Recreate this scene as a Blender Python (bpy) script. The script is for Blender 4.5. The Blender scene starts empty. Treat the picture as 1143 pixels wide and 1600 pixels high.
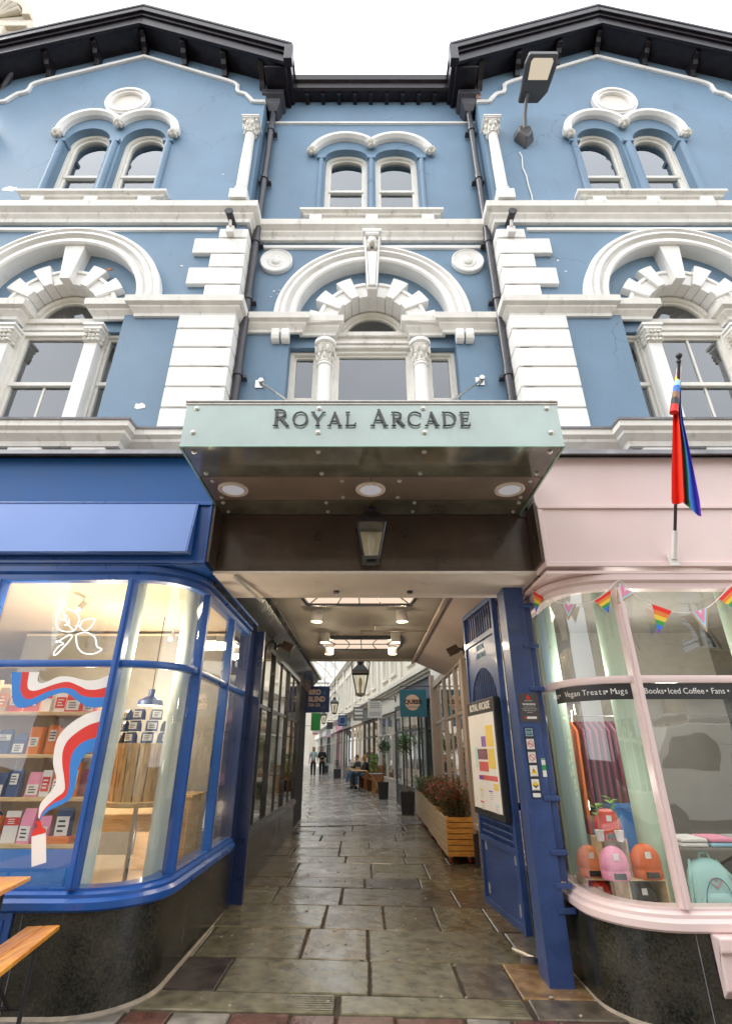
import bpy, bmesh, math, random
from mathutils import Vector, Matrix
from mathutils.geometry import tessellate_polygon
R = math.radians
random.seed(7)
S = bpy.context.scene
COL = S.collection
# ---------------------------------------------------------------- camera
cam = bpy.data.objects.new('camera', bpy.data.cameras.new('camera'))
COL.objects.link(cam)
cam.location = (-0.08, -4.5, 1.55)
cam.rotation_euler = (R(90 + 25.2), 0, 0)
cam.data.sensor_fit = 'VERTICAL'
cam.data.sensor_height = 36
cam.data.lens = 797 * 36 / 1600
cam.data.clip_start = 0.05
cam.data.clip_end = 600
S.camera = cam
# ---------------------------------------------------------------- sky
w = bpy.data.worlds.new('World'); S.world = w; w.use_nodes = True
nt = w.node_tree; nt.nodes.clear()
sky = nt.nodes.new('ShaderNodeTexSky'); sky.sky_type = 'NISHITA'; sky.sun_disc = False
sky.sun_elevation = R(48); sky.sun_rotation = R(258); sky.dust_density = 4; sky.air_density = 1
mx = nt.nodes.new('ShaderNodeMixRGB'); mx.inputs[0].default_value = 0.9
tc = nt.nodes.new('ShaderNodeTexCoord'); nz = nt.nodes.new('ShaderNodeTexNoise')
nz.inputs['Scale'].default_value = 2.2; nz.inputs['Detail'].default_value = 4
rp = nt.nodes.new('ShaderNodeValToRGB')
rp.color_ramp.elements[0].position = 0.3; rp.color_ramp.elements[0].color = (10.5, 10.9, 11.5, 1)
rp.color_ramp.elements[1].position = 0.7; rp.color_ramp.elements[1].color = (14.0, 14.2, 14.5, 1)
bg = nt.nodes.new('ShaderNodeBackground'); bg.inputs[1].default_value = 0.125
wo = nt.nodes.new('ShaderNodeOutputWorld')
L = nt.links.new
L(tc.outputs['Generated'], nz.inputs['Vector']); L(nz.outputs['Fac'], rp.inputs[0])
L(sky.outputs[0], mx.inputs[1]); L(rp.outputs[0], mx.inputs[2]); L(mx.outputs[0], bg.inputs[0]); L(bg.outputs[0], wo.inputs[0])
sun = bpy.data.objects.new('sun', bpy.data.lights.new('sun', 'SUN')); COL.objects.link(sun)
sun.data.energy = 1.5; sun.data.angle = R(26); sun.data.color = (1, 0.97, 0.93)
sun.rotation_euler = (R(42), 0, R(-78))
S.view_settings.view_transform = 'Standard'; S.view_settings.look = 'None'
S.view_settings.gamma = 1; S.view_settings.exposure = 0.7
S.cycles.max_bounces = 8; S.cycles.transparent_max_bounces = 24

# ---------------------------------------------------------------- materials
MATS = {}
def newmat(name):
    m = bpy.data.materials.new(name); m.use_nodes = True
    nt = m.node_tree; nt.nodes.clear()
    o = nt.nodes.new('ShaderNodeOutputMaterial')
    return m, nt, o
def paint(name, c, rough=0.5, var=0.12, scale=3.0, bump=0.15, bscale=60, metal=0.0, dirt=0.0, dirtc=(0.16, 0.14, 0.11), coat=0.0, spec=0.5, streak=False, rvar=0.1, crack=0.0):
    """painted or plain surface: base colour broken by two noises, optional dirt, fine bump"""
    m, nt, o = newmat(name); N = nt.nodes.new; L = nt.links.new
    b = N('ShaderNodeBsdfPrincipled'); L(b.outputs[0], o.inputs[0])
    tc = N('ShaderNodeTexCoord')
    n1 = N('ShaderNodeTexNoise'); n1.inputs['Scale'].default_value = scale; n1.inputs['Detail'].default_value = 6
    L(tc.outputs['Object'], n1.inputs['Vector'])
    r = N('ShaderNodeValToRGB')
    e = r.color_ramp.elements; e[0].position = 0.32; e[1].position = 0.68
    e[0].color = (*[max(0, x * (1 - var)) for x in c], 1); e[1].color = (*[min(1, x * (1 + var * .7)) for x in c], 1)
    L(n1.outputs['Fac'], r.inputs[0]); col = r.outputs[0]
    if dirt > 0:
        n2 = N('ShaderNodeTexNoise'); n2.inputs['Scale'].default_value = 5; n2.inputs['Detail'].default_value = 9; n2.inputs['Roughness'].default_value = .7
        mp = N('ShaderNodeMapping'); mp.inputs['Scale'].default_value = (1.5, 1.5, .35) if streak else (1, 1, 1)
        L(tc.outputs['Object'], mp.inputs[0]); L(mp.outputs[0], n2.inputs['Vector'])
        r2 = N('ShaderNodeValToRGB'); r2.color_ramp.elements[0].position = 0.56; r2.color_ramp.elements[1].position = 0.78
        r2.color_ramp.elements[0].color = (0, 0, 0, 1); r2.color_ramp.elements[1].color = (dirt, dirt, dirt, 1)
        L(n2.outputs['Fac'], r2.inputs[0])
        mm = N('ShaderNodeMixRGB'); mm.inputs[2].default_value = (*dirtc, 1)
        L(r2.outputs[0], mm.inputs[0]); L(col, mm.inputs[1]); col = mm.outputs[0]
    if crack > 0:
        vo = N('ShaderNodeTexVoronoi'); vo.feature = 'DISTANCE_TO_EDGE'; vo.inputs['Scale'].default_value = .9
        nd = N('ShaderNodeTexNoise'); nd.inputs['Scale'].default_value = 3.5; nd.inputs['Detail'].default_value = 8
        ma = N('ShaderNodeVectorMath'); ma.operation = 'MULTIPLY_ADD'; ma.inputs[1].default_value = (.55, .55, .55)
        L(tc.outputs['Object'], nd.inputs['Vector']); L(nd.outputs['Color'], ma.inputs[0]); L(tc.outputs['Object'], ma.inputs[2]); L(ma.outputs[0], vo.inputs['Vector'])
        r3 = N('ShaderNodeValToRGB'); r3.color_ramp.elements[0].position = 0; r3.color_ramp.elements[1].position = .010; r3.color_ramp.elements[0].color = (crack, crack, crack, 1); r3.color_ramp.elements[1].color = (0, 0, 0, 1)
        nm = N('ShaderNodeTexNoise'); nm.inputs['Scale'].default_value = .9; L(tc.outputs['Object'], nm.inputs['Vector'])
        r4 = N('ShaderNodeValToRGB'); r4.color_ramp.elements[0].position = .5; r4.color_ramp.elements[1].position = .62; L(nm.outputs['Fac'], r4.inputs[0])
        mu = N('ShaderNodeMixRGB'); mu.blend_type = 'MULTIPLY'; mu.inputs[0].default_value = 1; L(vo.outputs['Distance'], r3.inputs[0]); L(r3.outputs[0], mu.inputs[1]); L(r4.outputs[0], mu.inputs[2])
        mc = N('ShaderNodeMixRGB'); mc.inputs[2].default_value = (*[x*.45 for x in c], 1); L(mu.outputs[0], mc.inputs[0]); L(col, mc.inputs[1]); col = mc.outputs[0]
        # small scuffs
        ns = N('ShaderNodeTexNoise'); ns.inputs['Scale'].default_value = 11; ns.inputs['Detail'].default_value = 3; mp2 = N('ShaderNodeMapping'); mp2.inputs['Rotation'].default_value = (0, .7, 0); mp2.inputs['Scale'].default_value = (1, 1, .3)
        L(tc.outputs['Object'], mp2.inputs[0]); L(mp2.outputs[0], ns.inputs['Vector']); r5 = N('ShaderNodeValToRGB'); r5.color_ramp.elements[0].position = .74; r5.color_ramp.elements[1].position = .80; r5.color_ramp.elements[1].color = (.55, .55, .55, 1)
        L(ns.outputs['Fac'], r5.inputs[0]); md = N('ShaderNodeMixRGB'); md.inputs[2].default_value = (*[x*.5 for x in c], 1); L(r5.outputs[0], md.inputs[0]); L(col, md.inputs[1]); col = md.outputs[0]
    L(col, b.inputs['Base Color'])
    b.inputs['Metallic'].default_value = metal
    b.inputs['Specular IOR Level'].default_value = spec
    b.inputs['Coat Weight'].default_value = coat; b.inputs['Coat Roughness'].default_value = .08
    mr = N('ShaderNodeMapRange'); mr.inputs['To Min'].default_value = max(0.02, rough - rvar); mr.inputs['To Max'].default_value = min(1, rough + rvar)
    L(n1.outputs['Fac'], mr.inputs['Value']); L(mr.outputs[0], b.inputs['Roughness'])
    if bump > 0:
        n3 = N('ShaderNodeTexNoise'); n3.inputs['Scale'].default_value = bscale; n3.inputs['Detail'].default_value = 3
        L(tc.outputs['Object'], n3.inputs['Vector'])
        bp = N('ShaderNodeBump'); bp.inputs['Strength'].default_value = bump; bp.inputs['Distance'].default_value = .01
        L(n3.outputs['Fac'], bp.inputs['Height']); L(bp.outputs[0], b.inputs['Normal'])
    MATS[name] = m; return m
def glass(name, base=0.06, power=3.0, tint=(0.93, 0.96, 0.95), wav=0.0, gloss=(1, 1, 1)):
    m, nt, o = newmat(name); N = nt.nodes.new; L = nt.links.new
    t = N('ShaderNodeBsdfTransparent'); t.inputs[0].default_value = (*tint, 1)
    g = N('ShaderNodeBsdfGlossy'); g.inputs['Roughness'].default_value = 0.015; g.inputs[0].default_value = (*gloss, 1)
    lw = N('ShaderNodeLayerWeight'); lw.inputs[0].default_value = .5
    p = N('ShaderNodeMath'); p.operation = 'POWER'; p.inputs[1].default_value = power
    mr = N('ShaderNodeMapRange'); mr.inputs['To Min'].default_value = base; mr.inputs['To Max'].default_value = 1
    ms = N('ShaderNodeMixShader')
    L(lw.outputs['Facing'], p.inputs[0]); L(p.outputs[0], mr.inputs['Value']); L(mr.outputs[0], ms.inputs[0])
    if wav:
        tc = N('ShaderNodeTexCoord'); nz = N('ShaderNodeTexNoise'); nz.inputs['Scale'].default_value = 1.6; nz.inputs['Detail'].default_value = 2
        bp = N('ShaderNodeBump'); bp.inputs['Strength'].default_value = wav; bp.inputs['Distance'].default_value = .05
        L(tc.outputs['Object'], nz.inputs['Vector']); L(nz.outputs['Fac'], bp.inputs['Height']); L(bp.outputs[0], g.inputs['Normal'])
    L(t.outputs[0], ms.inputs[1]); L(g.outputs[0], ms.inputs[2]); L(ms.outputs[0], o.inputs[0])
    MATS[name] = m; return m
def emit(name, c, s):
    m, nt, o = newmat(name); e = nt.nodes.new('ShaderNodeEmission'); e.inputs[0].default_value = (*c, 1); e.inputs[1].default_value = s
    nt.links.new(e.outputs[0], o.inputs[0]); MATS[name] = m; return m
def wood(name, c1, c2, rough=.45, scale=(2, 14, 14), coat=0.0):
    m, nt, o = newmat(name); N = nt.nodes.new; L = nt.links.new
    b = N('ShaderNodeBsdfPrincipled'); L(b.outputs[0], o.inputs[0]); b.inputs['Roughness'].default_value = rough; b.inputs['Coat Weight'].default_value = coat
    tc = N('ShaderNodeTexCoord'); mp = N('ShaderNodeMapping'); mp.inputs['Scale'].default_value = scale
    n = N('ShaderNodeTexNoise'); n.inputs['Scale'].default_value = 2.5; n.inputs['Detail'].default_value = 8; n.inputs['Distortion'].default_value = 1.2
    r = N('ShaderNodeValToRGB'); r.color_ramp.elements[0].position = .35; r.color_ramp.elements[1].position = .65
    r.color_ramp.elements[0].color = (*c1, 1); r.color_ramp.elements[1].color = (*c2, 1)
    L(tc.outputs['Object'], mp.inputs[0]); L(mp.outputs[0], n.inputs['Vector']); L(n.outputs['Fac'], r.inputs[0]); L(r.outputs[0], b.inputs['Base Color'])
    bp = N('ShaderNodeBump'); bp.inputs['Strength'].default_value = .2; bp.inputs['Distance'].default_value = .005
    L(n.outputs['Fac'], bp.inputs['Height']); L(bp.outputs[0], b.inputs['Normal'])
    MATS[name] = m; return m
def leafmat(name, c1, c2):
    m, nt, o = newmat(name); N = nt.nodes.new; L = nt.links.new
    b = N('ShaderNodeBsdfPrincipled'); b.inputs['Roughness'].default_value = .5
    tr = N('ShaderNodeBsdfTranslucent'); ms = N('ShaderNodeMixShader'); ms.inputs[0].default_value = .25
    oi = N('ShaderNodeNewGeometry'); r = N('ShaderNodeValToRGB')
    r.color_ramp.elements[0].color = (*c1, 1); r.color_ramp.elements[1].color = (*c2, 1)
    L(oi.outputs['Random Per Island'], r.inputs[0]); L(r.outputs[0], b.inputs['Base Color']); L(r.outputs[0], tr.inputs[0])
    L(b.outputs[0], ms.inputs[1]); L(tr.outputs[0], ms.inputs[2]); L(ms.outputs[0], o.inputs[0])
    MATS[name] = m; return m

# ---------------------------------------------------------------- mesh builder
class MB:
    def __init__(self): self.v = []; self.f = []; self.T = None; self.mi = 0; self.fm = []
    def add(self, vs, fs):
        n = len(self.v)
        for p in vs:
            p = Vector(p)
            if self.T is not None: p = self.T @ p
            self.v.append(p)
        for f in fs: self.f.append([n + i for i in f]); self.fm.append(self.mi)
        return self
    def box(self, x0, x1, y0, y1, z0, z1):
        x0, x1 = min(x0, x1), max(x0, x1)
        return self.add([(x0,y0,z0),(x1,y0,z0),(x1,y1,z0),(x0,y1,z0),(x0,y0,z1),(x1,y0,z1),(x1,y1,z1),(x0,y1,z1)],
                 [(0,3,2,1),(4,5,6,7),(0,1,5,4),(1,2,6,5),(2,3,7,6),(3,0,4,7)])
    def plate(self, outer, holes, h0, h1, mp=None):
        """2-D outline with holes extruded between h0 and h1; default plane XZ, h = y"""
        mp = mp or (lambda a, b, h: (a, h, b))
        loops = [list(outer)] + [list(h) for h in holes]
        flat = [p for l in loops for p in l]
        tris = tessellate_polygon([[Vector((p[0], p[1], 0)) for p in l] for l in loops])
        n = len(flat)
        vs = [mp(p[0], p[1], h0) for p in flat] + [mp(p[0], p[1], h1) for p in flat]
        fs = [tuple(t) for t in tris] + [tuple(n + i for i in reversed(t)) for t in tris]
        k = 0
        for l in loops:
            m = len(l)
            for i in range(m):
                a, b = k + i, k + (i + 1) % m
                fs.append((a, b, n + b, n + a))
            k += m
        return self.add(vs, fs)
    def sweep(self, path, prof, mp, closed=False, sign=1):
        """path 2-D, prof list of (offset, height) closed polygon; offset along the right-hand normal * sign"""
        n = len(path); nr = []
        for i in range(n):
            def d(a, b):
                v = Vector((path[b][0]-path[a][0], path[b][1]-path[a][1])); return v.normalized()
            if closed: d1 = d((i-1) % n, i); d2 = d(i, (i+1) % n)
            else:
                d1 = d(i-1, i) if i > 0 else d(0, 1); d2 = d(i, i+1) if i < n-1 else d(n-2, n-1)
            n1 = Vector((d1.y, -d1.x)); n2 = Vector((d2.y, -d2.x))
            q = n1 + n2
            if q.length < 1e-6: q = n1
            q.normalize(); q /= max(.3, q.dot(n1)); nr.append(q * sign)
        m = len(prof); vs = []; fs = []
        for i in range(n):
            for (a, h) in prof: vs.append(mp(path[i][0] + nr[i].x*a, path[i][1] + nr[i].y*a, h))
        for i in range(n if closed else n-1):
            for j in range(m):
                a = i*m + j; b = i*m + (j+1) % m; c = ((i+1) % n)*m + (j+1) % m; e = ((i+1) % n)*m + j
                fs.append((a, b, c, e))
        if not closed: fs.append(tuple(range(m))); fs.append(tuple((n-1)*m + j for j in reversed(range(m))))
        return self.add(vs, fs)
    def tube(self, pts, r, seg=8, caps=True):
        pts = [Vector(p) for p in pts]; n = len(pts); rs = r if isinstance(r, (list, tuple)) else [r]*n
        up = None; vs = []; fs = []
        for i, p in enumerate(pts):
            t = (pts[min(i+1, n-1)] - pts[max(i-1, 0)]).normalized()
            if up is None: up = t.orthogonal().normalized()
            up = (up - t*up.dot(t)); up = up.normalized() if up.length > 1e-5 else t.orthogonal().normalized()
            s = t.cross(up)
            for k in range(seg):
                a = 2*math.pi*k/seg; vs.append(p + (up*math.cos(a) + s*math.sin(a))*rs[i])
        for i in range(n-1):
            for k in range(seg): fs.append((i*seg+k, i*seg+(k+1) % seg, (i+1)*seg+(k+1) % seg, (i+1)*seg+k))
        if caps: fs.append(tuple(reversed(range(seg)))); fs.append(tuple((n-1)*seg+k for k in range(seg)))
        return self.add(vs, fs)
    def lathe(self, prof, c=(0,0,0), seg=20, axis='z'):
        """prof: (radius, height) list"""
        vs = []; fs = []; n = len(prof)
        for (r, h) in prof:
            for k in range(seg):
                a = 2*math.pi*k/seg; x, y = r*math.cos(a), r*math.sin(a)
                p = {'z': (x, y, h), 'y': (x, h, y), 'x': (h, x, y)}[axis]
                vs.append((p[0]+c[0], p[1]+c[1], p[2]+c[2]))
        for i in range(n-1):
            for k in range(seg): fs.append((i*seg+k, i*seg+(k+1) % seg, (i+1)*seg+(k+1) % seg, (i+1)*seg+k))
        fs.append(tuple(reversed(range(seg)))); fs.append(tuple((n-1)*seg+k for k in range(seg)))
        return self.add(vs, fs)
    def blob(self, c, r, seg=8, rings=6, jit=0.0):
        """ellipsoid; r = (rx,ry,rz)"""
        if not isinstance(r, (tuple, list)): r = (r, r, r)
        vs = [(c[0], c[1], c[2]-r[2])]; fs = []
        for i in range(1, rings):
            th = math.pi*i/rings
            for k in range(seg):
                a = 2*math.pi*k/seg; j = 1 + random.uniform(-jit, jit)
                vs.append((c[0]+r[0]*math.sin(th)*math.cos(a)*j, c[1]+r[1]*math.sin(th)*math.sin(a)*j, c[2]-r[2]*math.cos(th)*j))
        vs.append((c[0], c[1], c[2]+r[2])); t = len(vs)-1
        for k in range(seg): fs.append((0, 1+(k+1) % seg, 1+k)); fs.append((t, t-seg+k, t-seg+(k+1) % seg))
        for i in range(rings-2):
            for k in range(seg):
                a = 1+i*seg+k; b = 1+i*seg+(k+1) % seg; fs.append((a, b, b+seg, a+seg))
        return self.add(vs, fs)
    def quad(self, a, b, c, d): return self.add([a, b, c, d], [(0, 1, 2, 3)])
    def build(self, name, mat, parent=None, bevel=0, smooth=None, label=None, recalc=True):
        me = bpy.data.meshes.new(name)
        me.from_pydata([tuple(p) for p in self.v], [], self.f); me.update()
        if any(self.fm): me.polygons.foreach_set('material_index', self.fm)
        if recalc:
            bm = bmesh.new(); bm.from_mesh(me); bmesh.ops.recalc_face_normals(bm, faces=bm.faces); bm.to_mesh(me); bm.free()
        for m in (mat if isinstance(mat, (list, tuple)) else [mat]): me.materials.append(MATS[m] if isinstance(m, str) else m)
        if smooth is not None:
            me.polygons.foreach_set('use_smooth', [True]*len(me.polygons)); me.set_sharp_from_angle(angle=R(smooth))
        o = bpy.data.objects.new(name, me); COL.objects.link(o)
        if parent: o.parent = parent
        if bevel:
            b = o.modifiers.new('bevel', 'BEVEL'); b.width = bevel; b.segments = 2; b.limit_method = 'ANGLE'; b.angle_limit = R(40)
        if label: o['label'] = label
        return o
def tag(o, label, cat, group=None):
    o['label'] = label; o['category'] = cat
    if group: o['group'] = group
    return o
def thing(name, label, cat, loc=(0,0,0), rz=0, group=None):
    o = bpy.data.objects.new(name, None); COL.objects.link(o); o.empty_display_size = .1
    o.location = loc; o.rotation_euler = (0, 0, rz); return tag(o, label, cat, group)
def struct(o, kind='structure'): o['kind'] = kind; return o
def kids(o): return [c for c in COL.objects if c.parent == o]
def dup(root, loc, rz=0, label=None, group=None, scale=None):
    r = root.copy(); COL.objects.link(r); r.location = loc; r.rotation_euler = (0, 0, rz)
    if label: r['label'] = label
    if group: r['group'] = group
    if scale: r.scale = (scale,)*3
    for ch in kids(root):
        c = ch.copy(); COL.objects.link(c); c.parent = r
        for g in kids(ch):
            d = g.copy(); COL.objects.link(d); d.parent = c
    return r
XZ = lambda a, b, h: (a, h, b)
XY = lambda a, b, h: (a, b, h)
def arc(cx, cz, r, a0, a1, n=24, rz=None):
    rz = rz or r
    return [(cx + r*math.cos(R(a0 + (a1-a0)*i/n)), cz + rz*math.sin(R(a0 + (a1-a0)*i/n))) for i in range(n+1)]
def arc3(p, q, r, n=16):
    """points on the circle through p,q,r from p to r"""
    ax, ay = p; bx, by = q; cx, cy = r
    d = 2*(ax*(by-cy)+bx*(cy-ay)+cx*(ay-by))
    ux = ((ax*ax+ay*ay)*(by-cy)+(bx*bx+by*by)*(cy-ay)+(cx*cx+cy*cy)*(ay-by))/d
    uy = ((ax*ax+ay*ay)*(cx-bx)+(bx*bx+by*by)*(ax-cx)+(cx*cx+cy*cy)*(bx-ax))/d
    rad = math.hypot(ax-ux, ay-uy)
    a0 = math.atan2(ay-uy, ax-ux); a1 = math.atan2(cy-uy, cx-ux); am = math.atan2(by-uy, bx-ux)
    def norm(a, b):
        while b > a: b -= 2*math.pi
        return b
    a1n = norm(a0, a1); amn = norm(a0, am)
    if amn < a1n: a1n += 2*math.pi  # the other way round
    return [(ux+rad*math.cos(a0+(a1n-a0)*i/n), uy+rad*math.sin(a0+(a1n-a0)*i/n)) for i in range(n+1)]
def rect(x0, x1, z0, z1): return [(x0, z0), (x1, z0), (x1, z1), (x0, z1)]
def text(name, s, size, mat, parent, M, depth=0.004, align='CENTER', sx=1.0, bold=0.0):
    """raised lettering in the built-in typeface turned into a mesh; local x = reading direction, y = up, z = out"""
    cu = bpy.data.curves.new('t', 'FONT'); cu.body = s; cu.size = size; cu.extrude = depth/2; cu.align_x = align; cu.align_y = 'CENTER'; cu.offset = bold
    cu.resolution_u = 3
    o = bpy.data.objects.new('t', cu); COL.objects.link(o)
    dg = bpy.context.evaluated_depsgraph_get(); me = bpy.data.meshes.new_from_object(o.evaluated_get(dg))
    bpy.data.objects.remove(o); bpy.data.curves.remove(cu)
    me.transform(M @ Matrix.Diagonal((sx, 1, 1, 1)))
    me.materials.clear(); me.materials.append(MATS[mat])
    n = bpy.data.objects.new(name, me); COL.objects.link(n)
    if parent: n.parent = parent
    return n
def face_m(p, xdir, up=(0,0,1)):
    """matrix putting text at p reading along xdir"""
    x = Vector(xdir).normalized(); u = Vector(up); z = x.cross(u).normalized(); y = z.cross(x).normalized()
    m = Matrix((x, y, z)).transposed().to_4x4(); m.translation = Vector(p); return m
def gz(x, y):
    """ground height"""
    return -0.02*max(-3, min(3, x))*max(0, min(1, 1-y/9)) + 0.014*max(0, min(y, 9.3))

def W(px, py, Y=None, Z=None):
    """point of the plane y=Y (or z=Z) seen at photograph pixel px,py: used for outlines traced on flat things"""
    f, p = 797, R(25.2); u, v = px-571.5, py-800
    ry = f*math.cos(p)+v*math.sin(p); rz = f*math.sin(p)-v*math.cos(p)
    t = (Y+4.5)/ry if Y is not None else (Z-1.55)/rz
    return (-.08+u*t, -4.5+ry*t, 1.55+rz*t)
# palette
paint('blue_render', (0.145, 0.240, 0.345), .55, .13, 1.1, .25, 35, dirt=.5, dirtc=(.10, .16, .23), streak=True, crack=.8)
paint('white_stone', (0.82, 0.81, 0.78), .55, .05, 4, .2, 50, dirt=.45, dirtc=(.42, .37, .30))
paint('white_weathered', (0.74, 0.72, 0.67), .6, .08, 6, .25, 50, dirt=.8, dirtc=(.25, .21, .17), streak=True)
paint('ornament_white', (0.70, 0.68, 0.62), .6, .15, 25, .5, 70, dirt=.9, dirtc=(.22, .18, .13))
paint('roundel_off_white', (0.72, 0.68, 0.62), .6, .08, 5, .2, 40, dirt=.6, dirtc=(.40, .34, .28))  # warm off-white of the roundel panels, with blotchy dirt
paint('window_white', (0.78, 0.76, 0.70), .4, .05, 6, .08, 60, dirt=.3, dirtc=(.4, .36, .3))
paint('black_gloss', (0.014, 0.011, 0.015), .32, .4, 8, .3, 25, dirt=.5, dirtc=(.05, .035, .04), spec=.3)
paint('pipe_black', (0.045, 0.045, 0.055), .35, .2, 8, .15, 30, dirt=.3, dirtc=(.14, .13, .13))
paint('lead', (0.20, 0.20, 0.22), .5, .25, 5, .3, 20, dirt=.8, dirtc=(.38, .37, .36))
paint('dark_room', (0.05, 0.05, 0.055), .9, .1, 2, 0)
paint('slate', (0.07, 0.07, 0.08), .6, .3, 3, .4, 10)
paint('brick_patch', (0.33, 0.16, 0.09), .8, .4, 20, .6, 30, dirt=.8, dirtc=(.55, .45, .35))
glass('upper_glass', .14, 3.0, (0.8, 0.85, 0.85), .10, (.93, .96, 1))
glass('pink_shop_glass', .13, 2.4, (0.95, 0.97, 0.95), .12, (.97, 1, .98))
glass('shop_glass', .09, 2.8, (0.95, 0.97, 0.95), .08, (.95, .97, 1))
# ================================================================ ground
def stone(name, c, r0=.05, r1=.36, var=.42, bump=.45):
    m, nt, o = newmat(name); N = nt.nodes.new; L = nt.links.new
    b = N('ShaderNodeBsdfPrincipled'); L(b.outputs[0], o.inputs[0]); tc = N('ShaderNodeTexCoord')
    n1 = N('ShaderNodeTexNoise'); n1.inputs['Scale'].default_value = 2.2; n1.inputs['Detail'].default_value = 8; n1.inputs['Distortion'].default_value = .8
    n2 = N('ShaderNodeTexNoise'); n2.inputs['Scale'].default_value = 9; n2.inputs['Detail'].default_value = 8
    r = N('ShaderNodeValToRGB'); r.color_ramp.elements[0].position = .3; r.color_ramp.elements[1].position = .7
    r.color_ramp.elements[0].color = (*[x*(1-var) for x in c], 1); r.color_ramp.elements[1].color = (*[x*(1+var) for x in c], 1)
    L(tc.outputs['Object'], n1.inputs['Vector']); L(tc.outputs['Object'], n2.inputs['Vector']); L(n2.outputs['Fac'], r.inputs[0]); L(r.outputs[0], b.inputs['Base Color'])
    mr = N('ShaderNodeMapRange'); mr.inputs['From Min'].default_value = .3; mr.inputs['From Max'].default_value = .7; mr.inputs['To Min'].default_value = r0; mr.inputs['To Max'].default_value = r1
    L(n1.outputs['Fac'], mr.inputs[0]); L(mr.outputs[0], b.inputs['Roughness'])
    bp = N('ShaderNodeBump'); bp.inputs['Strength'].default_value = bump; bp.inputs['Distance'].default_value = .012
    ad = N('ShaderNodeMath'); ad.operation = 'ADD'; L(n1.outputs['Fac'], ad.inputs[0]); L(n2.outputs['Fac'], ad.inputs[1])
    L(ad.outputs[0], bp.inputs['Height']); L(bp.outputs[0], b.inputs['Normal']); MATS[name] = m
SC = [('flag_a', (.118, .097, .066)), ('flag_b', (.150, .124, .082)), ('flag_c', (.092, .074, .054)), ('flag_d', (.132, .116, .074)), ('flag_e', (.050, .036, .030)), ('flag_f', (.23, .14, .065)), ('flag_g', (.16, .14, .12))]
SC2 = [('pale_flag_a', (.25, .23, .20)), ('pale_flag_b', (.30, .27, .24)), ('pale_flag_c', (.21, .19, .17))]
for n, c in SC+SC2: stone(n, c)
stone('joint', (.032, .022, .014), .6, .9, .3, .2); stone('brick_red', (.085, .036, .028), .15, .5); stone('kerb_grey', (.16, .145, .125), .2, .6); stone('asphalt', (.06, .06, .06), .4, .8)
NAMES = [n for n, c in SC]
random.seed(21)
def slab(m, x0, x1, y0, y1, top=.0, fz=gz, skew=0):
    g = .009
    x0 += g; x1 -= g; y0 += g; y1 -= g
    j = lambda: random.uniform(-.006, .006); t = [random.uniform(-.004, .004)+top for _ in range(4)]
    c = [(x0+j(), y0+j()), (x1+j(), y0+j()), (x1+j(), y1+j()), (x0+j(), y1+j())]
    ch = .010; cxm, cym = (x0+x1)/2, (y0+y1)/2
    ins = [(a+(ch if a < cxm else -ch), b+(ch if b < cym else -ch)) for a, b in c]
    v = [(a, b, fz(a, b)-.03) for a, b in c]+[(a, b, fz(a, b)+t[i]-.007) for i, (a, b) in enumerate(c)]+[(a, b, fz(a, b)+t[i]) for i, (a, b) in enumerate(ins)]
    f = []
    for i in range(4):
        k = (i+1) % 4; f += [(i, k, 4+k, 4+i), (4+i, 4+k, 8+k, 8+i)]
    f.append((8, 9, 10, 11)); m.add(v, f)
m = MB(); rows = [.20, .82, 1.58, 2.36, 3.1, 3.62, 4.5]
y = 4.5
while y < 8.6: y += random.uniform(.45, .8); rows.append(y)
for i in range(len(rows)-1):
    y0, y1 = rows[i], rows[i+1]; x = -2.75 + random.uniform(0, .5)
    if i == 0: xs = [-2.6, -1.72, -1.15, -.05, .62, 1.02, 1.75, 2.6]
    elif i == 1: xs = [-2.6, -1.5, -.62, -.06, 1.22, 2.6]
    else:
        xs = [x]
        while x < 2.5: x += random.choice((.55, .7, .9, 1.1, 1.35))+random.uniform(-.08, .08); xs.append(x)
    for k in range(len(xs)-1):
        m.mi = random.choice((0, 0, 1, 2, 3, 3, 6))
        if i == 0 and k == 1: m.mi = 4
        if i == 0 and k == 5: m.mi = 5
        if i == 4 and k == 2: m.mi = 4
        slab(m, xs[k], xs[k+1], y0, y1)
struct(m.build('paving_flagstones', NAMES))
# ribbed threshold stones, kerb, red setts at the street
m = MB()
for x0, x1, mi in ((-2.3, -1.72, 6), (-1.70, -.28, 3), (-.26, 1.02, 3), (1.04, 1.9, 2), (1.9, 3.2, 6)):
    m.mi = mi; slab(m, x0, x1, -.10, .20)
    if -1.8 < x0 < 1:
        for k in range(7):
            yy = -.065+k*.034; m.box(x0+.03, x1-.03, yy, yy+.012, gz(x0, 0)-.02, min(gz(x0, 0), gz(x1, 0))+.0035)
struct(m.build('threshold_stones', NAMES))
m = MB(); x = -6; 
for row in range(2):
    x = -6+row*.1
    while x < 6:
        d = random.choice((.38, .45, .3)); m.mi = random.choice((0, 0, 0, 1)) if abs(x) < 1.5 else random.choice((0, 1, 1)); slab(m, x, x+d, -.10-(row+1)*.2, -.10-row*.2, -.004); x += d
struct(m.build('pavement_setts', ['brick_red', 'kerb_grey']))
m = MB()
vs = []; xs = [-60, -8, -3, 0, 3, 8, 60]; ys = [-60, -12, -3, -1, -.3, 0, 4, 9, 15, 60, 120]
for yy in ys:
    for xx in xs: vs.append((xx, yy, gz(xx, yy)-.022 if yy < 9 else .05))
n = len(xs); m.add(vs, [(j*n+i, j*n+i+1, (j+1)*n+i+1, (j+1)*n+i) for j in range(len(ys)-1) for i in range(n-1)])
struct(m.build('ground', 'joint'))
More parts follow.
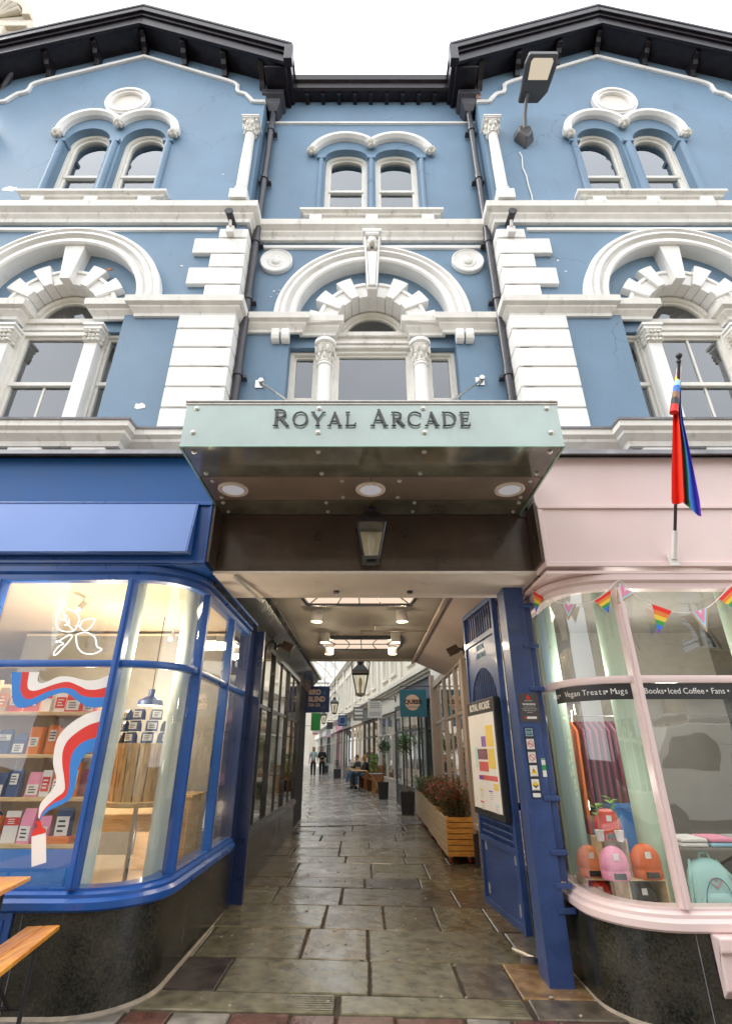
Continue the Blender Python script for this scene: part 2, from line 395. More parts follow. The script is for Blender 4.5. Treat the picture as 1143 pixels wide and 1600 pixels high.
# street slabs nearer than the picture
m = MB(); y = -.65
while y > -9:
    d = random.uniform(.5, .7); x = -7
    while x < 7: w_ = random.uniform(.6, 1.2); m.mi = random.choice((0, 1, 2, 3, 6)); slab(m, x, x+w_, y-d, y); x += w_
    y -= d
struct(m.build('street_paving', NAMES))
# ================================================================ the blue building
B = thing('arcade_building', 'blue and white painted victorian building with two gables over the arcade entrance', 'building', (0, 0, 0))
def part(mb, name, mat, parent=None, **k): return mb.build(name, mat, parent or B, **k)
def twin_hood(x_, z_, y, half, zend, zpk, zmid, parent):
    """double arched hood moulding with three rosettes"""
    pk = half*.53
    left = arc3((x_-half, zend), (x_-pk, zpk), (x_, zmid)); right = arc3((x_, zmid), (x_+pk, zpk), (x_+half, zend))
    pr = [(-.065, 0), (-.065, -.07), (-.02, -.11), (.03, -.11), (.06, -.06), (.06, 0)]
    m = MB()
    for pth in (left, right): m.sweep(pth, [(a, y+h) for a, h in pr], XZ, sign=1)
    h = part(m, 'hood_moulding', 'white_stone', parent, smooth=30)
    for rx, rz in ((x_-half, zend-.04), (x_, zmid-.05), (x_+half, zend-.04)):
        r = MB(); r.blob((rx, y-.09, rz), (.05, .05, .05), 10, 6)
        for k in range(7):
            a = k*2*math.pi/7; r.blob((rx+.055*math.cos(a), y-.065, rz+.055*math.sin(a)), (.034, .045, .034), 7, 5, .15)
        part(r, 'rosette', 'ornament_white', h, smooth=50)
def arched(x0, x1, z0, zs, rise, n=14):
    cx = (x0+x1)/2; r = (x1-x0)/2
    return [(x0, z0), (x1, z0)] + arc(cx, zs, r, 0, 180, n, rise)
def window(x0, x1, z0, zs, rise, y, parent=None, rail=None, bar=None, fr=.055, glassmat='upper_glass', name='window', upbar=None):
    """sash window: frame ring, meeting rail, glazing bars, one pane"""
    mk = (lambda d: arched(x0+d, x1-d, z0+d, zs, max(.02, rise-d))) if rise else (lambda d: rect(x0+d, x1-d, z0+d, zs-d))
    m = MB(); m.plate(mk(0), [mk(fr)], y, y+.09); m.plate(mk(fr-.004), [mk(fr+.03)], y+.035, y+.085)
    wd = part(m, name, 'window_white', parent, bevel=.004)
    b = MB()
    if rail:
        b.box(x0+fr, x1-fr, y+.02, y+.075, rail-.028, rail+.022)
    if bar is not None: b.box(bar-.012, bar+.012, y+.05, y+.08, z0+fr+.03, rail-.028 if rail else zs)
    if upbar is not None: b.box(upbar-.012, upbar+.012, y+.045, y+.075, rail+.022, zs-fr)
    if b.v: part(b, 'glazing_bar', 'window_white', wd, bevel=.003)
    g = MB(); o = mk(fr+.02)
    g.add([(a, y+.062, b2) for a, b2 in o], [tuple(range(len(o)))])
    part(g, 'pane', glassmat, wd, recalc=False)
    return wd
def capital(x, y, z0, z1, r0, r1, parent, square=True, mat='ornament_white'):
    m = MB(); h = z1-z0
    m.lathe([(r0, z0), (r0*1.12, z0+.02*h), (r0*1.0, z0+.1*h), (r0*1.05, z0+.4*h), (r1*.9, z0+.8*h), (r1*.95, z0+.84*h)], (x, y, 0), 16)
    for row, (zz, rr, n) in enumerate(((.28, r0*1.12, 8), (.55, (r0+r1)*.55, 8))):
        for k in range(n):
            a = 2*math.pi*(k+.5*row)/n
            m.blob((x+rr*math.cos(a), y+rr*math.sin(a), z0+zz*h), (r0*.28, r0*.28, h*.17), 6, 5, .2)
            m.blob((x+(rr+r0*.2)*math.cos(a), y+(rr+r0*.2)*math.sin(a), z0+(zz+.13)*h), (r0*.2, r0*.2, h*.05), 6, 4)
    if square:
        for sx in (-1, 1):
            for sy in (-1, 1): m.blob((x+sx*r1*.78, y+sy*r1*.78, z0+.74*h), (r0*.3, r0*.3, h*.1), 7, 5)
    c = part(m, 'capital', mat, parent, smooth=50)
    a = MB()
    if square: a.box(x-r1, x+r1, y-r1, y+r1, z0+.84*h, z0+.92*h); a.box(x-r1*1.12, x+r1*1.12, y-r1*1.12, y+r1*1.12, z0+.92*h, z1)
    else: a.lathe([(r1*.95, z0+.82*h), (r1*1.1, z0+.86*h), (r1*1.1, z1), (r1*.9, z1)], (x, y, 0), 24)
    part(a, 'abacus', 'white_stone', c, smooth=30)
def voussoirs(cx, cz, y0, y1, parent, r0=.462, big=.80, small=.655):
    """ring of wedge stones, long ones alternating with short ones"""
    am = MB(); ang = 0
    Lw, Sw = 13.4, 14.37
    for i in range(13):
        wd = Lw if i % 2 == 0 else Sw
        a0, a1 = ang+.35, ang+wd-.35; ang += wd
        if i == 6: continue
        bigone = i % 2 == 0
        ro = big if bigone else small
        taper = 3.2 if bigone else 0
        n = 4
        inner = arc(cx, cz, r0, a0, a1, n); outer = arc(cx, cz, ro, a1+taper*.4, a0-taper*.4, n)
        yy = y0-.035 if bigone else y0
        am.plate(inner+outer, [], yy, y1)
        if not bigone:
            am.plate(arc(cx, cz, small-.012, a0, a1, n)+arc(cx, cz, small+.035, a1, a0, n), [], y0-.02, y0+.1)
    part(am, 'voussoir_ring', 'white_stone', parent, bevel=.006)
def corbel_key(cx, z0, z1, w0, w1, yf, yb, parent, fancy):
    m = MB(); m.plate([(cx-w0/2, z0), (cx+w0/2, z0), (cx+w1/2, z1), (cx-w1/2, z1)], [], yf, yb)
    if fancy:
        m.box(cx-w1/2-.015, cx+w1/2+.015, yf-.07, yb, z1, z1+.06)
        m.plate([(cx-w0*.28, z0+.04), (cx+w0*.28, z0+.04), (cx+w1*.28, z1-.34), (cx-w1*.28, z1-.34)], [], yf-.03, yf+.01)
        m.tube([(cx-w1*.4, yf-.03, z1-.03), (cx+w1*.4, yf-.03, z1-.03)], .04, 10)
        for s in (-1, 1):
            m.tube([(cx+s*w0*.42, yf-.012, z0+.03), (cx+s*w1*.42, yf-.02, z1-.05)], .014, 6)
    k = part(m, 'keystone', 'white_stone', parent, bevel=.008)
    if fancy:
        q = MB()
        q.blob((cx, yf-.03, z1-.16), (.07, .05, .09), 10, 7, .1); q.blob((cx, yf-.06, z1-.22), (.035, .05, .03), 8, 6)
        for s in (-1, 1): q.blob((cx+s*.045, yf-.03, z1-.25), (.028, .04, .05), 8, 6)
        part(q, 'carved_scroll', 'ornament_white', k, smooth=50)
def big_arch(cx, yw, ytym, parent):
    # moulded outer arch, radius .95 to 1.22, springing at 6.45
    pr = [(-.145, yw-.02), (-.145, yw-.09), (-.125, yw-.12), (-.085, yw-.135), (-.07, yw-.10), (-.03, yw-.13), (.0, yw-.135), (.015, yw-.075), (.05, yw-.07), (.06, yw-.105), (.115, yw-.11), (.135, yw-.09), (.135, ytym+.02), (-.145, yw+.02)]
    # sweep clockwise: right normal points to the centre, so offsets are mirrored
    path = arc(cx, 6.45, 1.085, 180, 0, 48)
    m = MB(); m.sweep([(cx-1.085, 6.44)]+path+[(cx+1.085, 6.44)], [(a, h) for a, h in pr], XZ, sign=1)
    part(m, 'arch_moulding', 'white_stone', parent, smooth=28)
ENT = [(0, 6.21), (.035, 6.21), (.04, 6.25), (.085, 6.31), (.085, 6.335), (.13, 6.36), (.135, 6.45), (0, 6.47)]
COR = [(0, 7.86), (.05, 7.86), (.055, 7.92), (.09, 7.97), (.09, 8.0), (.15, 8.05), (.155, 8.15), (.14, 8.17), (0, 8.185)]
THIN = [(0, 7.73), (.03, 7.735), (.035, 7.77), (.03, 7.785), (0, 7.79)]

GS = .49      # gable slope
def gable_top(l): return 12.38 - GS*abs(l)
FZ = 4.0
for s in (-1, 1):
    cx = 3.78*s
    X = lambda l: cx - s*l            # l grows towards the middle of the building
    sg = 1 if s > 0 else -1
    def PL(pts): return [(X(a), b) for a, b in pts]
    # --- wall plate with its openings
    outer = PL([(-2.12, FZ), (2.12, FZ), (2.12, gable_top(2.12)), (0, gable_top(0)), (-2.12, gable_top(2.12))])
    big = PL([(-.83, 4.55), (.83, 4.55), (.83, 6.30), (.97, 6.30)] + arc(0, 6.45, .97, 0, 180, 36) + [(-.97, 6.30), (-.83, 6.30)])
    tw = [PL(arched(-.74, -.09, 8.55, 9.74, .33)), PL(arched(.09, .74, 8.55, 9.74, .33))]
    m = MB(); m.plate(outer, [big]+tw, 0, .3); part(m, 'wall', 'blue_render')
    m = MB(); m.plate(PL([(-1.0, 6.30), (-1.0, 6.45)]+arc(0, 6.45, 1.0, 180, 0, 36)+[(1.0, 6.30), (.84, 6.30), (.84, 6.08), (.47, 6.08), (.47, 6.35)]+arc(0, 6.35, .47, 0, 180, 24)+[(-.47, 6.08), (-.84, 6.08), (-.84, 6.30)]), [], .09, .298)
    part(m, 'wall', 'blue_render', label='recessed blue panel inside the white arch')
    # side walls of the bay going back
    for e in (-1, 1):
        m = MB(); m.box(X(e*2.12), X(e*1.9), .302, 6.6, FZ, 11.3); part(m, 'wall', 'blue_render')
    # --- gable moulding
    half = [(2.13, 10.74), (1.97, 10.745), (1.93, 10.76), (1.87, 10.86), (1.80, 10.96), (1.71, 11.0), (1.67, 11.03), (1.655, 11.12), (1.655, 11.2), (1.60, 11.27), (1.50, 11.335), (0, 12.09)]
    full = half + [(-a, b) for a, b in reversed(half[:-1])]
    m = MB(); m.sweep(PL(full), [(-.028, .01), (-.03, -.035), (.0, -.05), (.028, -.03), (.028, .01)], XZ); part(m, 'gable_moulding', 'white_stone', smooth=30)
    # --- roundel
    m = MB(); c = (X(0), 10.70)
    ring = lambda r0, r1, y0, y1: m.plate(arc(c[0], c[1], r1, 0, 350, 35), [arc(c[0], c[1], r0, 0, 350, 35)], y0, y1)
    ring(.235, .35, -.06, .02); ring(.27, .32, -.085, -.05)
    rd = part(m, 'roundel', 'white_stone', bevel=.008)
    m = MB(); m.lathe([(.24, 0), (.24, -.012)], (c[0], 0, c[1]), 36, 'y'); part(m, 'roundel_panel', 'roundel_off_white', rd)
    # --- twin windows
    for e in (-1, 1):
        a, b = sorted((X(e*.09+(-.0)), X(e*.74)))
        window(a, b, 8.55, 9.74, .33, .10, rail=9.1)
    twin_hood(X(0), 0, 0, .86, 9.86, 10.36, 10.13, None)
    for lx in (-.79, 0, .79):
        m = MB(); m.tube([(X(lx), .0, 8.44), (X(lx), .0, 9.70)], .05, 14); m.box(X(lx)-.075, X(lx)+.075, -.045, .1, 9.68, 9.75)
        part(m, 'shaft', 'blue_render', smooth=40)
    m = MB(); m.sweep([(X(.91), 0), (X(.91), -.03), (X(-.91), -.03), (X(-.91), 0)], [(0, 8.33), (.05, 8.34), (.06, 8.37), (.1, 8.39), (.1, 8.43), (-.03, 8.45)], XY, sign=sg)
    m.box(X(.86), X(-.86), -.05, .29, 8.25, 8.44)
    sl = part(m, 'sill', 'white_weathered')
    for lx in (-.72, 0, .72):
        m = MB(); m.box(X(lx)-.085, X(lx)+.085, -.10, 0, 8.187, 8.33); part(m, 'sill_block', 'white_stone', sl, bevel=.008)
    # --- string courses, wrapping the corners
    wrap = lambda y2: [(X(2.12), y2), (X(2.12), 0), (X(-2.12), 0), (X(-2.12), y2)]
    m = MB(); m.sweep(wrap(.27), COR, XY, sign=sg); part(m, 'string_course', 'white_weathered')
    m = MB(); m.sweep([(X(1.75), 0), (X(-1.75), 0)], THIN, XY, sign=sg); part(m, 'string_course', 'white_stone')
    # --- corner colonnettes
    for e in (-1, 1):
        lx = e*2.0; m = MB()
        m.lathe([(.10, 8.36), (.10, 8.41), (.085, 8.44), (.095, 8.47), (.075, 8.5), (.075, 9.1), (.066, 9.74), (.08, 9.76)], (X(lx), -.07, 0), 18)
        m.box(X(lx)-.115, X(lx)+.115, -.18, .02, 8.185, 8.36)
        cl = part(m, 'colonnette', 'white_stone', smooth=40)
        capital(X(lx), -.07, 9.74, 10.05, .075, .115, cl)
    # --- quoins
    for e in (-1, 1):
        m = MB()
        def q(z0, z1, l0):
            g = .009
            a, b = X(e*2.12), X(e*l0); m.box(a, b, -.06, .005, z0+g, z1-g)
            c0, c1 = X(e*2.0), X(e*2.17); m.box(c0, c1, -.058, .26, z0+g, z1-g)
        for z0, z1, l0 in ((7.545, 7.73, 1.80), (7.255, 7.545, 1.50), (7.01, 7.255, 1.74), (6.71, 7.01, 1.50), (6.47, 6.71, 1.74),
                           (5.99, 6.21, 1.51), (5.71, 5.99, 1.51), (5.43, 5.71, 1.51), (5.15, 5.43, 1.51), (4.87, 5.15, 1.51), (4.6, 4.87, 1.51), (4.3, 4.6, 1.51)):
            q(z0, z1, l0)
        part(m, 'quoins', 'white_stone', bevel=.012)
    # --- big arch and window group
    big_arch(cx, 0, .09, None)
    voussoirs(cx, 6.35, .03, .30, None)
    corbel_key(cx, 6.812, 7.41, .125, .26, -.06, .298, None, False)
    for e in (-1, 1):
        pth = [(X(e*2.12), .27), (X(e*2.12), 0), (X(e*.99), 0), (X(e*.99), .05), (X(e*.49), .05), (X(e*.49), .28)]
        sgn = 1 if (X(e*2.12) < X(0)) else -1
        m = MB(); m.sweep(pth, ENT, XY, sign=sgn); part(m, 'entablature', 'white_weathered')
    m = MB(); m.box(X(-.5), X(.5), .16, .30, 6.11, 6.33); m.box(X(-.5), X(.5), .13, .16, 6.27, 6.34); m.box(X(-.5), X(.5), .14, .16, 6.16, 6.20)
    part(m, 'lintel', 'white_weathered', bevel=.008)
    window(cx-.44, cx+.44, 6.33, 6.345, .45, .21)
    window(cx-.44, cx+.44, 4.56, 6.12, 0, .13, rail=5.36, bar=cx+.02, upbar=(cx+.0 if s > 0 else None))
    for e in (-1, 1):
        a, b = sorted((X(e*.58), X(e*.845))); window(a, b, 4.56, 6.07, 0, .13, rail=5.36, fr=.035)
        m = MB(); m.box(X(e*.44), X(e*.59), .01, .3, 4.56, 5.86); m.box(X(e*.435), X(e*.595), .0, .3, 4.56, 4.64)
        pl = part(m, 'pilaster', 'white_stone', bevel=.006)
        m = MB(); xc = X(e*.515)
        m.plate([(xc-.078, 5.84), (xc+.078, 5.84), (xc+.10, 6.02), (xc-.10, 6.02)], [], .0, .28)
        for i in range(4):
            for j in range(3): m.blob((xc-.068+.045*i, .0-.006*j, 5.875+.055*j), (.03, .03, .028), 7, 5, .2)
        for i in range(3):
            for j in range(3): m.blob((X(e*.435), .08+.07*i, 5.875+.055*j), (.025, .03, .028), 7, 5, .2); m.blob((X(e*.60), .08+.07*i, 5.875+.055*j), (.025, .03, .028), 7, 5, .2)
        cp = part(m, 'capital', 'ornament_white', pl, smooth=45)
        m = MB(); m.box(X(e*.41), X(e*.62), -.03, .29, 6.02, 6.07); m.box(X(e*.395), X(e*.635), -.045, .29, 6.07, 6.11); part(m, 'abacus', 'white_stone', cp, bevel=.005)
    # --- cornice over the shopfront and little balcony under the window
    LOW = [(0, 4.29), (.05, 4.29), (.06, 4.34), (.12, 4.40), (.12, 4.43), (.16, 4.46), (.16, 4.53), (0, 4.545)]
    sgn = 1 if s > 0 else -1
    m = MB(); m.sweep([(X(2.12), .27), (X(2.12), 0), (X(1.2), 0), (X(1.2), -.16), (X(-1.2), -.16), (X(-1.2), 0), (X(-2.12), 0)], LOW, XY, sign=sgn)
    lc = part(m, 'lower_cornice', 'white_weathered')
    m = MB(); m.sweep([(X(2.12), .27), (X(2.12), 0), (X(1.2), 0), (X(1.2), -.16), (X(-1.2), -.16), (X(-1.2), 0), (X(-2.12), 0)], [(0, 4.54), (.172, 4.525), (.175, 4.55), (0, 4.57)], XY, sign=sgn)
    m.box(X(-1.2), X(1.2), -.16, .22, 4.535, 4.562)
    part(m, 'lead_capping', 'lead', lc)
    for lx in (-.95, -.32, .32, .95):
        m = MB(); m.box(X(lx)-.17, X(lx)+.17, -.2, .0, 4.2, 4.288); part(m, 'bracket_block', 'white_stone', lc, bevel=.01)
    # --- roof edge: soffit, bargeboard, brackets, eaves
    for e in (-1, 1):
        m = MB()
        P = lambda l, dz: (X(e*l), gable_top(l)+dz)
        m.plate([P(0, .0), P(2.48, .0), P(2.48, .05), P(0, .05)], [], -.30, .32)
        part(m, 'soffit', 'black_gloss')
        m = MB()
        m.plate([P(0, -.03), P(2.5, -.03), P(2.5, .20), P(0, .20)], [], -.345, -.30)
        m.plate([P(0, .20), P(2.5, .20), P(2.5, .27), P(0, .27)], [], -.375, -.30)
        m.plate([P(0, .27), P(2.5, .27), P(2.5, .40), P(0, .40)], [], -.41, -.30)
        m.plate([P(0, -.05), P(2.5, -.05), P(2.5, -.02), P(0, -.02)], [], -.365, -.315)
        part(m, 'bargeboard', 'black_gloss', bevel=.008)
        m = MB(); m.plate([P(0, .40), P(2.55, .40), P(2.55, .45), P(0, .45)], [], -.42, 6.6); part(m, 'roof', 'slate')
        # eaves return
        zt = gable_top(2.48)
        m = MB(); m.box(X(e*2.46), X(e*2.53), -.41, .5, zt+.06, zt+.36); m.box(X(e*2.44), X(e*2.47), -.3, .5, zt-.05, zt+.2); m.box(X(e*2.12), X(e*2.46), -.29, .5, zt-.02, zt+.03)
        m.box(X(e*2.44), X(e*2.57), -.42, -.3, zt-.06, zt+.37)
        part(m, 'eaves_gutter', 'black_gloss', bevel=.01)
    for lx in (-1.42, -.72, 0, .72, 1.42) if True else ():
        m = MB(); zt = gable_top(lx)-.0
        prof = [(-.30, zt), (-.27, zt-.07), (-.2, zt-.09), (-.16, zt-.15), (-.09, zt-.18), (-.06, zt-.27), (-.0, zt-.30), (0, zt)]
        m.plate(prof, [], X(lx)-.04, X(lx)+.04, mp=lambda a, b, h: (h, a, b))
        part(m, 'roof_bracket', 'black_gloss', bevel=.006)
    for lx in (2.05,):
        m = MB(); zt = gable_top(lx)
        m.plate([(-.30, zt), (-.2, zt-.09), (-.09, zt-.18), (0, zt-.30), (0, zt)], [], X(lx)-.04, X(lx)+.04, mp=lambda a, b, h: (h, a, b)); part(m, 'roof_bracket', 'black_gloss', bevel=.006)
# ---- floors and dark rooms behind the upper windows
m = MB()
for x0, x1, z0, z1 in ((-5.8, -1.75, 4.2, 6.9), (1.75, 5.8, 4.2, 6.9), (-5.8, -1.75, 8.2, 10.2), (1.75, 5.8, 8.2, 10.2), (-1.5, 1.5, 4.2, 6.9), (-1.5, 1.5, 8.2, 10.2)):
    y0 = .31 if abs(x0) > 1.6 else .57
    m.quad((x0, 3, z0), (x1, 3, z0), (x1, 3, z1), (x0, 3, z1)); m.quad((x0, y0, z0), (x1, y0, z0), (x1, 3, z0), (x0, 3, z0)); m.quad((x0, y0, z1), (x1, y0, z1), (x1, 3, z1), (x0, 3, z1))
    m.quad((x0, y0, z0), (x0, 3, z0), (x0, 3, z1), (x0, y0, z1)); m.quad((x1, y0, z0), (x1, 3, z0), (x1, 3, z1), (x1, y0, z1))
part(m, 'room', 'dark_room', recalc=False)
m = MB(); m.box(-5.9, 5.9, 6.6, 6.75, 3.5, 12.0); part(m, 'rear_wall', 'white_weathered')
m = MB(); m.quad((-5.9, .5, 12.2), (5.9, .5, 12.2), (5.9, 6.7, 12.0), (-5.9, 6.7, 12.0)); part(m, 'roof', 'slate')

# ================================================================ centre bay
yw = .26
outer = rect(-1.66, 1.66, FZ, 11.4)
big = [(-1.02, 4.3), (1.02, 4.3), (1.02, 6.30)] + arc(0, 6.45, .97, 0, 180, 36) + [(-1.02, 6.30)]
tw = [arched(-.70, -.06, 8.6, 9.80, .20), arched(.06, .70, 8.6, 9.80, .20)]
m = MB(); m.plate(outer, [big]+tw, yw, yw+.3); part(m, 'wall', 'blue_render')
m = MB(); m.plate([(-1.03, 6.30), (-1.0, 6.45)]+arc(0, 6.45, 1.0, 180, 0, 36)+[(1.03, 6.30), (1.03, 6.08), (.47, 6.08), (.47, 6.35)]+arc(0, 6.35, .47, 0, 180, 24)+[(-.47, 6.08), (-1.03, 6.08)], [], yw+.09, yw+.298)
part(m, 'wall', 'blue_render', label='recessed blue panel inside the white arch')
for e in (-1, 1):
    a, b = sorted((e*.06, e*.70)); window(a, b, 8.6, 9.80, .20, yw+.1, rail=9.17)
for lx in (-.76, 0, .76):
    m = MB(); m.tube([(lx, yw+.0, 8.5), (lx, yw+.0, 9.75)], .04, 12); m.box(lx-.06, lx+.06, yw-.04, yw+.1, 9.73, 9.80); part(m, 'shaft', 'blue_render', smooth=40)
twin_hood(0, 0, yw, .90, 9.90, 10.25, 10.09, None)
m = MB(); m.sweep([(-.90, yw), (-.90, yw-.03), (.90, yw-.03), (.90, yw)], [(0, 8.33), (.05, 8.34), (.06, 8.37), (.1, 8.39), (.1, 8.43), (-.03, 8.45)], XY)
m.box(-.86, .86, yw-.05, yw+.29, 8.25, 8.44); sl = part(m, 'sill', 'white_weathered')
for lx in (-.78, 0, .78):
    m = MB(); m.box(lx-.085, lx+.085, yw-.10, yw, 8.187, 8.33); part(m, 'sill_block', 'white_stone', sl, bevel=.008)
m = MB(); m.sweep([(-1.66, yw), (1.66, yw)], COR, XY); part(m, 'string_course', 'white_weathered')
m = MB(); m.sweep([(-1.5, yw), (1.5, yw)], THIN, XY); part(m, 'string_course', 'white_stone')
m = MB(); m.sweep([(-1.66, yw), (1.66, yw)], [(0, 10.65), (.03, 10.655), (.03, 10.69), (0, 10.70)], XY); part(m, 'string_course', 'white_stone')
big_arch(0, yw, yw+.09, None)
voussoirs(0, 6.35, yw-.04, yw+.28, None)
corbel_key(0, 6.812, 7.80, .125, .22, yw-.16, yw+.278, None, True)
for sx in (-1, 1):
    m = MB(); c = (1.275*sx, 7.47)
    m.lathe([(.215, yw), (.215, yw-.05), (.20, yw-.06), (.185, yw-.045), (.12, yw-.03), (.10, yw-.04), (.06, yw-.03), (.055, yw-.06), (.02, yw-.075)], (c[0], 0, c[1]), 36, 'y')
    part(m, 'disc_boss', 'white_stone', smooth=30)
    sgn = 1 if sx < 0 else -1
    m = MB(); m.sweep([(1.62*sx, yw), (.90*sx, yw), (.90*sx, yw+.05), (.49*sx, yw+.05), (.49*sx, yw+.28)], ENT, XY, sign=sgn); en = part(m, 'entablature', 'white_weathered')
    for k in (0, 1):
        m = MB(); xx = (1.06+.12*k)*sx; m.plate([(yw, 6.22), (yw-.1, 6.22), (yw-.1, 6.12), (yw-.085, 6.07), (yw-.05, 6.05), (yw, 6.05)], [], xx-.048, xx+.048, mp=lambda a, b, h: (h, a, b)); part(m, 'bracket', 'white_stone', en, bevel=.012)
    a, b = sorted((sx*.66, sx*1.02)); window(a, b, 4.3, 6.07, 0, yw+.16, rail=5.36, fr=.045)
    m = MB(); m.lathe([(.1, 4.3), (.088, 4.32), (.086, 5.0), (.078, 5.70), (.092, 5.715), (.092, 5.735), (.078, 5.75)], (.575*sx, yw+.02, 0), 24)
    m.box(.49*sx, .66*sx, yw+.13, yw+.28, 4.3, 6.1)
    cl = part(m, 'column', 'white_stone', smooth=40); capital(.575*sx, yw+.02, 5.75, 6.08, .078, .12, cl, square=False)
m = MB(); m.box(-.5, .5, yw+.12, yw+.28, 6.11, 6.33); m.box(-.5, .5, yw+.08, yw+.12, 6.27, 6.34); m.box(-.5, .5, yw+.095, yw+.12, 6.16, 6.20); part(m, 'lintel', 'white_weathered', bevel=.008)
window(-.44, .44, 6.33, 6.345, .45, yw+.2)
window(-.50, .50, 4.3, 6.12, 0, yw+.17, rail=5.22, bar=0.0)
# centre gutter and soffit
m = MB(); m.sweep([(-1.42, .10), (1.42, .10)], [(0, 11.30), (.04, 11.31), (.05, 11.42), (.09, 11.45), (.10, 11.57), (.085, 11.60), (0, 11.58)], XY); part(m, 'eaves_gutter', 'black_gloss', smooth=30)
m = MB(); m.box(-1.42, 1.42, .10, .27, 11.30, 11.33)
for k in range(11): m.box(-1.3+k*.26-.03, -1.3+k*.26+.03, .12, .262, 11.22, 11.30)
part(m, 'soffit', 'black_gloss')
m = MB(); m.quad((-1.45, .08, 11.59), (1.45, .08, 11.59), (1.45, 3.5, 12.6), (-1.45, 3.5, 12.6)); part(m, 'roof', 'slate')
# rainwater pipes
for sx in (-1, 1):
    X = 1.555*sx
    m = MB(); m.tube([(X, .15, 10.78), (X, .15, 4.15)], .045, 14)
    for z in (10.3, 9.1, 7.75, 6.7, 5.5, 4.9): m.tube([(X, .15, z+.05), (X, .15, z-.03)], .057, 14); m.box(X-.09, X+.09, .16, .24, z-.04, z)
    pp = part(m, 'downpipe', 'pipe_black', smooth=40)
    m = MB()
    pts = lambda w, d, z: [(X-w, .27, z), (X-w, .27-d, z), (X+w, .27-d, z), (X+w, .27, z)]
    rings = [pts(.06, .16, 10.74), pts(.11, .22, 10.84), pts(.12, .24, 10.93), pts(.17, .30, 10.97), pts(.17, .30, 11.08)]
    vs = [p for r in rings for p in r]; fs = [(0, 1, 2, 3), tuple(16+i for i in range(4))]
    for i in range(4):
        for k in range(4): fs.append((i*4+k, i*4+(k+1) % 4, i*4+4+(k+1) % 4, i*4+4+k))
    m.add(vs, fs); part(m, 'hopper_head', 'pipe_black', pp, bevel=.006)
    m = MB(); m.tube([(X-.0*sx, .12, 11.08), (X-.02*sx, .05, 11.16), (X-.2*sx, .05, 11.36), (X-.22*sx, .06, 11.48)], .042, 10); part(m, 'swan_neck', 'pipe_black', pp, smooth=40)
m2 = MB()
random.seed(3)
for i in range(9): m2.box(1.66+random.uniform(0, .02), 1.70+random.uniform(0, .05), -.012, .1, 10.80+i*.05, 10.84+i*.05)
part(m2, 'exposed_brick', 'brick_patch', bevel=.004)
# peeled paint patches (real thin flakes missing, cream plaster showing)
def patch(name, x, z, r, mat, n=11, y=-.0025, sq=.6):
    random.seed(int(abs(x*1000)+z*100)); m = MB()
    o = [(x+r*random.uniform(.5, 1.1)*math.cos(2*math.pi*k/n), z+sq*r*random.uniform(.5, 1.1)*math.sin(2*math.pi*k/n)) for k in range(n)]
    m.plate(o, [], y, y+.012); return part(m, name, mat)
patch('bare_plaster', -5.02, 8.62, .12, 'white_stone'); patch('bare_plaster', -2.53, 4.93, .08, 'white_stone')
patch('exposed_brick', -3.30, 7.03, .055, 'brick_patch', y=-.01)
for x, z, r in ((-1.27, 6.95, .02), (-1.22, 6.90, .015), (-1.3, 6.85, .015), (-1.2, 6.97, .012)): patch('bare_plaster', x, z, r, 'white_stone', 7, .257)
for x, z, r in ((-2.1, 8.95, .02), (2.35, 7.2, .022), (2.42, 7.0, .018), (2.2, 6.95, .012), (-2.4, 7.1, .02)): patch('bare_plaster', x, z, r, 'white_stone', 7)
# ================================================================ shopfronts, canopy, passage shell
paint('shop_blue', (0.010, 0.082, 0.33), .3, .12, 5, .1, 30, dirt=.2, dirtc=(.05, .10, .25), coat=.3)
paint('azure_blue', (0.004, 0.085, 0.29), .5, .08, 3, .1, 30, dirt=.3, dirtc=(.03, .07, .22), streak=True)
paint('sign_blue', (0.10, 0.20, 0.50), .35, .05, 2, .05, 20, coat=.3)
paint('navy', (0.012, 0.028, 0.10), .3, .15, 4, .1, 30, coat=.3)
paint('pink_paint', (0.74, 0.58, 0.56), .4, .03, 2, .05, 30, dirt=.15, dirtc=(.6, .46, .43), coat=.15)
paint('taupe_pink', (0.50, 0.40, 0.36), .5, .08, 2, .08, 30)
paint('brown_beam', (0.060, 0.038, 0.027), .3, .35, 3, .15, 20, dirt=.4, dirtc=(.10, .07, .05), coat=.35, streak=True)
paint('cream_soffit', (0.82, 0.74, 0.66), .6, .06, 2, .1, 30, dirt=.5, dirtc=(.42, .34, .27))
paint('ceiling_taupe', (0.34, 0.30, 0.26), .7, .08, 2, .1, 30)
paint('black_frame', (0.022, 0.024, 0.030), .25, .2, 4, .1, 30, coat=.5)
paint('steel', (0.55, 0.54, 0.52), .3, .15, 10, .05, 50, metal=1.0)
paint('screw_steel', (0.62, 0.60, 0.56), .35, .1, 10, 0, metal=.7)
paint('bronze_panel', (0.30, 0.24, 0.20), .35, .15, 3, .05, 20, metal=.3)
paint('under_glass', (0.15, 0.148, 0.115), .10, .45, 2.5, .08, 8, dirt=.6, dirtc=(.24, .23, .18), coat=.8)
paint('green_glass', (0.27, 0.37, 0.33), .12, .16, 1.8, .06, 5, dirt=.35, dirtc=(.20, .30, .26), coat=1.0, streak=True)
MATS['green_glass'].node_tree.nodes['Principled BSDF'].inputs['Coat IOR'].default_value = 1.9
paint('edge_glass', (0.30, 0.52, 0.42), .1, .1, 4, 0, coat=1)
paint('rim_white', (0.62, 0.60, 0.56), .5, .15, 10, .2, 40, dirt=.9, dirtc=(.30, .14, .07))
paint('letter_black', (0.030, 0.028, 0.034), .35, .1, 10, 0, coat=.3)
paint('brass', (0.62, 0.40, 0.14), .3, .1, 10, 0, metal=1)
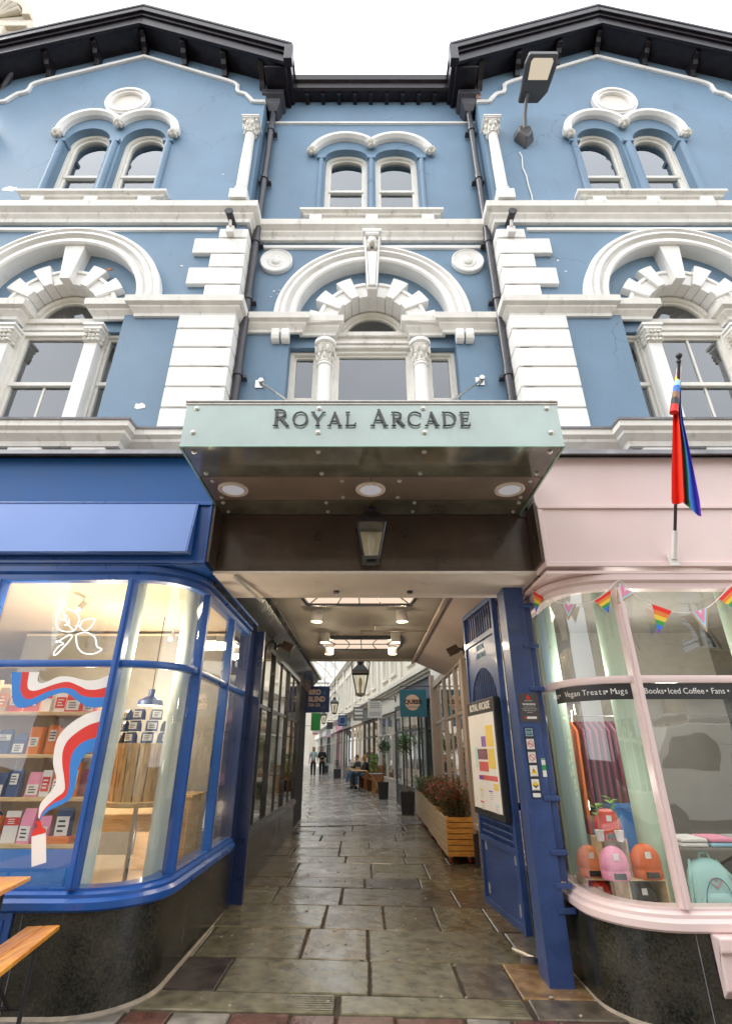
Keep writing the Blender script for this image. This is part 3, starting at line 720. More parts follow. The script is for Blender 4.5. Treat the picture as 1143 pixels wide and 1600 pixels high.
def granite():
    m, nt, o = newmat('granite'); N = nt.nodes.new; L = nt.links.new
    b = N('ShaderNodeBsdfPrincipled'); L(b.outputs[0], o.inputs[0]); tc = N('ShaderNodeTexCoord')
    v = N('ShaderNodeTexVoronoi'); v.inputs['Scale'].default_value = 55
    n = N('ShaderNodeTexNoise'); n.inputs['Scale'].default_value = 4; n.inputs['Detail'].default_value = 6
    n5 = N('ShaderNodeTexNoise'); n5.inputs['Scale'].default_value = 60; n5.inputs['Detail'].default_value = 4
    r = N('ShaderNodeValToRGB'); e = r.color_ramp.elements; e[0].position = .38; e[0].color = (.006, .008, .007, 1); e[1].position = .62; e[1].color = (.050, .045, .032, 1)
    k = r.color_ramp.elements.new(.72); k.color = (.12, .115, .10, 1)
    r2 = N('ShaderNodeValToRGB'); r2.color_ramp.elements[0].position = .0; r2.color_ramp.elements[1].position = .12; r2.color_ramp.elements[0].color = (1, 1, 1, 1); r2.color_ramp.elements[1].color = (0, 0, 0, 1)
    mm = N('ShaderNodeMixRGB'); mm.inputs[2].default_value = (.16, .16, .14, 1)
    for x in (v, n, n5): L(tc.outputs['Object'], x.inputs['Vector'])
    ad = N('ShaderNodeMath'); ad.operation = 'ADD'; ml = N('ShaderNodeMath'); ml.operation = 'MULTIPLY'; ml.inputs[1].default_value = .5
    L(n.outputs['Fac'], ad.inputs[0]); L(n5.outputs['Fac'], ad.inputs[1]); L(ad.outputs[0], ml.inputs[0]); L(ml.outputs[0], r.inputs[0])
    L(v.outputs['Distance'], r2.inputs[0]); L(r2.outputs[0], mm.inputs[0]); L(r.outputs[0], mm.inputs[1]); L(mm.outputs[0], b.inputs['Base Color'])
    mr = N('ShaderNodeMapRange'); mr.inputs['To Min'].default_value = .08; mr.inputs['To Max'].default_value = .38; L(n.outputs['Fac'], mr.inputs[0]); L(mr.outputs[0], b.inputs['Roughness'])
    MATS['granite'] = m
granite()
paint('cement', (.30, .25, .19), .7, .25, 12, .6, 30, dirt=.8, dirtc=(.12, .09, .07))
def shopfront(s, zo, colr, root, gl='shop_glass'):
    """curved display window front: s=-1 left, +1 right; zo lifts the window heights"""
    zs, zt, zh = .62+zo, 2.07+zo*1.1, 2.83+zo*.7
    c = (2.05, .22); r = .47
    corner = [(c[0]+r*math.cos(R(a)), c[1]+r*math.sin(R(a))) for a in range(270, 179, -9)]
    front = [(5.9, -.25), (3.2, -.25)]
    back = [(1.58, 1.22), (1.58, 2.08)]
    path = [(s*a, b) for a, b in front + corner + back]
    sg = 1 if s > 0 else -1      # path runs towards the passage
    # right side path runs -x so the outward side (-y) is on its left
    sign = -1 if s > 0 else 1
    def sw(prof, name, mat, pth=path, parent=root, **k):
        m = MB(); m.sweep(pth, prof, XY, sign=sign); return m.build(name, mat, parent, **k)
    sw([(-.12, -.12), (.035, -.12), (.035, zs-.125), (-.12, zs-.125)], 'stall_riser', 'granite', smooth=30)
    sw([(.03, -.12), (.062, -.12), (.055, gz(s*1.8, 0)+.004), (.036, gz(s*1.8, 0)+.02), (.03, gz(s*1.8, 0)+.02)], 'cement_fillet', 'cement', smooth=30)
    sw([(-.12, zs-.125), (.06, zs-.125), (.075, zs-.11), (.075, zs-.07), (.05, zs-.05), (.05, zs-.03), (.02, zs-.015), (.02, zs), (-.12, zs)], 'sill', colr, smooth=30)
    sw([(-.05, zt), (.018, zt), (.022, zt+.01), (.022, zt+.045), (.018, zt+.055), (-.05, zt+.055)], 'transom', colr, smooth=30)
    sw([(-.08, zh), (.02, zh), (.02, zh+.05), (.05, zh+.07), (.05, zh+.12), (-.08, zh+.12)], 'window_head', colr, smooth=30)
    # mullions
    def mull(x, y, ang, w=.03, d=.045):
        m = MB(); m.T = Matrix.Translation((s*x, y, 0)) @ Matrix.Rotation(ang*s, 4, 'Z')
        m.box(-w, w, -d-.01, d-.01, zs-.002, zh+.002); m.box(-w*.45, w*.45, -d-.02, -d-.008, zs, zh)
        m.build('mullion', colr, root, bevel=.005)
    mull(3.2, -.25, 0); mull(2.06 if s > 0 else 2.08, -.25, 0)
    if s < 0: mull(1.58, .22, math.pi/2)
    mull(1.58, 1.22, math.pi/2, .028)
    m = MB(); m.box(s*1.55, s*1.75, 2.06, 2.30, -.1, zh+.12); m.build('corner_post', colr if s > 0 else 'navy', root, bevel=.006)
    # panes
    def pane(pts, z0, z1):
        m = MB(); v = []; n = len(pts)
        for a, b in pts: v += [(s*a, b, z0), (s*a, b, z1)]
        m.add(v, [(2*i, 2*i+2, 2*i+3, 2*i+1) for i in range(n-1)])
        return m.build('pane', gl, root, smooth=60, recalc=False)
    cfine = [(c[0]+r*math.cos(R(a)), c[1]+r*math.sin(R(a))) for a in range(270, 179, -5)]
    for z0, z1 in ((zs-.01, zt+.01), (zt+.045, zh+.01)):
        pane([(5.9, -.25), (3.2, -.25)], z0, z1); pane([(3.2, -.25), (2.06, -.25)], z0, z1)
        pane(cfine, z0, z1); pane([(1.58, .22), (1.58, 1.22)], z0, z1); pane([(1.58, 1.22), (1.58, 2.06)], z0, z1)
    # soffit under the fascia
    o = [(5.9, -.30), (1.475, -.30), (1.475, 2.1), (1.6, 2.1), (1.6, .22)] + [(a, b) for a, b in reversed(corner)][1:] + [(5.9, -.2)]
    m = MB(); m.plate([(s*a, b) for a, b in o], [], zh+.125, zh+.15, mp=XY); m.build('soffit', colr, root)
    return zs, zt, zh, path, sw
bs = thing('blue_shopfront', 'glossy blue curved corner shopfront with a leaf emblem in its window, left of the entrance', 'shopfront')
zsL, ztL, zhL, pathL, sw = shopfront(-1, .09, 'shop_blue', bs)
m = MB(); m.box(-5.9, -1.475, -.27, -.05, 3.63, 4.12); m.build('upper_fascia', 'azure_blue', bs, bevel=.004)
m = MB(); m.box(-5.9, -1.475, -.30, -.05, 3.03, 3.61); m.box(-5.9, -1.475, -.325, -.30, 3.585, 3.62); m.box(-5.9, -1.475, -.32, -.30, 3.03, 3.06); m.box(-1.50, -1.475, -.315, -.30, 3.06, 3.585); m.build('fascia', 'shop_blue', bs, bevel=.004)
m = MB(); m.plate([(-.33, 3.60), (-.42, 3.10), (-.325, 3.10), (-.325, 3.60)], [], -5.9, -1.60, mp=lambda a, b, h: (h, a, b)); sb = m.build('sign_board', 'sign_blue', bs, bevel=.004)
m = MB(); m.plate([(-.345, 3.585), (-.335, 3.6), (-.43, 3.10), (-.44, 3.10)], [], -1.615, -1.595, mp=lambda a, b, h: (h, a, b)); m.plate([(-.336, 3.60), (-.325, 3.61), (-.325, 3.60)], [], -5.9, -1.6, mp=lambda a, b, h: (h, a, b)); m.build('sign_edge', 'shop_blue', sb)
m = MB(); m.box(-1.62, -1.575, .80, 1.05, .30, .60); m.build('bracket_panel', 'shop_blue', bs, bevel=.01)
m = MB(); m.box(-5.9, -2.42, -.30, -.286, .36, .585); m.box(-5.9, -2.47, -.31, -.30, .40, .545); m.build('riser_panel', 'shop_blue', bs, bevel=.004)
m = MB()
for x in (-2.36, -3.2): m.box(x-.0015, x+.0015, -.2895, -.28, -.05, .58)
m.build('granite_joint', 'lead', bs)
m = MB(); m.plate([(-.05, 4.22), (-.37, 4.15), (-.38, 4.10), (-.36, 4.10), (-.35, 4.13), (-.05, 4.19)], [], -5.9, -1.45, mp=lambda a, b, h: (h, a, b)); m.build('lead_flashing', 'lead', bs)
ps = thing('pink_shopfront', 'pale pink curved corner shopfront with a rainbow flag and bunting, right of the entrance', 'shopfront')
zsR, ztR, zhR, pathR, sw2 = shopfront(1, -.02, 'pink_paint', ps, 'pink_shop_glass')
m = MB(); m.box(1.475, 5.9, -.275, -.05, 3.60, 4.12); m.build('upper_fascia', 'pink_paint', ps, bevel=.004)
m = MB(); m.box(1.475, 5.9, -.30, -.05, 3.0, 3.585)
m.box(1.475, 5.9, -.318, -.30, 3.0, 3.045); m.box(1.475, 1.52, -.314, -.30, 3.045, 3.555); m.box(1.475, 5.9, -.32, -.30, 3.555, 3.592); m.build('fascia', 'pink_paint', ps, bevel=.005)
m = MB(); m.plate([(-.05, 4.22), (-.37, 4.15), (-.38, 4.10), (-.36, 4.10), (-.35, 4.13), (-.05, 4.19)], [], 1.45, 5.9, mp=lambda a, b, h: (h, a, b)); m.build('lead_flashing', 'lead', ps)
m = MB(); m.box(2.08, 2.084, -.2895, -.28, -.1, .48); m.build('granite_joint', 'lead', ps)
m = MB(); m.plate([(-.29, .475), (-.40, .475), (-.40, .40), (-.37, .38), (-.36, .20), (-.29, .14)], [], 2.17, 2.42, mp=lambda a, b, h: (h, a, b)); m.build('console_bracket', 'pink_paint', ps, bevel=.01)

# ---- brown beam and cream soffit over the passage mouth
m = MB(); m.box(-1.47, 1.47, -.054, .0, 3.05, 3.66); m.box(-1.47, 1.47, -.066, -.05, 3.05, 3.075); m.box(-1.47, 1.47, -.066, -.05, 3.58, 3.61); part(m, 'entrance_beam', 'brown_beam', bevel=.004)
for s in (-1, 1):
    m = MB(); m.box(s*1.4745, s*1.45, -.299, -.07, 3.05, 3.62); part(m, 'beam_return', 'brown_beam')
m = MB(); m.plate(rect(-1.5, 1.5, -.06, .75), [], 3.02, 3.046, mp=XY); m.box(-1.27, .93, .73, .75, 3.046, 3.31); sf = part(m, 'passage_soffit', 'cream_soffit', bevel=.003)
m = MB()
for x in (-.38, .36): m.lathe([(.03, 3.021), (.03, 3.0)], (x, .5, 0), 16)
part(m, 'hole_disc', 'black_frame', sf)  # black discs put in where the soffit has dark holes
m = MB(); m.tube([(-1.28, -.03, 3.0), (-1.18, .72, 2.985)], .016, 8); m.tube([(-1.18, .72, 2.985), (-1.18, .80, 3.0)], .02, 8); part(m, 'conduit', 'rim_white', sf, smooth=40)
# ceiling, its sloping bulkheads
m = MB(); m.box(-1.28, .95, .75, 6.7, 3.335, 3.37); part(m, 'passage_ceiling', 'ceiling_taupe')
m = MB(); m.plate([(-1.26, 3.30), (-1.30, 3.30), (-1.62, 2.98), (-1.575, 2.93), (-1.555, 2.96)], [], .20, 9.4, mp=XZ); m.box(-1.30, -1.235, .75, 9.4, 3.24, 3.30)
part(m, 'bulkhead', 'black_frame', bevel=.003)
m = MB(); m.plate([(.92, 3.30), (.98, 3.30), (1.62, 3.06), (1.60, 3.0)], [], .20, 6.7, mp=XZ); m.box(.885, .935, .75, 6.7, 3.25, 3.30); part(m, 'bulkhead', 'taupe_pink', bevel=.003)
m = MB(); m.box(-1.475, 1.475, .02, .72, 3.35, 4.25); part(m, 'floor_slab', 'dark_room')
m = MB(); m.box(-5.9, 5.9, .28, 6.6, 4.0, 4.15); part(m, 'floor_slab', 'dark_room')
m = MB(); m.box(-1.6, 1.7, 6.6, 6.72, 3.3, 3.5); part(m, 'ceiling_edge', 'ceiling_taupe')
emit('panel_glow', (1.0, 0.78, 0.60), .62); emit('lamp_warm', (1.0, 0.86, 0.55), 6.0)
LAMPS = []
def point(name, p, e, c, r=.05):
    l = bpy.data.lights.new(name, 'POINT'); l.energy = e; l.color = c; l.shadow_soft_size = r
    o = bpy.data.objects.new(name, l); COL.objects.link(o); o.location = p; LAMPS.append(o); return o
# leaded light boxes in the passage ceiling
for i, y0 in enumerate((1.0, 4.2)):
    t = thing('ceiling_light_box', ('leaded glass light box set in the passage ceiling nearest the street', 'leaded glass light box set in the passage ceiling farther inside')[i], 'ceiling light', (0, 0, 0), group='leaded light boxes in the passage ceiling')
    x0, x1, y1 = -.88, .55, y0+1.05
    m = MB(); m.plate([(x0+.06, y0+.06), (x1-.06, y0+.06), (x1, (y0+y1)/2), (x1-.06, y1-.06), (x0+.06, y1-.06), (x0, (y0+y1)/2)], [], 3.295, 3.305, mp=XY); m.build('diffuser', 'panel_glow', t)
    m = MB(); o = [(x0+.03, y0), (x1-.03, y0), (x1+.02, (y0+y1)/2), (x1-.03, y1), (x0+.03, y1), (x0-.02, (y0+y1)/2)]
    m.plate(o, [[(x0+.07, y0+.04), (x1-.07, y0+.04), (x1-.02, (y0+y1)/2), (x1-.07, y1-.04), (x0+.07, y1-.04), (x0+.02, (y0+y1)/2)]], 3.27, 3.335, mp=XY)
    ym = (y0+y1)/2
    bars = [[(x0+.03, ym), (x1-.03, ym)], [((x0+x1)/2, y0), ((x0+x1)/2, y1)]]
    for sx, xe in ((1, x0), (-1, x1)):
        bars += [[(xe+sx*.42, y0), (xe+sx*.50, ym-.15), (xe+sx*.50, ym+.15), (xe+sx*.42, y1)], [(xe+sx*.06, y0+.03), (xe+sx*.27, ym)], [(xe+sx*.06, y1-.03), (xe+sx*.27, ym)]]
    for b in bars: m.tube([(a, c, 3.288) for a, c in b], .009, 6)
    m.build('lead_frame', 'black_frame', t)
    al = bpy.data.lights.new('light_box_lamp', 'AREA'); al.shape = 'RECTANGLE'; al.size = 1.3; al.size_y = .9; al.energy = 16; al.color = (1, .82, .62)
    ao = bpy.data.objects.new('light_box_lamp', al); COL.objects.link(ao); ao.location = ((x0+x1)/2, ym, 3.262)
dl = None; names = ['left one of the pair nearest the street', 'right one of the pair nearest the street', 'left one of the middle pair', 'right one of the middle pair', 'left one of the farthest pair', 'right one of the farthest pair']
paint('drum_white', (.55, .52, .48), .5, .05, 5, 0)
for i, (x, y) in enumerate(((-.745, 2.4), (.41, 2.4), (-.745, 3.86), (.40, 3.86), (-.745, 4.93), (.40, 4.93))):
    lab = 'white drum downlight on the passage ceiling, ' + names[i]
    if dl is None:
        dl = thing('ceiling_downlight', lab, 'downlight', (x, y, 3.15), group='drum downlights on the passage ceiling')
        m = MB(); m.lathe([(.08, .15), (.08, .0), (.068, -.002), (.066, .02)], (0, 0, 0), 24); m.build('drum', 'drum_white', dl, smooth=40)
        m = MB(); m.lathe([(.065, .003), (.065, .001)], (0, 0, 0), 20); m.build('lens', 'lamp_warm', dl)
    else: dup(dl, (x, y, 3.15), 0, lab)
    point('downlight_lamp', (x, y, 3.10), 5, (1, .85, .6), .05)
m = MB(); m.tube([(-.15, 3.55, 3.27), (.95, 3.55, 3.27)], .012, 6); m.tube([(.05, 3.2, 3.27), (.05, 3.55, 3.27)], .012, 6); m.tube([(-.15, 3.4, 3.2), (-.15, 3.56, 3.27)], .014, 6)
part(m, 'sprinkler_pipe', 'bronze_panel')

# ================================================================ glass entrance canopy
CN = thing('entrance_canopy', 'green glass box canopy with raised capital letters over the entrance', 'canopy')
X0, X1, YF, YB, Z0, Z1 = -1.462, 1.392, -1.27, -.07, 3.61, 3.99
m = MB(); m.box(X0, X1, YF-.012, YF, Z0-.0, Z1); gf = m.build('front_glass', 'green_glass', CN)
for e, x in ((-1, X0), (1, X1)):
    m = MB(); m.box(x-.006, x+.006, YF+.003, YB, Z0-.0, Z1); m.build('side_glass', 'green_glass', CN)
m = MB(); m.box(X0+.01, X1-.01, YF+.002, -.807, Z0-.001, Z0+.012); m.build('soffit_glass', 'under_glass', CN)
m = MB(); m.box(X0+.02, X1-.02, -.803, -.393, Z0-.006, Z0+.02); m.build('soffit_panel', 'bronze_panel', CN, bevel=.003)
m = MB(); m.box(X0+.01, X1-.01, -.389, YB, Z0-.001, Z0+.012); m.build('soffit_glass', 'under_glass', CN)
m = MB(); m.box(X0-.006, X1+.006, YF-.014, YF-.0005, Z0-.008, Z0-.001)
for x in (X0, X1): m.box(x-.008, x+.008, YF, YB, Z0-.008, Z0-.001)
m.build('glass_edge', 'edge_glass', CN)
m = MB(); m.box(X0-.01, X1+.01, YF-.02, YB+.2, Z1+.001, Z1+.02); m.box(X0-.01, X1+.01, YF-.02, YF-.004, Z1-.01, Z1+.03); m.build('top_ledge', 'rim_white', CN, bevel=.003)
m = MB(); m.box(-.042, -.038, -.805, YB, Z0-.0075, Z0-.006); m.build('panel_joint', 'black_frame', CN)
def bolt(p, d):
    q = Vector(p); d = Vector(d); sc = MB()
    sc.tube([q, q+d*.008], .02, 14); sc.tube([q+d*.008, q+d*.018], [.016, .011], 12); sc.build('bolt', 'screw_steel', CN, smooth=40)
for x in (-1.38, -.44, .36, 1.31): bolt((x, YF-.012, 3.945), (0, -1, 0)); bolt((x, YF-.012, 3.725), (0, -1, 0))
for x in (-1.38, -.44, .36, 1.31):
    for y in (-1.2, -.87, -.33, -.14): bolt((x, y, Z0-.001), (0, 0, -1))
for x in (-1.36, -.28, .20, 1.29):
    for y in (-.75, -.45): bolt((x, y, Z0-.006), (0, 0, -1))
emit('faint_glow_lens', (.75, .70, .72), .30)  # unlit lens given a faint glow for its pale grey tone
for x in (-1.224, -.04, 1.157):
    m = MB(); m.lathe([(.128, Z0-.006), (.128, Z0-.018), (.118, Z0-.024), (.095, Z0-.02), (.092, Z0-.008)], (x, -.6, 0), 32); lt = m.build('recessed_light', 'cream_soffit', CN, smooth=35)
    m = MB(); m.lathe([(.091, Z0-.012), (.09, Z0-.016)], (x, -.6, 0), 28); m.build('lens', 'faint_glow_lens', lt)
for s in (-1, 1):
    a = (s*1.30, .255, 5.46) if s < 0 else (1.27, .255, 5.5); b = (s*.525-.045, -1.12, 4.02)
    m = MB(); m.tube([a, b], .014, 10); m.tube([(a[0], .20, a[2]-.0), (a[0], .26, a[2])], .03, 10); m.box(a[0]-.07, a[0]+.03, .245, .262, a[2]-.08, a[2]+.03); m.box(b[0]-.02, b[0]+.02, b[1]-.04, b[1]+.04, 3.99, 4.05)
    m.build('support_rod', 'steel', CN, smooth=40)
# serif capitals drawn stroke by stroke
def serif(ch):
    T, t, z = .135, .055, .03      # thick, thin, serif thickness
    P = []
    def bar(x0, y0, x1, y1, w): 
        d = Vector((x1-x0, y1-y0)).normalized(); n = Vector((-d.y, d.x))*w/2
        P.append([(x0+n.x, y0+n.y), (x0-n.x, y0-n.y), (x1-n.x, y1-n.y), (x1+n.x, y1+n.y)])
    def sf(x, y, w, up=0): P.append([(x-w, y), (x+w, y), (x+w*.9, y+z), (x+w*.35, y+z*1.8), (x-w*.35, y+z*1.8), (x-w*.9, y+z)] if not up else [(x-w, y), (x+w, y), (x+w*.9, y-z), (x+w*.35, y-z*1.8), (x-w*.35, y-z*1.8), (x-w*.9, y-z)])
    def bowl(cx, cy, rx, ry, a0, a1, wt=T, wn=t, n=16):
        o = []; i = []
        for k in range(n+1):
            a = R(a0+(a1-a0)*k/n); w = wn+(wt-wn)*abs(math.cos(a))**1.5
            o.append((cx+(rx)*math.cos(a), cy+(ry)*math.sin(a))); i.append((cx+(rx-w)*math.cos(a), cy+(ry-wn-(w-wn)*.0)*math.sin(a)))
        for k in range(n): P.append([o[k], o[k+1], i[k+1], i[k]])
    if ch == 'R': bar(.17, 0, .17, 1, T); sf(.17, 0, .15); sf(.12, 1, .10, 1); bowl(.32, .74, .34, .26, -90, 90); bar(.17, .975, .34, .975, t*.9); bar(.17, .505, .34, .505, t*.9); bar(.38, .50, .74, .03, T); sf(.76, 0, .09); wd = .86
    elif ch == 'O': bowl(.47, .5, .47, .52, 0, 360, n=36); wd = .98
    elif ch == 'Y': bar(.42, 0, .42, .5, T); sf(.42, 0, .15); bar(.42, .45, .10, .98, T); bar(.42, .45, .74, .98, t); sf(.10, 1, .13, 1); sf(.76, 1, .12, 1); wd = .88
    elif ch == 'A': bar(.42, 1.0, .12, .02, t); bar(.40, 1.0, .74, .02, T); bar(.22, .34, .62, .34, t); sf(.11, 0, .12); sf(.75, 0, .14); wd = .90
    elif ch == 'L': bar(.17, 0, .17, 1, T); sf(.17, 1, .14, 1); bar(.03, .03, .62, .03, t); P.append([(.62, 0), (.70, .22), (.66, .22), (.52, .05)]); wd = .74
    elif ch == 'C': bowl(.47, .5, .47, .52, 48, 312, n=30); P.append([(.76, .85), (.82, .98), (.84, .68), (.80, .68)]); wd = .90
    elif ch == 'D': bar(.17, 0, .17, 1, T); sf(.14, 0, .11); sf(.14, 1, .11, 1); bowl(.38, .5, .50, .5, -90, 90, n=24); bar(.14, .972, .42, .972, t); bar(.14, .028, .42, .028, t); wd = .94
    elif ch == 'E': bar(.17, 0, .17, 1, T); bar(.03, .972, .60, .972, t); bar(.17, .52, .50, .52, t); bar(.03, .028, .64, .028, t); P.append([(.56, .99), (.61, .99), (.61, .80), (.58, .80)]); P.append([(.58, .01), (.66, .24), (.62, .24), (.50, .04)]); P.append([(.49, .42), (.52, .42), (.52, .62), (.49, .62)]); wd = .72
    else: return [], .55
    return P, wd
def serif_word(s, x, y, z, h, parent, mat, th=.012, gap=.13, small=None):
    ws = []; tot = 0
    for i, c in enumerate(s):
        k = h if (small is None or i in small) else h*.84
        P, wd = serif(c); ws.append((c, P, wd, k)); tot += (wd+gap)*k
    cur = x-tot/2
    for c, P, wd, k in ws:
        if P:
            m = MB()
            for j, poly in enumerate(P): m.plate([(cur+a*k, z+b*k) for a, b in poly], [], y-th-.0004*(j % 5), y)
            o = m.build('letter', mat, parent)
        cur += (wd+gap)*k
serif_word('ROYAL ARCADE', -.025, YF-.022, 3.775, .150, CN, 'letter_black', small=(0, 6))
for o in [c for c in COL.objects if c.parent == CN and c.name.startswith('letter')]: pass
# ---- lantern on the beam
paint('lantern_black', (.014, .012, .016), .3, .2, 8, .1, 30, coat=.4)
glass('lantern_glass', .06, 3, (.95, .93, .85))
paint('lantern_back', (.60, .55, .42), .6, .15, 6, .1)
def lantern(name, label, loc, k=1.0, group=None, hang=None, lit=False):
    t = thing(name, label, 'lantern', loc, group=group)
    m = MB(); a, b, z0, z1 = .066, .125, .03, .335
    ring = lambda w, z: [(-w, -w, z), (w, -w, z), (w, w, z), (-w, w, z)]
    for i in range(4):
        c0 = ring(a, z0)[i]; c1 = ring(b, z1)[i]; m.tube([c0, c1], .010, 6)
    m.box(-a-.012, a+.012, -a-.012, a+.012, 0, .03)
    m.box(-a*.6, a*.6, -a*.6, a*.6, -.02, 0)
    for w, z in ((b, z1),):
        m.box(-w-.014, w+.014, -w-.014, -w+.010, z-.012, z+.022); m.box(-w-.014, w+.014, w-.01, w+.014, z-.012, z+.022); m.box(-w-.014, -w+.01, -w, w, z-.012, z+.022); m.box(w-.01, w+.014, -w, w, z-.012, z+.022)
    m.build('frame', 'lantern_black', t)
    m = MB(); r0, r1 = ring(b+.012, z1+.02), ring(.055, z1+.12); m.add(r0+r1, [(0, 1, 5, 4), (1, 2, 6, 5), (2, 3, 7, 6), (3, 0, 4, 7), (4, 5, 6, 7)])
    m.lathe([(.05, z1+.12), (.05, z1+.16), (.065, z1+.17), (.02, z1+.20)], (0, 0, 0), 12); m.build('hood', 'lantern_black', t)
    m = MB(); m.lathe([(.026, z1+.20), (.020, z1+.215), (.004, z1+.255)], (0, 0, 0), 12); m.build('finial', 'brass', t, smooth=40)
    m = MB(); r0, r1 = ring(a, z0), ring(b, z1); m.add(r0+r1, [(0, 1, 5, 4), (1, 2, 6, 5), (2, 3, 7, 6), (3, 0, 4, 7)]); m.build('pane', 'lantern_glass', t, recalc=False)
    m = MB(); m.lathe([(.02, .03), (.02, .13), (.03, .15), (.03, .22), (.012, .26)], (0, 0, 0), 12); m.build('bulb', 'drum_white', t, smooth=40)
    if hang: 
        m = MB(); m.tube([(0, 0, z1+.25), (0, 0, hang)], .012/k, 6)
        for s in (-1, 1): m.tube([(s*.13, 0, z1+.03), (s*.15, 0, z1+.15), (s*.09, 0, z1+.28), (0, 0, z1+.36)], .009, 6)
        m.build('rod', 'lantern_black', t)
    t.scale = (k, k, k)
    return t
lt = lantern('wall_lantern', 'old square street lantern hanging in front of the brown beam under the canopy', (-.035, -.32, 3.04), 1.0)
m = MB(); m.box(-.1, .1, -.1, -.099, .04, .33); 
m = MB(); m.add([(-.062, .04, .04), (.062, .04, .04), (.105, .09, .32), (-.105, .09, .32)], [(0, 1, 2, 3)]); m.build('reflector', 'lantern_back', lt, recalc=False)
# ================================================================ shop interiors
paint('cream_wall', (.70, .51, .31), .7, .06, 2, .05); paint('peach_ceiling', (.66, .55, .42), .8, .04, 2, 0); paint('shop_floor', (.50, .45, .38), .4, .1, 4, 0)
paint('dark_wall', (.055, .05, .045), .8, .2, 3, 0); paint('pale_green', (.46, .60, .48), .4, .04, 3, .05); paint('pale_column', (.62, .68, .62), .4, .04, 3, .05)
paint('grey_wall', (.25, .24, .22), .8, .1, 3, 0)
wood('pine', (.50, .32, .14), (.68, .48, .24)); wood('plywood', (.60, .42, .22), (.72, .55, .34), scale=(3, 3, 14)); wood('barrel_wood', (.42, .25, .09), (.72, .50, .24), scale=(14, 14, 1.5))
wood('orange_bench', (.62, .20, .02), (.90, .42, .06), .3, (16, 1.5, 16), .5); wood('orange_slats', (.50, .20, .03), (.72, .36, .08), .45, (2, 2, 14)); wood('grey_slats', (.36, .27, .17), (.52, .41, .28), .6, (2, 2, 14))
wood('brown_wood', (.20, .07, .02), (.36, .14, .04), .4)
def pc(name, c, r=.5, v=.04, b=0): return paint(name, c, r, v, 8, b)
for n, c in (('c_white', (.75, .73, .70)), ('c_red', (.62, .03, .02)), ('c_orange', (.75, .20, .03)), ('c_blue', (.03, .20, .58)), ('c_skyblue', (.20, .38, .60)), ('c_pink', (.78, .28, .42)), ('c_kraft', (.48, .32, .18)), ('c_navy', (.02, .05, .16)),
             ('c_black', (.02, .02, .022)), ('c_yellow', (.80, .55, .03)), ('c_green', (.03, .30, .06)), ('c_purple', (.20, .05, .42)), ('c_maroon', (.16, .012, .05)), ('c_mint', (.42, .70, .68)), ('c_ltblue', (.35, .65, .82)), ('c_brown', (.25, .12, .05)),
             ('c_grey', (.33, .33, .34)), ('c_teal', (.02, .16, .24)), ('c_salmon', (.80, .28, .12)), ('c_burnt', (.65, .13, .03))): pc(n, c)
def room(x0, x1, y0, y1, z0, z1, wall, ceil, floor, parent, skip=()):
    m = MB(); m.quad((x0, y1, z0), (x1, y1, z0), (x1, y1, z1), (x0, y1, z1))
    if 'l' not in skip: m.quad((x0, y0, z0), (x0, y1, z0), (x0, y1, z1), (x0, y0, z1))
    if 'r' not in skip: m.quad((x1, y0, z0), (x1, y1, z0), (x1, y1, z1), (x1, y0, z1))
    if 'f' in skip: m.quad((x0, y0, z0), (x1, y0, z0), (x1, y0, z1), (x0, y0, z1))
    m.build('room_wall', wall, parent, recalc=False)
    m = MB(); m.box(x0, x1, y0, y1, z1, z1+.03); m.build('room_ceiling', ceil, parent)
    m = MB(); m.box(x0, x1, y0, y1, z0-.03, z0); m.build('room_floor', floor, parent)
room(-5.9, -1.78, -.12, 4.2, .50, 3.02, 'cream_wall', 'peach_ceiling', 'shop_floor', bs, skip=('r',))
m = MB(); m.box(-1.85, -1.76, 2.3, 4.2, .5, 3.02); m.build('room_wall', 'cream_wall', bs)
for x, y in ((-2.165, .03), (-1.765, .37)):
    m = MB(); m.lathe([(.075, .5), (.075, 3.02)], (x, y, 0), 20); m.build('column', 'pale_column', bs, smooth=40)
room(1.78, 5.9, -.12, 3.6, .38, 2.98, 'dark_wall', 'grey_wall', 'grey_wall', ps, skip=('l',))
m = MB(); m.box(1.76, 1.85, 2.3, 3.6, .38, 2.98); m.build('room_wall', 'dark_wall', ps)
for x, y, r in ((2.21, .33, .105), (1.77, .80, .095), (3.35, .2, .12)):
    m = MB(); m.lathe([(r, .38), (r, 2.98)], (x, y, 0), 22); m.build('column', 'pale_green', ps, smooth=40)
for p, e in (((-3.0, 1.1, 2.2), 40), ((-2.5, 1.7, 2.1), 42), ((-3.6, 2.4, 2.1), 45), ((-2.9, -.05, 2.5), 16), ((-1.95, .2, 2.4), 10), ((-2.0, 1.0, .9), 5)): point('shop_light', p, e, (1, .83, .62), .08)
for p, e in (((2.9, 1.2, 2.3), 16), ((1.95, .55, 2.2), 9), ((2.75, .55, 2.0), 10), ((3.6, .9, 2.2), 12), ((1.86, -.02, 1.35), 1.2)): point('shop_light', p, e, (1, .93, .85), .1)  # lights added without fittings so the hats and stock show brighter
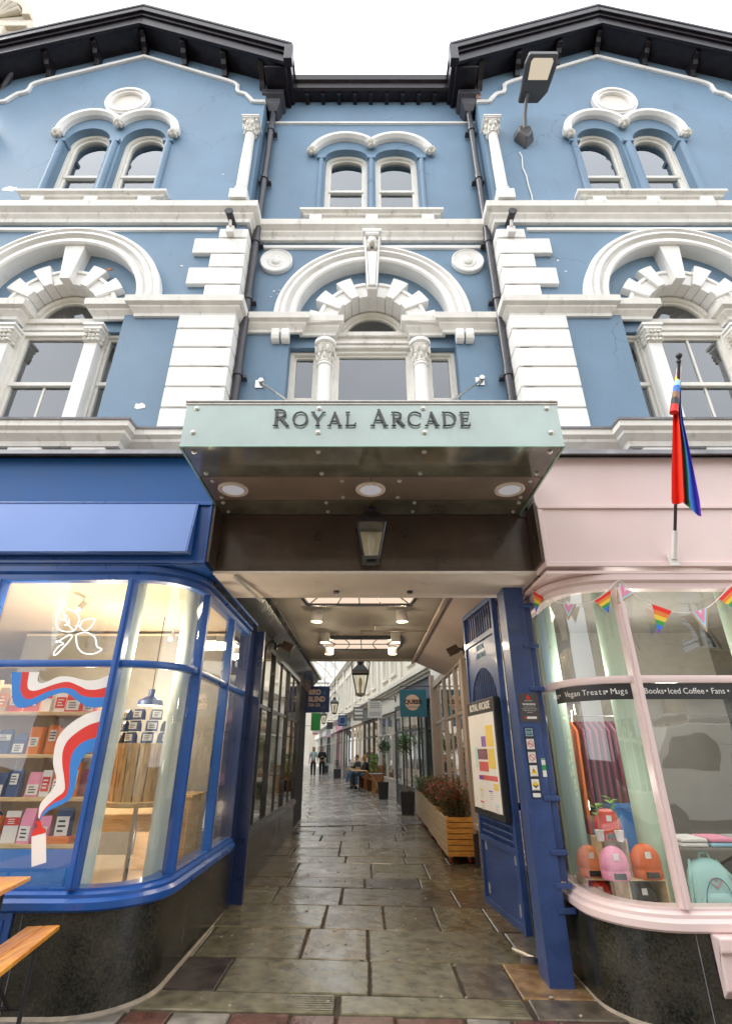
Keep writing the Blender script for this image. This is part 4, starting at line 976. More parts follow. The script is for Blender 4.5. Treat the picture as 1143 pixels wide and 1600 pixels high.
# track spots in the blue shop
sp = None
for i, (x, y, lb) in enumerate(((-3.02, .7, 'small lit spotlight on the blue shop ceiling above the leaf emblem'), (-2.15, 1.3, 'small lit spotlight on the blue shop ceiling behind the curved glass'), (-2.6, 2.2, 'small lit spotlight on the blue shop ceiling deepest in the room'))):
    if sp is None:
        sp = thing('spotlight', lb, 'spotlight', (x, y, 2.9), group='spotlights in the blue shop')
        m = MB(); m.tube([(0, 0, .12), (0, 0, .04)], .008, 6); m.tube([(0, .03, .05), (0, -.05, -.03)], .03, 12); m.build('housing', 'drum_white', sp)
        m = MB(); m.blob((0, -.055, -.035), .026, 10, 6); m.build('bulb', 'lamp_warm', sp)
    else: dup(sp, (x, y, 2.9), 0, lb)
# shelving unit
ZS = [.93, 1.235, 1.535, 1.85]
sh = thing('shelving_unit', 'pine shelving unit with a blue base behind the window of the blue shop', 'shelves')
for z in ZS:
    m = MB(); m.box(-3.7, -2.24, -.02, .30, z-.028, z); m.build('shelf', 'pine', sh, bevel=.003)
m = MB(); m.box(-3.7, -2.22, .30, .32, .5, 2.1); m.build('back_panel', 'cream_wall', sh)
m = MB(); m.box(-3.7, -2.20, -.035, -.022, .5, .90); m.build('base_panel', 'c_blue', sh, bevel=.003)
m = MB()
m.box(-3.19, -3.15, .0, .04, .93, 2.1); m.build('upright', 'pine', sh)
ordn = ['first', 'second', 'third', 'fourth', 'fifth', 'sixth', 'seventh', 'eighth', 'ninth']
shelfname = ['lowest', 'second lowest', 'second highest', 'highest']
random.seed(11)
kinds = [('carton', 'c_kraft', 'c_orange', 'kraft'), ('carton', 'c_orange', 'c_white', 'orange'), ('pouch', 'c_pink', 'c_white', 'pink'), ('carton', 'c_white', 'c_red', 'white'), ('pouch', 'c_skyblue', 'c_white', 'pale blue'), ('pouch', 'c_red', 'c_white', 'red'), ('carton', 'c_kraft', 'c_brown', 'brown'), ('pouch', 'c_navy', 'c_white', 'navy')]
def product(kind, colr, lab, loc, w_, h, d, rz, label, group, tilt=0):
    t = thing(kind, label, kind, loc, rz, group)
    m = MB()
    if kind == 'carton': m.box(-w_/2, w_/2, -d/2, d/2, 0, h)
    else:
        m.add([(-w_/2, -d/2, 0), (w_/2, -d/2, 0), (w_/2, d/2, 0), (-w_/2, d/2, 0), (-w_*.5, -d*.35, h*.7), (w_*.5, -d*.35, h*.7), (w_*.5, d*.35, h*.7), (-w_*.5, d*.35, h*.7), (-w_*.48, -.003, h), (w_*.48, -.003, h), (w_*.48, .003, h), (-w_*.48, .003, h)],
              [(0, 1, 5, 4), (1, 2, 6, 5), (2, 3, 7, 6), (3, 0, 4, 7), (4, 5, 9, 8), (5, 6, 10, 9), (6, 7, 11, 10), (7, 4, 8, 11), (8, 9, 10, 11), (0, 3, 2, 1)])
    m.build('body', colr, t, bevel=.002)
    lw, l0, l1 = random.choice(((.36, .28, .62), (.42, .08, .5), (.3, .45, .85), (.5, .55, .8), (.4, .2, .75))) if kind != 'tea_tin' else (.38, .2, .8)
    m = MB(); m.box(-w_*lw, w_*lw, -d/2-.0025, -d/2-.001, h*l0, h*l1); m.build('paper_label', lab, t)
    m = MB()
    for k in range(3): m.box(-w_*.26, w_*.26*random.uniform(.3, 1), -d/2-.004, -d/2-.0027, h*(l0+(l1-l0)*(.2+.25*k)), h*(l0+(l1-l0)*(.3+.25*k)))
    m.build('print', 'c_black' if lab == 'c_white' else 'c_white', t)
    return t
for si, z in enumerate(ZS[:3]+[ZS[3]]):
    x = -2.33; k = 0
    while x > -3.35 and k < 9:
        kd, c1, c2, nm = random.choice(kinds); w_ = random.uniform(.085, .13); h = random.uniform(.15, .245) if si < 3 else random.uniform(.13, .20)
        product(kd, c1, c2, (x-w_/2, random.uniform(.02, .07), z), w_, h, .05, random.uniform(-.25, .25), '%s %s on the %s blue shop window shelf, %s from the mullion' % (nm, kd, shelfname[si], ordn[k]), 'goods on the window shelves')
        x -= w_+random.uniform(.005, .03); k += 1
# books and carton lying
for i, (x, z) in enumerate(((-2.42, .93),)):
    t = tag(MB().box(x-.12, x+.12, -.015, .1, z, z+.022).box(x-.115, x+.12, -.01, .1, z+.023, z+.045).build('book_stack', 'c_orange', bevel=.002), 'flat orange packets stacked at the right end of the lowest shelf', 'packets')
# vinyl swirls on the pane
def vin(name, a, b, off, sc_, col_, parent, y=-.2565):
    pts = [(off[0]+p[0]/sc_, off[1]+p[1]/sc_) for p in a] + [(off[0]+p[0]/sc_, off[1]+p[1]/sc_) for p in reversed(b)]
    P = [W(px, py, Y=y) for px, py in pts]; m = MB(); m.plate([(p[0], p[2]) for p in P], [], y-.0008, y); m.build(name, col_, parent)
vs_ = thing('window_vinyl', 'red white and blue swirl pouring from a bottle, vinyl on the blue shop window', 'window sticker', (0, 0, 0))
def smooth_line(p, n=5):
    o = []
    for i in range(len(p)-1):
        p0 = p[max(0, i-1)]; p1 = p[i]; p2 = p[i+1]; p3 = p[min(len(p)-1, i+2)]
        for k in range(n):
            t = k/n; o.append(tuple(.5*((2*p1[j])+(-p0[j]+p2[j])*t+(2*p0[j]-5*p1[j]+4*p2[j]-p3[j])*t*t+(-p0[j]+3*p1[j]-3*p2[j]+p3[j])*t**3) for j in (0, 1)))
    o.append(p[-1]); return o
E1 = [(1020, 55), (870, 95), (750, 160), (640, 250), (570, 350), (540, 460), (530, 600), (560, 730), (540, 820), (470, 910), (400, 1000), (382, 1130)]
E2 = [(1000, 170), (880, 210), (760, 285), (670, 370), (625, 470), (620, 600), (640, 740), (640, 860), (560, 930), (470, 1010), (415, 1080), (392, 1140)]
E3 = [(975, 330), (860, 360), (770, 420), (715, 500), (695, 600), (690, 740), (680, 850), (640, 930), (540, 980), (450, 1050), (410, 1110), (398, 1150)]
E4 = [(920, 475), (860, 490), (810, 560), (775, 650), (755, 760), (735, 870), (690, 950), (590, 1010), (500, 1050), (440, 1100), (415, 1130), (404, 1155)]
O1 = [(65, 35), (65, 140), (75, 200), (110, 230), (200, 205), (290, 160), (360, 150), (420, 190), (480, 225), (560, 225)]
O2 = [(120, 35), (112, 130), (135, 175), (175, 178), (260, 140), (340, 120), (400, 130), (440, 160), (500, 172), (578, 170)]
O3 = [(160, 35), (150, 110), (170, 135), (215, 130), (300, 100), (370, 88), (430, 110), (470, 128), (520, 130), (583, 115)]
O4 = [(215, 35), (205, 80), (225, 95), (260, 85), (320, 60), (380, 60), (430, 72), (470, 80), (530, 75), (595, 50)]
for a, b, c in ((E1, E2, 'c_white'), (E2, E3, 'c_red'), (E3, E4, 'c_blue')): vin('swirl', smooth_line(a), smooth_line(b), (0, 1100), 6.35, c, vs_)
for a, b, c in ((O1, O2, 'c_blue'), (O2, O3, 'c_red'), (O3, O4, 'c_white')): vin('swirl', smooth_line(a), smooth_line(b), (0, 1040), 3.464, c, vs_)
vin('bottle', [(172, 925), (250, 905)], [(172, 1090), (212, 1080), (252, 1065)][:1]+[(252, 1065)], (0, 1040), 3.464, 'c_white', vs_)
vin('bottle_cap', [(172, 924), (178, 900), (190, 885), (204, 872), (197, 858), (196, 845), (210, 838)], [(250, 904), (250, 886), (232, 874), (224, 862), (222, 845), (216, 838)], (0, 1040), 3.464, 'c_red', vs_, -.2580)
# white neon leaf emblem
ne = thing('neon_sign', 'white neon sign of four leaf outlines hanging in the blue shop window', 'neon sign', (0, 0, 0))
emit('neon_white', (1, .98, .95), 1.3)
def ntube(pts, closed=True):
    p = smooth_line(pts, 4); P = [W(a/3.266, 690+b/3.266, Y=-.16) for a, b in p]; MB().tube(P, .0050, 6).build('tube', 'neon_white', ne)
ntube([(325, 815), (315, 850), (292, 895), (290, 940), (318, 966), (370, 968), (395, 940), (405, 900), (385, 872), (345, 850), (325, 815)]); ntube([(325, 860), (330, 900), (350, 935), (380, 965)])
ntube([(312, 905), (332, 910), (340, 885)]); ntube([(330, 935), (350, 935), (352, 905)])
ntube([(385, 940), (410, 938), (425, 912), (482, 905), (465, 945), (435, 965), (412, 950), (410, 938)])
ntube([(388, 1000), (395, 982), (445, 975), (485, 1000), (495, 1045), (520, 1060), (480, 1082), (430, 1080), (398, 1050), (388, 1000)])
ntube([(290, 1025), (350, 988), (367, 990), (358, 1012), (290, 1085), (275, 1080), (300, 1045), (325, 1030), (290, 1018), (290, 1025)])
glass('acrylic', .08, 3)
m = MB(); P = [W(a/3.266, 690+b/3.266, Y=-.15) for a, b in ((270, 800), (530, 800), (530, 1095), (262, 1095))]; m.add(P, [(0, 1, 2, 3)]); m.build('backing', 'acrylic', ne, recalc=False)
# barrel planter stand with tins
bt = thing('barrel_stand', 'wooden barrel display stand of upright planks on a steel pole in the curved blue window', 'display stand', (-2.08, .62, 0))
m = MB(); n = 18
for k in range(n):
    a0, a1 = 2*math.pi*k/n+.022, 2*math.pi*(k+1)/n-.022
    ring = lambda r, z: [(r*math.cos(a0), r*math.sin(a0), z), (r*math.cos(a1), r*math.sin(a1), z)]
    a, b = ring(.245, 1.17), ring(.275, 1.62); c, d = ring(.23, 1.17), ring(.26, 1.62)
    m.add(a+b+c+d, [(0, 1, 3, 2), (4, 6, 7, 5), (0, 2, 6, 4), (1, 5, 7, 3), (2, 3, 7, 6), (0, 4, 5, 1)])
m.lathe([(.255, 1.6), (.255, 1.61)], (0, 0, 0), 24); m.build('barrel', 'barrel_wood', bt)
m = MB(); m.lathe([(.28, 1.13), (.285, 1.14), (.285, 1.165), (.28, 1.17)], (0, 0, 0), 32); m.build('ring_shelf', 'pine', bt)
m = MB(); m.lathe([(.02, .52), (.02, 1.14)], (0, 0, 0), 12); m.lathe([(.14, .5), (.14, .515), (.02, .53)], (0, 0, 0), 20); m.build('pole', 'steel', bt, smooth=40)
for r_ in range(3):
    for k in range(4 if r_ < 2 else 3):
        a = R(-150+k*40+6*r_); x, y = -2.08+.21*math.cos(a), .62+.21*math.sin(a)
        product('tea_tin', 'c_navy' if (k+r_) % 4 else 'c_black', 'c_white', (x, y, 1.622+r_*.095), .10, .088, .06, a+math.pi/2, 'small dark tin on the barrel stand, %s row up, %s from the left' % (ordn[r_], ordn[k]), 'tins stacked on the barrel stand')
# pendant lamp, trestle desk, cabinet
t = thing('pendant_lamp', 'dark blue dome pendant lamp hanging inside the curved blue window', 'pendant lamp', (-2.5, 1.6, 2.02))
m = MB(); m.lathe([(.14, 0), (.13, .05), (.06, .09), (.035, .10), (.035, .17), (.01, .18)], (0, 0, 0), 24); m.build('shade', 'c_navy', t, smooth=40); m = MB(); m.tube([(0, 0, .17), (0, 0, 1.0)], .005, 5); m.build('cord', 'c_black', t); m = MB(); m.lathe([(.132, .004), (.132, .0)], (0, 0, 0), 24); m.build('glow_disc', 'lamp_warm', t)  # glowing disc fills the shade mouth in place of a bulb
t = thing('trestle_table', 'pale wooden trestle table behind the barrel stand in the blue shop', 'table', (-2.25, 1.15, .5))
m = MB(); m.box(-.55, .35, -.3, .3, .50, .54); m.build('tabletop', 'plywood', t, bevel=.004)
for x, y in ((-.5, -.25), (.3, -.25), (-.5, .25), (.3, .25)): MB().box(x-.03, x+.03, y-.03, y+.03, 0, .5).build('leg', 'plywood', t, bevel=.003)
MB().box(-.5, .3, -.27, -.23, .40, .50).build('apron', 'plywood', t)
t = thing('wood_crate_cabinet', 'pale wooden cabinet by the passage side window of the blue shop', 'cabinet', (-2.15, 1.75, .5))
MB().box(-.25, .25, -.2, .2, 0, .62).build('carcass', 'plywood', t, bevel=.005); MB().box(-.22, -.01, -.21, -.2, .04, .58).box(.01, .22, -.21, -.2, .04, .58).build('door', 'plywood', t, bevel=.003); MB().box(-.28, .28, -.23, .23, .62, .65).build('top', 'pine', t, bevel=.003)
for i in range(5): tag(MB().box(-2.3, -2.06+.01*i, 1.62-.01*i, 1.82, 1.152+i*.024, 1.172+i*.024).build('book', ('c_kraft', 'c_salmon', 'c_white', 'c_brown', 'c_kraft')[i], bevel=.002), '%s book from the bottom of the flat pile on the cabinet in the blue shop' % ordn[i], 'book', 'books piled on the cabinet')
# back wall shelves with green packets
t = thing('wall_shelves', 'wall shelves with green and yellow goods along the back of the blue shop', 'shelves', (-3.2, 3.95, .5))
for z in (.6, 1.0, 1.4, 1.8):
    MB().box(-2.4, 1.3, -.15, .2, z, z+.03).build('shelf', 'pine', t)
    m = MB(); random.seed(int(z*10))
    for k in range(26): m.mi = random.randrange(5); x = -2.35+k*.14; m.box(x, x+random.uniform(.07, .12), -.12, .1, z+.03, z+.03+random.uniform(.1, .26))
    struct(m.build('goods', ['c_green', 'c_yellow', 'c_kraft', 'c_navy', 'c_salmon'], t), 'stuff')

# ---------------- pink shop display
def beanie(label, loc, colr, s=1.0, rz=0.0, tilt=0):
    t = thing('beanie', label, 'beanie hat', loc, rz, 'knitted hats in the pink shop window')
    pr = [(.092, 0), (.101, .006), (.103, .05), (.096, .062), (.102, .068), (.104, .10), (.095, .145), (.075, .18), (.045, .203), (.015, .212)]
    n = 44; v = []; f = []
    for j, (r, h) in enumerate(pr):
        for k in range(n):
            a = 2*math.pi*k/n; rr = r*(1+.018*(k % 2)); v.append((rr*math.cos(a)*s, rr*math.sin(a)*.72*s, h*s))
    for j in range(len(pr)-1):
        for k in range(n): f.append((j*n+k, j*n+(k+1) % n, (j+1)*n+(k+1) % n, (j+1)*n+k))
    f.append(tuple((len(pr)-1)*n+k for k in range(n)))
    m = MB(); m.add(v, f); m.build('knit', colr, t, smooth=70)
    m = MB()
    for k in range(6):
        a0, a1 = R(-115+k*50/6), R(-115+(k+1)*50/6); m.quad((.109*math.cos(a0)*s, .109*.76*math.sin(a0)*s, .012*s), (.109*math.cos(a1)*s, .109*.76*math.sin(a1)*s, .012*s), (.109*math.cos(a1)*s, .109*.76*math.sin(a1)*s, .05*s), (.109*math.cos(a0)*s, .109*.76*math.sin(a0)*s, .05*s))
    m.build('woven_label', 'c_black' if colr != 'c_black' else 'c_white', t)
    m = MB(); m.box(-.03*s, .01*s, -.078*s, -.075*s, .13*s, .17*s); m.build('price_tag', 'c_white', t)
def crate(label, x, y, z, w_, h, d, slot=True):
    t = thing('display_crate', label, 'crate', (x, y, z), 0, 'plywood display crates'); th = .012
    MB().box(-w_/2, w_/2, -d/2, d/2, 0, th).build('base', 'plywood', t); MB().box(-w_/2, w_/2, -d/2, d/2, h-th, h).build('top', 'plywood', t)
    for s in (-1, 1): MB().box(s*w_/2, s*(w_/2-th), -d/2+.001, d/2-.001, th, h-th).build('side', 'plywood', t)
    MB().box(-w_/2+th, w_/2-th, d/2-th, d/2-.001, th, h-th).build('back', 'plywood', t)
MB_ = MB(); MB_.plate([(1.66, .55), (1.66, .1), (1.75, -.03), (1.9, -.1), (5.8, -.12), (5.8, .55)], [], .385, .418, mp=XY); MB_.plate([(1.88, .33), (1.88, -.06), (2.3, -.1), (2.3, .33)], [], .418, .447, mp=XY); MB_.build('display_plinth', 'plywood', ps)
crate('plywood crate low at the left holding a red hat', 1.745, .44, .42, .21, .235, .22)
crate('plywood crate low at the right holding a black hat', 2.000, 0.21, 0.452, .29, .245, .26)
crate('plywood crate stacked on top, behind the pink hat', 1.866, .33, 0.692, .21, .24, .2)
beanie('red beanie inside the low left crate', (1.745, .40, .433), 'c_red', 1.0); beanie('black beanie inside the low right crate', (1.990, 0.19, 0.464), 'c_black', 1.0)
beanie('salmon orange beanie at the left on the low crates', (1.715, .40, .657), 'c_salmon', 1.0); beanie('pink beanie in the middle in front of the top crate', (1.781, 0.09, 0.693), 'c_pink', 1.0); beanie('burnt orange beanie at the right on the low crate', (2.039, 0.13, 0.693), 'c_burnt', 1.05)
beanie('red beanie on the very top crate beside two seedlings', (1.845, 0.25, 0.926), 'c_red', 1.0)
leafmat('leaf_bright', (.10, .30, .02), (.25, .50, .05)); leafmat('leaf_dark', (.015, .05, .012), (.05, .13, .03)); leafmat('leaf_mid', (.03, .09, .02), (.09, .19, .05)); leafmat('flower_red', (.28, .02, .015), (.55, .07, .04)); leafmat('leaf_rust', (.12, .05, .015), (.16, .14, .04))
def leaf(m, p, d, l, w_):
    d = Vector(d).normalized(); s = d.cross(Vector((0, 0, 1))); s = s.normalized() if s.length > .01 else Vector((1, 0, 0)); u = s.cross(d); p = Vector(p)
    m.add([p, p+d*l*.5+s*w_*.5+u*l*.06, p+d*l, p+d*l*.5-s*w_*.5+u*l*.06], [(0, 1, 2, 3)])
random.seed(5)
for i, (x, y) in enumerate(((1.74, .17), (1.88, .14))):
    t = thing('seedling', ('leggy green seedling in a white pot, nearer the gate', 'leggy green seedling in a white pot, in front of the topmost red hat')[i], 'seedling', (x, y, .926), group='seedlings in the pink shop window')
    MB().lathe([(.024, 0), (.034, .07), (.036, .072), (.03, .068)], (0, 0, 0), 16).build('pot', 'c_white', t, smooth=40)
    h = .24+.06*i; MB().tube([(0, 0, .06), (.01, 0, .16), (-.03*(1 if i else -.3), 0, h)], .0035, 5).build('stem', 'leaf_bright', t)
    m = MB()
    for k in range(9):
        a = k*2.4; q = random.uniform(.7, 1); leaf(m, (-.03*(1 if i else -.3), 0, h*q), (math.cos(a), math.sin(a), .25), .075, .04)
    m.build('leaves', 'leaf_bright', t, recalc=False)
# backpack, sweatshirt, folded shirts on a shelf, bin, clothes rail
t = thing('backpack', 'pale mint backpack with a pink heart patch, in the pink shop window', 'backpack', (2.47, .10, .42))
m = MB(); n = 10
prof = [(.12, 0), (.145, .03), (.15, .12), (.15, .25), (.135, .33), (.10, .38), (.05, .405), (.01, .41)]
v = []; f = []; N_ = 28
for r, h in prof:
    for k in range(N_):
        a = 2*math.pi*k/N_; c_, s_ = math.cos(a), math.sin(a); v.append((r*math.copysign(abs(c_)**.6, c_), r*.55*math.copysign(abs(s_)**.7, s_), h))
for j in range(len(prof)-1):
    for k in range(N_): f.append((j*N_+k, j*N_+(k+1) % N_, (j+1)*N_+(k+1) % N_, (j+1)*N_+k))
m.add(v, f); m.build('body', 'c_mint', t, smooth=60)
m = MB(); v = [(p[0]*.8, p[1]*.5-.06, p[2]*.5+.01) for p in v]; m.add(v, f); m.build('front_pocket', 'c_mint', t, smooth=60)
m = MB(); H = [(.0+.035*math.sin(a)**3*1.1, .27+.002*(13*math.cos(a)-5*math.cos(2*a)-2*math.cos(3*a)-math.cos(4*a))) for a in [2*math.pi*k/24 for k in range(24)]]
m.sweep(H, [(-.003, -.092), (.003, -.092), (.003, -.088), (-.003, -.088)], XZ, closed=True); m.build('heart_patch', 'c_pink', t)
MB().tube([(.105*math.cos(R(a)), -.082-.02*abs(math.sin(R(a))), .10+.2*math.sin(R(a))) for a in range(0, 181, 12)], .0035, 5).tube([(-.10, -.14, .10), (.10, -.14, .10)], .003, 5).tube([(.13*math.cos(R(a)), -.05, .20+.17*math.sin(R(a))) for a in range(0, 181, 12)], .004, 5).build('zip', 'c_teal', t)
for s_ in (-1, 1): MB().tube([(s_*.10, .03, .39), (s_*.15, -.03, .30), (s_*.165, -.02, .12), (s_*.13, .02, .03)], .010, 6).build('side_strap', 'c_mint', t)
MB().tube([(-.04, 0, .40), (-.03, 0, .44), (.03, 0, .44), (.04, 0, .40)], .008, 6).build('handle', 'c_mint', t)
MB().tube([(.14, -.02, .08), (.19, -.05, .04), (.17, -.06, -.0)], .012, 6).build('strap', 'c_white', t)
t = thing('window_shelf', 'glass topped display shelf carrying folded shirts in the pink shop', 'shelf', (2.75, .3, .42))
MB().box(-.45, .6, -.25, .2, .46, .475).build('shelf', 'grey_wall', t); MB().box(-.43, -.40, .1, .13, 0, .46).box(.55, .58, .1, .13, 0, .46).build('support', 'steel', t)
random.seed(9)
for i in range(6):
    x = 2.42+.22*(i % 3); z = .897+.03*(i//3); o = MB().box(x-.1, x+.1, .08, .34, z, z+.026).build('folded_shirt', ('c_white', 'c_ltblue', 'c_grey', 'c_white', 'c_pink', 'c_grey')[i], bevel=.010)
    tag(o, '%s folded shirt at the %s of the %s pile in the pink shop' % (('white', 'light blue', 'grey', 'white', 'pink', 'grey')[i], 'bottom' if i < 3 else 'top', ordn[i % 3]), 'folded shirt', 'folded shirts')
t = thing('sweatshirt', 'black sweatshirt with white lettering hanging beside the mint backpack', 'sweatshirt', (2.82, .12, .42))
m = MB(); m.plate([(-.17, 0), (.17, 0), (.18, .28), (.26, .10), (.31, .14), (.24, .36), (.10, .42), (.06, .40), (-.06, .40), (-.10, .42), (-.24, .36), (-.31, .14), (-.26, .10), (-.18, .28)], [], -.03, .03); m.build('fabric', 'c_black', t, bevel=.012)
text('print', 'M', .09, 'c_white', t, face_m((0, -.034, .26), (1, 0, 0)))
t = thing('storage_bin', 'deep blue plastic bin standing behind the hats in the pink shop', 'bin', (2.26, .85, .38))
m = MB(); m.add([(-.12, -.12, 0), (.12, -.12, 0), (.12, .12, 0), (-.12, .12, 0), (-.15, -.15, .75), (.15, -.15, .75), (.15, .15, .75), (-.15, .15, .75)], [(0, 1, 5, 4), (1, 2, 6, 5), (2, 3, 7, 6), (3, 0, 4, 7), (0, 3, 2, 1)]); m.build('body', 'c_blue', t); MB().box(-.165, .165, -.165, -.15, .72, .76).build('rim', 'c_blue', t)
t = thing('clothes_rail', 'steel clothes rail with maroon and orange garments inside the pink shop', 'clothes rail', (2.15, 1.1, .38))
m = MB(); m.tube([(-.4, 0, 0), (-.4, 0, 1.5), (.5, 0, 1.5), (.5, 0, 0)], .014, 8); m.build('rail', 'steel', t)
random.seed(4)
for k in range(14):
    x = -.36+k*.062; c_ = random.choice(['c_maroon', 'c_maroon', 'c_maroon', 'c_burnt', 'c_purple', 'c_black', 'c_maroon']); l = random.uniform(.7, 1.15)
    m = MB(); m.plate([(-.2, 1.36), (-.06, 1.45), (.06, 1.45), (.2, 1.36), (.24+random.uniform(-.03, .05), 1.45-l), (-.24, 1.45-l)], [], x-.014, x+.014, mp=lambda a, b, h: (h+.04*b, a, b)); m.build('garment', c_, t, bevel=.006)
# lettering band on the pink shop glass
wl = thing('window_lettering', 'black band of white lettering across the pink shop windows', 'window sticker', (0, 0, 0))
c = (2.05, .22); zb0, zb1 = 1.925, 2.045
arcp = lambda a, r=.4755: (c[0]+r*math.cos(R(a)), c[1]+r*math.sin(R(a)))
m = MB(); bp_ = [arcp(a) for a in range(182, 267, 4)]; v = []
for a, b in bp_: v += [(a, b, zb0), (a, b, zb1)]
m.add(v, [(2*i, 2*i+2, 2*i+3, 2*i+1) for i in range(len(bp_)-1)]); m.quad((2.09, -.2555, zb0), (3.17, -.2555, zb0), (3.17, -.2555, zb1), (2.09, -.2555, zb1)); m.build('band', 'c_black', wl, recalc=False)
def cproj(x, y, z):
    dx, dy, dz = x+.08, y+4.5, z-1.55; fw = dy*math.cos(R(25.2))+dz*math.sin(R(25.2)); return 571.5+797*dx/fw
def on_arc(px): return min([q*.5 for q in range(360, 541)], key=lambda a: abs(cproj(*arcp(a), 1.985)-px))
for wd, px in (('Totes', 863), ('•', 874.5), ('Vegan', 893), ('Treats', 927.5), ('•', 947), ('Mugs', 967)):
    a = on_arc(px); n_ = len(wd); p = arcp(a, .478)
    if n_ == 1: text('lettering', wd, .07, 'c_white', wl, face_m((p[0], p[1], 1.985), (-math.sin(R(a)), math.cos(R(a)), 0)), .001); continue
    # letter by letter so the word follows the curve
    for k, ch in enumerate(wd):
        aa = a + (k-(n_-1)/2)*(.031/.478)*57.3*1.0; p = arcp(aa, .478); text('letter', ch, .062, 'c_white', wl, face_m((p[0], p[1], 1.985), (-math.sin(R(aa)), math.cos(R(aa)), 0)), .001)
for wd, px in (('Books', 1020), ('•', 1038), ('Iced', 1052), ('Coffee', 1082), ('•', 1103), ('Fans', 1120), ('•', 1136), ('Cards', 1158)):
    t_ = (px-571.5)*4.2445/ (math.cos(R(25.2))*797+(1078-800)*math.sin(R(25.2))) - .08
    text('lettering', wd, .062, 'c_white', wl, face_m((t_, -.257, 1.985), (1, 0, 0)), .001)
# ================================================================ passage side shopfronts
paint('taupe_frame', (.42, .33, .28), .45, .05, 3, .08, 30)
glass('passage_glass', .22, 2.2, (.85, .9, .88), .05)
def side_front(root, x, side, ys, zs, zt, zh, frame, plinth, wide=.05, g='passage_glass', mids=True):
    """glazed shopfront along the passage at plane x; side=-1 means the shop is on the left"""
    s = side
    m = MB(); m.box(x-.02*s, x+.1*s, ys[0], ys[-1], -.1, zs-.10); m.build('stall_riser', plinth, root)
    m = MB(); m.box(x-.07*s, x+.1*s, ys[0], ys[-1], zs-.10, zs-.03); m.box(x-.03*s, x+.08*s, ys[0], ys[-1], zs-.03, zs); m.build('sill', frame, root, bevel=.006)
    m = MB(); m.box(x-.03*s, x+.05*s, ys[0], ys[-1], zh, zh+.14); m.build('window_head', frame, root, bevel=.004)
    for i, y in enumerate(ys):
        m = MB(); m.box(x-.03*s, x+.06*s, y-wide/2, y+wide/2, zs, zh); m.build('mullion', frame, root, bevel=.004)
    for a, b in zip(ys[:-1], ys[1:]):
        m = MB(); m.box(x-.015*s, x+.04*s, a+wide/2, b-wide/2, zt, zt+.05); m.build('transom', frame, root)
        if mids: m = MB(); m.box(x-.01*s, x+.03*s, (a+b)/2-.018, (a+b)/2+.018, zs, zt); m.box(x-.01*s, x+.03*s, (a+b)/2-.018, (a+b)/2+.018, zt+.05, zh); m.build('glazing_bar', frame, root)
        for z0, z1 in ((zs, zt), (zt+.05, zh)):
            m = MB(); m.quad((x+.01*s, a, z0), (x+.01*s, b, z0), (x+.01*s, b, z1), (x+.01*s, a, z1)); m.build('pane', g, root, recalc=False)
bf = thing('black_shopfront', 'black framed shopfront along the left side of the covered passage', 'shopfront')
side_front(bf, -1.54, -1, [2.36, 3.9, 5.6, 7.2], .72, 2.10, 2.92, 'black_frame', 'granite')
room(-4.6, -1.62, 2.36, 8.2, .4, 2.95, 'grey_wall', 'peach_ceiling', 'shop_floor', bf, skip=('r', 'f'))
for y in (3.4, 5.6, 7.4): point('shop_light', (-2.6, y, 2.4), 26, (1, .88, .7), .08)
m = MB(); paint('column_black', (.018, .014, .013), .6, .3, 5, .2); m.box(-1.80, -1.60, 7.2, 9.4, -.1, 3.28); m.build('end_column', 'column_black', bf, bevel=.01)
m = MB(); m.box(-1.6, -1.42, 2.30, 2.38, -.1, 3.0); m.build('corner_post', 'navy', bf, bevel=.006)
t = thing('display_cabinet', 'tall pale cabinet of small goods inside the black framed shop', 'cabinet', (-2.3, 5.0, .4)); random.seed(8)
for z in (.3, .7, 1.1, 1.5): MB().box(-.3, .3, -2, 2, z, z+.03).build('shelf', 'pine', t)
m = MB()
for z in (.33, .73, 1.13, 1.53):
    for k in range(26): m.mi = random.randrange(5); y = -1.95+k*.15; m.box(-.2, .25, y, y+random.uniform(.06, .12), z, z+random.uniform(.12, .28))
struct(m.build('goods', ['c_green', 'c_yellow', 'c_white', 'c_navy', 'c_salmon'], t), 'stuff')
tf = thing('taupe_shopfront', 'dusty pink framed shopfront along the right side of the covered passage', 'shopfront')
side_front(tf, 1.60, 1, [2.3, 3.4, 4.55, 5.6, 7.1, 8.9], .62, 2.15, 2.98, 'taupe_frame', 'taupe_frame', .09)
room(1.72, 4.4, 2.3, 9.0, .3, 2.98, 'grey_wall', 'grey_wall', 'grey_wall', tf, skip=('l', 'f'))
for y in (3.6, 6.6): point('shop_light', (2.8, y, 2.4), 10, (1, .9, .8), .08)
m = MB(); m.box(1.52, 1.8, 4.4, 4.62, -.1, 3.0); m.build('pilaster', 'taupe_frame', tf, bevel=.008); m = MB(); m.box(1.505, 1.82, 4.36, 4.66, -.1, .45); m.build('pilaster_base', 'black_frame', tf, bevel=.006)
m = MB(); m.box(1.52, 1.8, 8.86, 9.1, -.1, 3.3); m.build('pilaster', 'taupe_frame', tf, bevel=.008)
t = thing('shop_counter', 'mauve draped counter inside the right hand passage window', 'counter', (2.3, 6.4, .3)); MB().box(-.3, .3, -.6, .6, 0, .9).build('drape', 'c_purple', t, bevel=.02); MB().box(-.33, .33, -.63, .63, .9, .93).build('top', 'c_white', t)
tag(MB().blob((2.1, 7.4, 1.45), .06).build('table_lamp', 'lamp_warm'), 'small glowing orange lamp inside the right hand passage window', 'lamp')
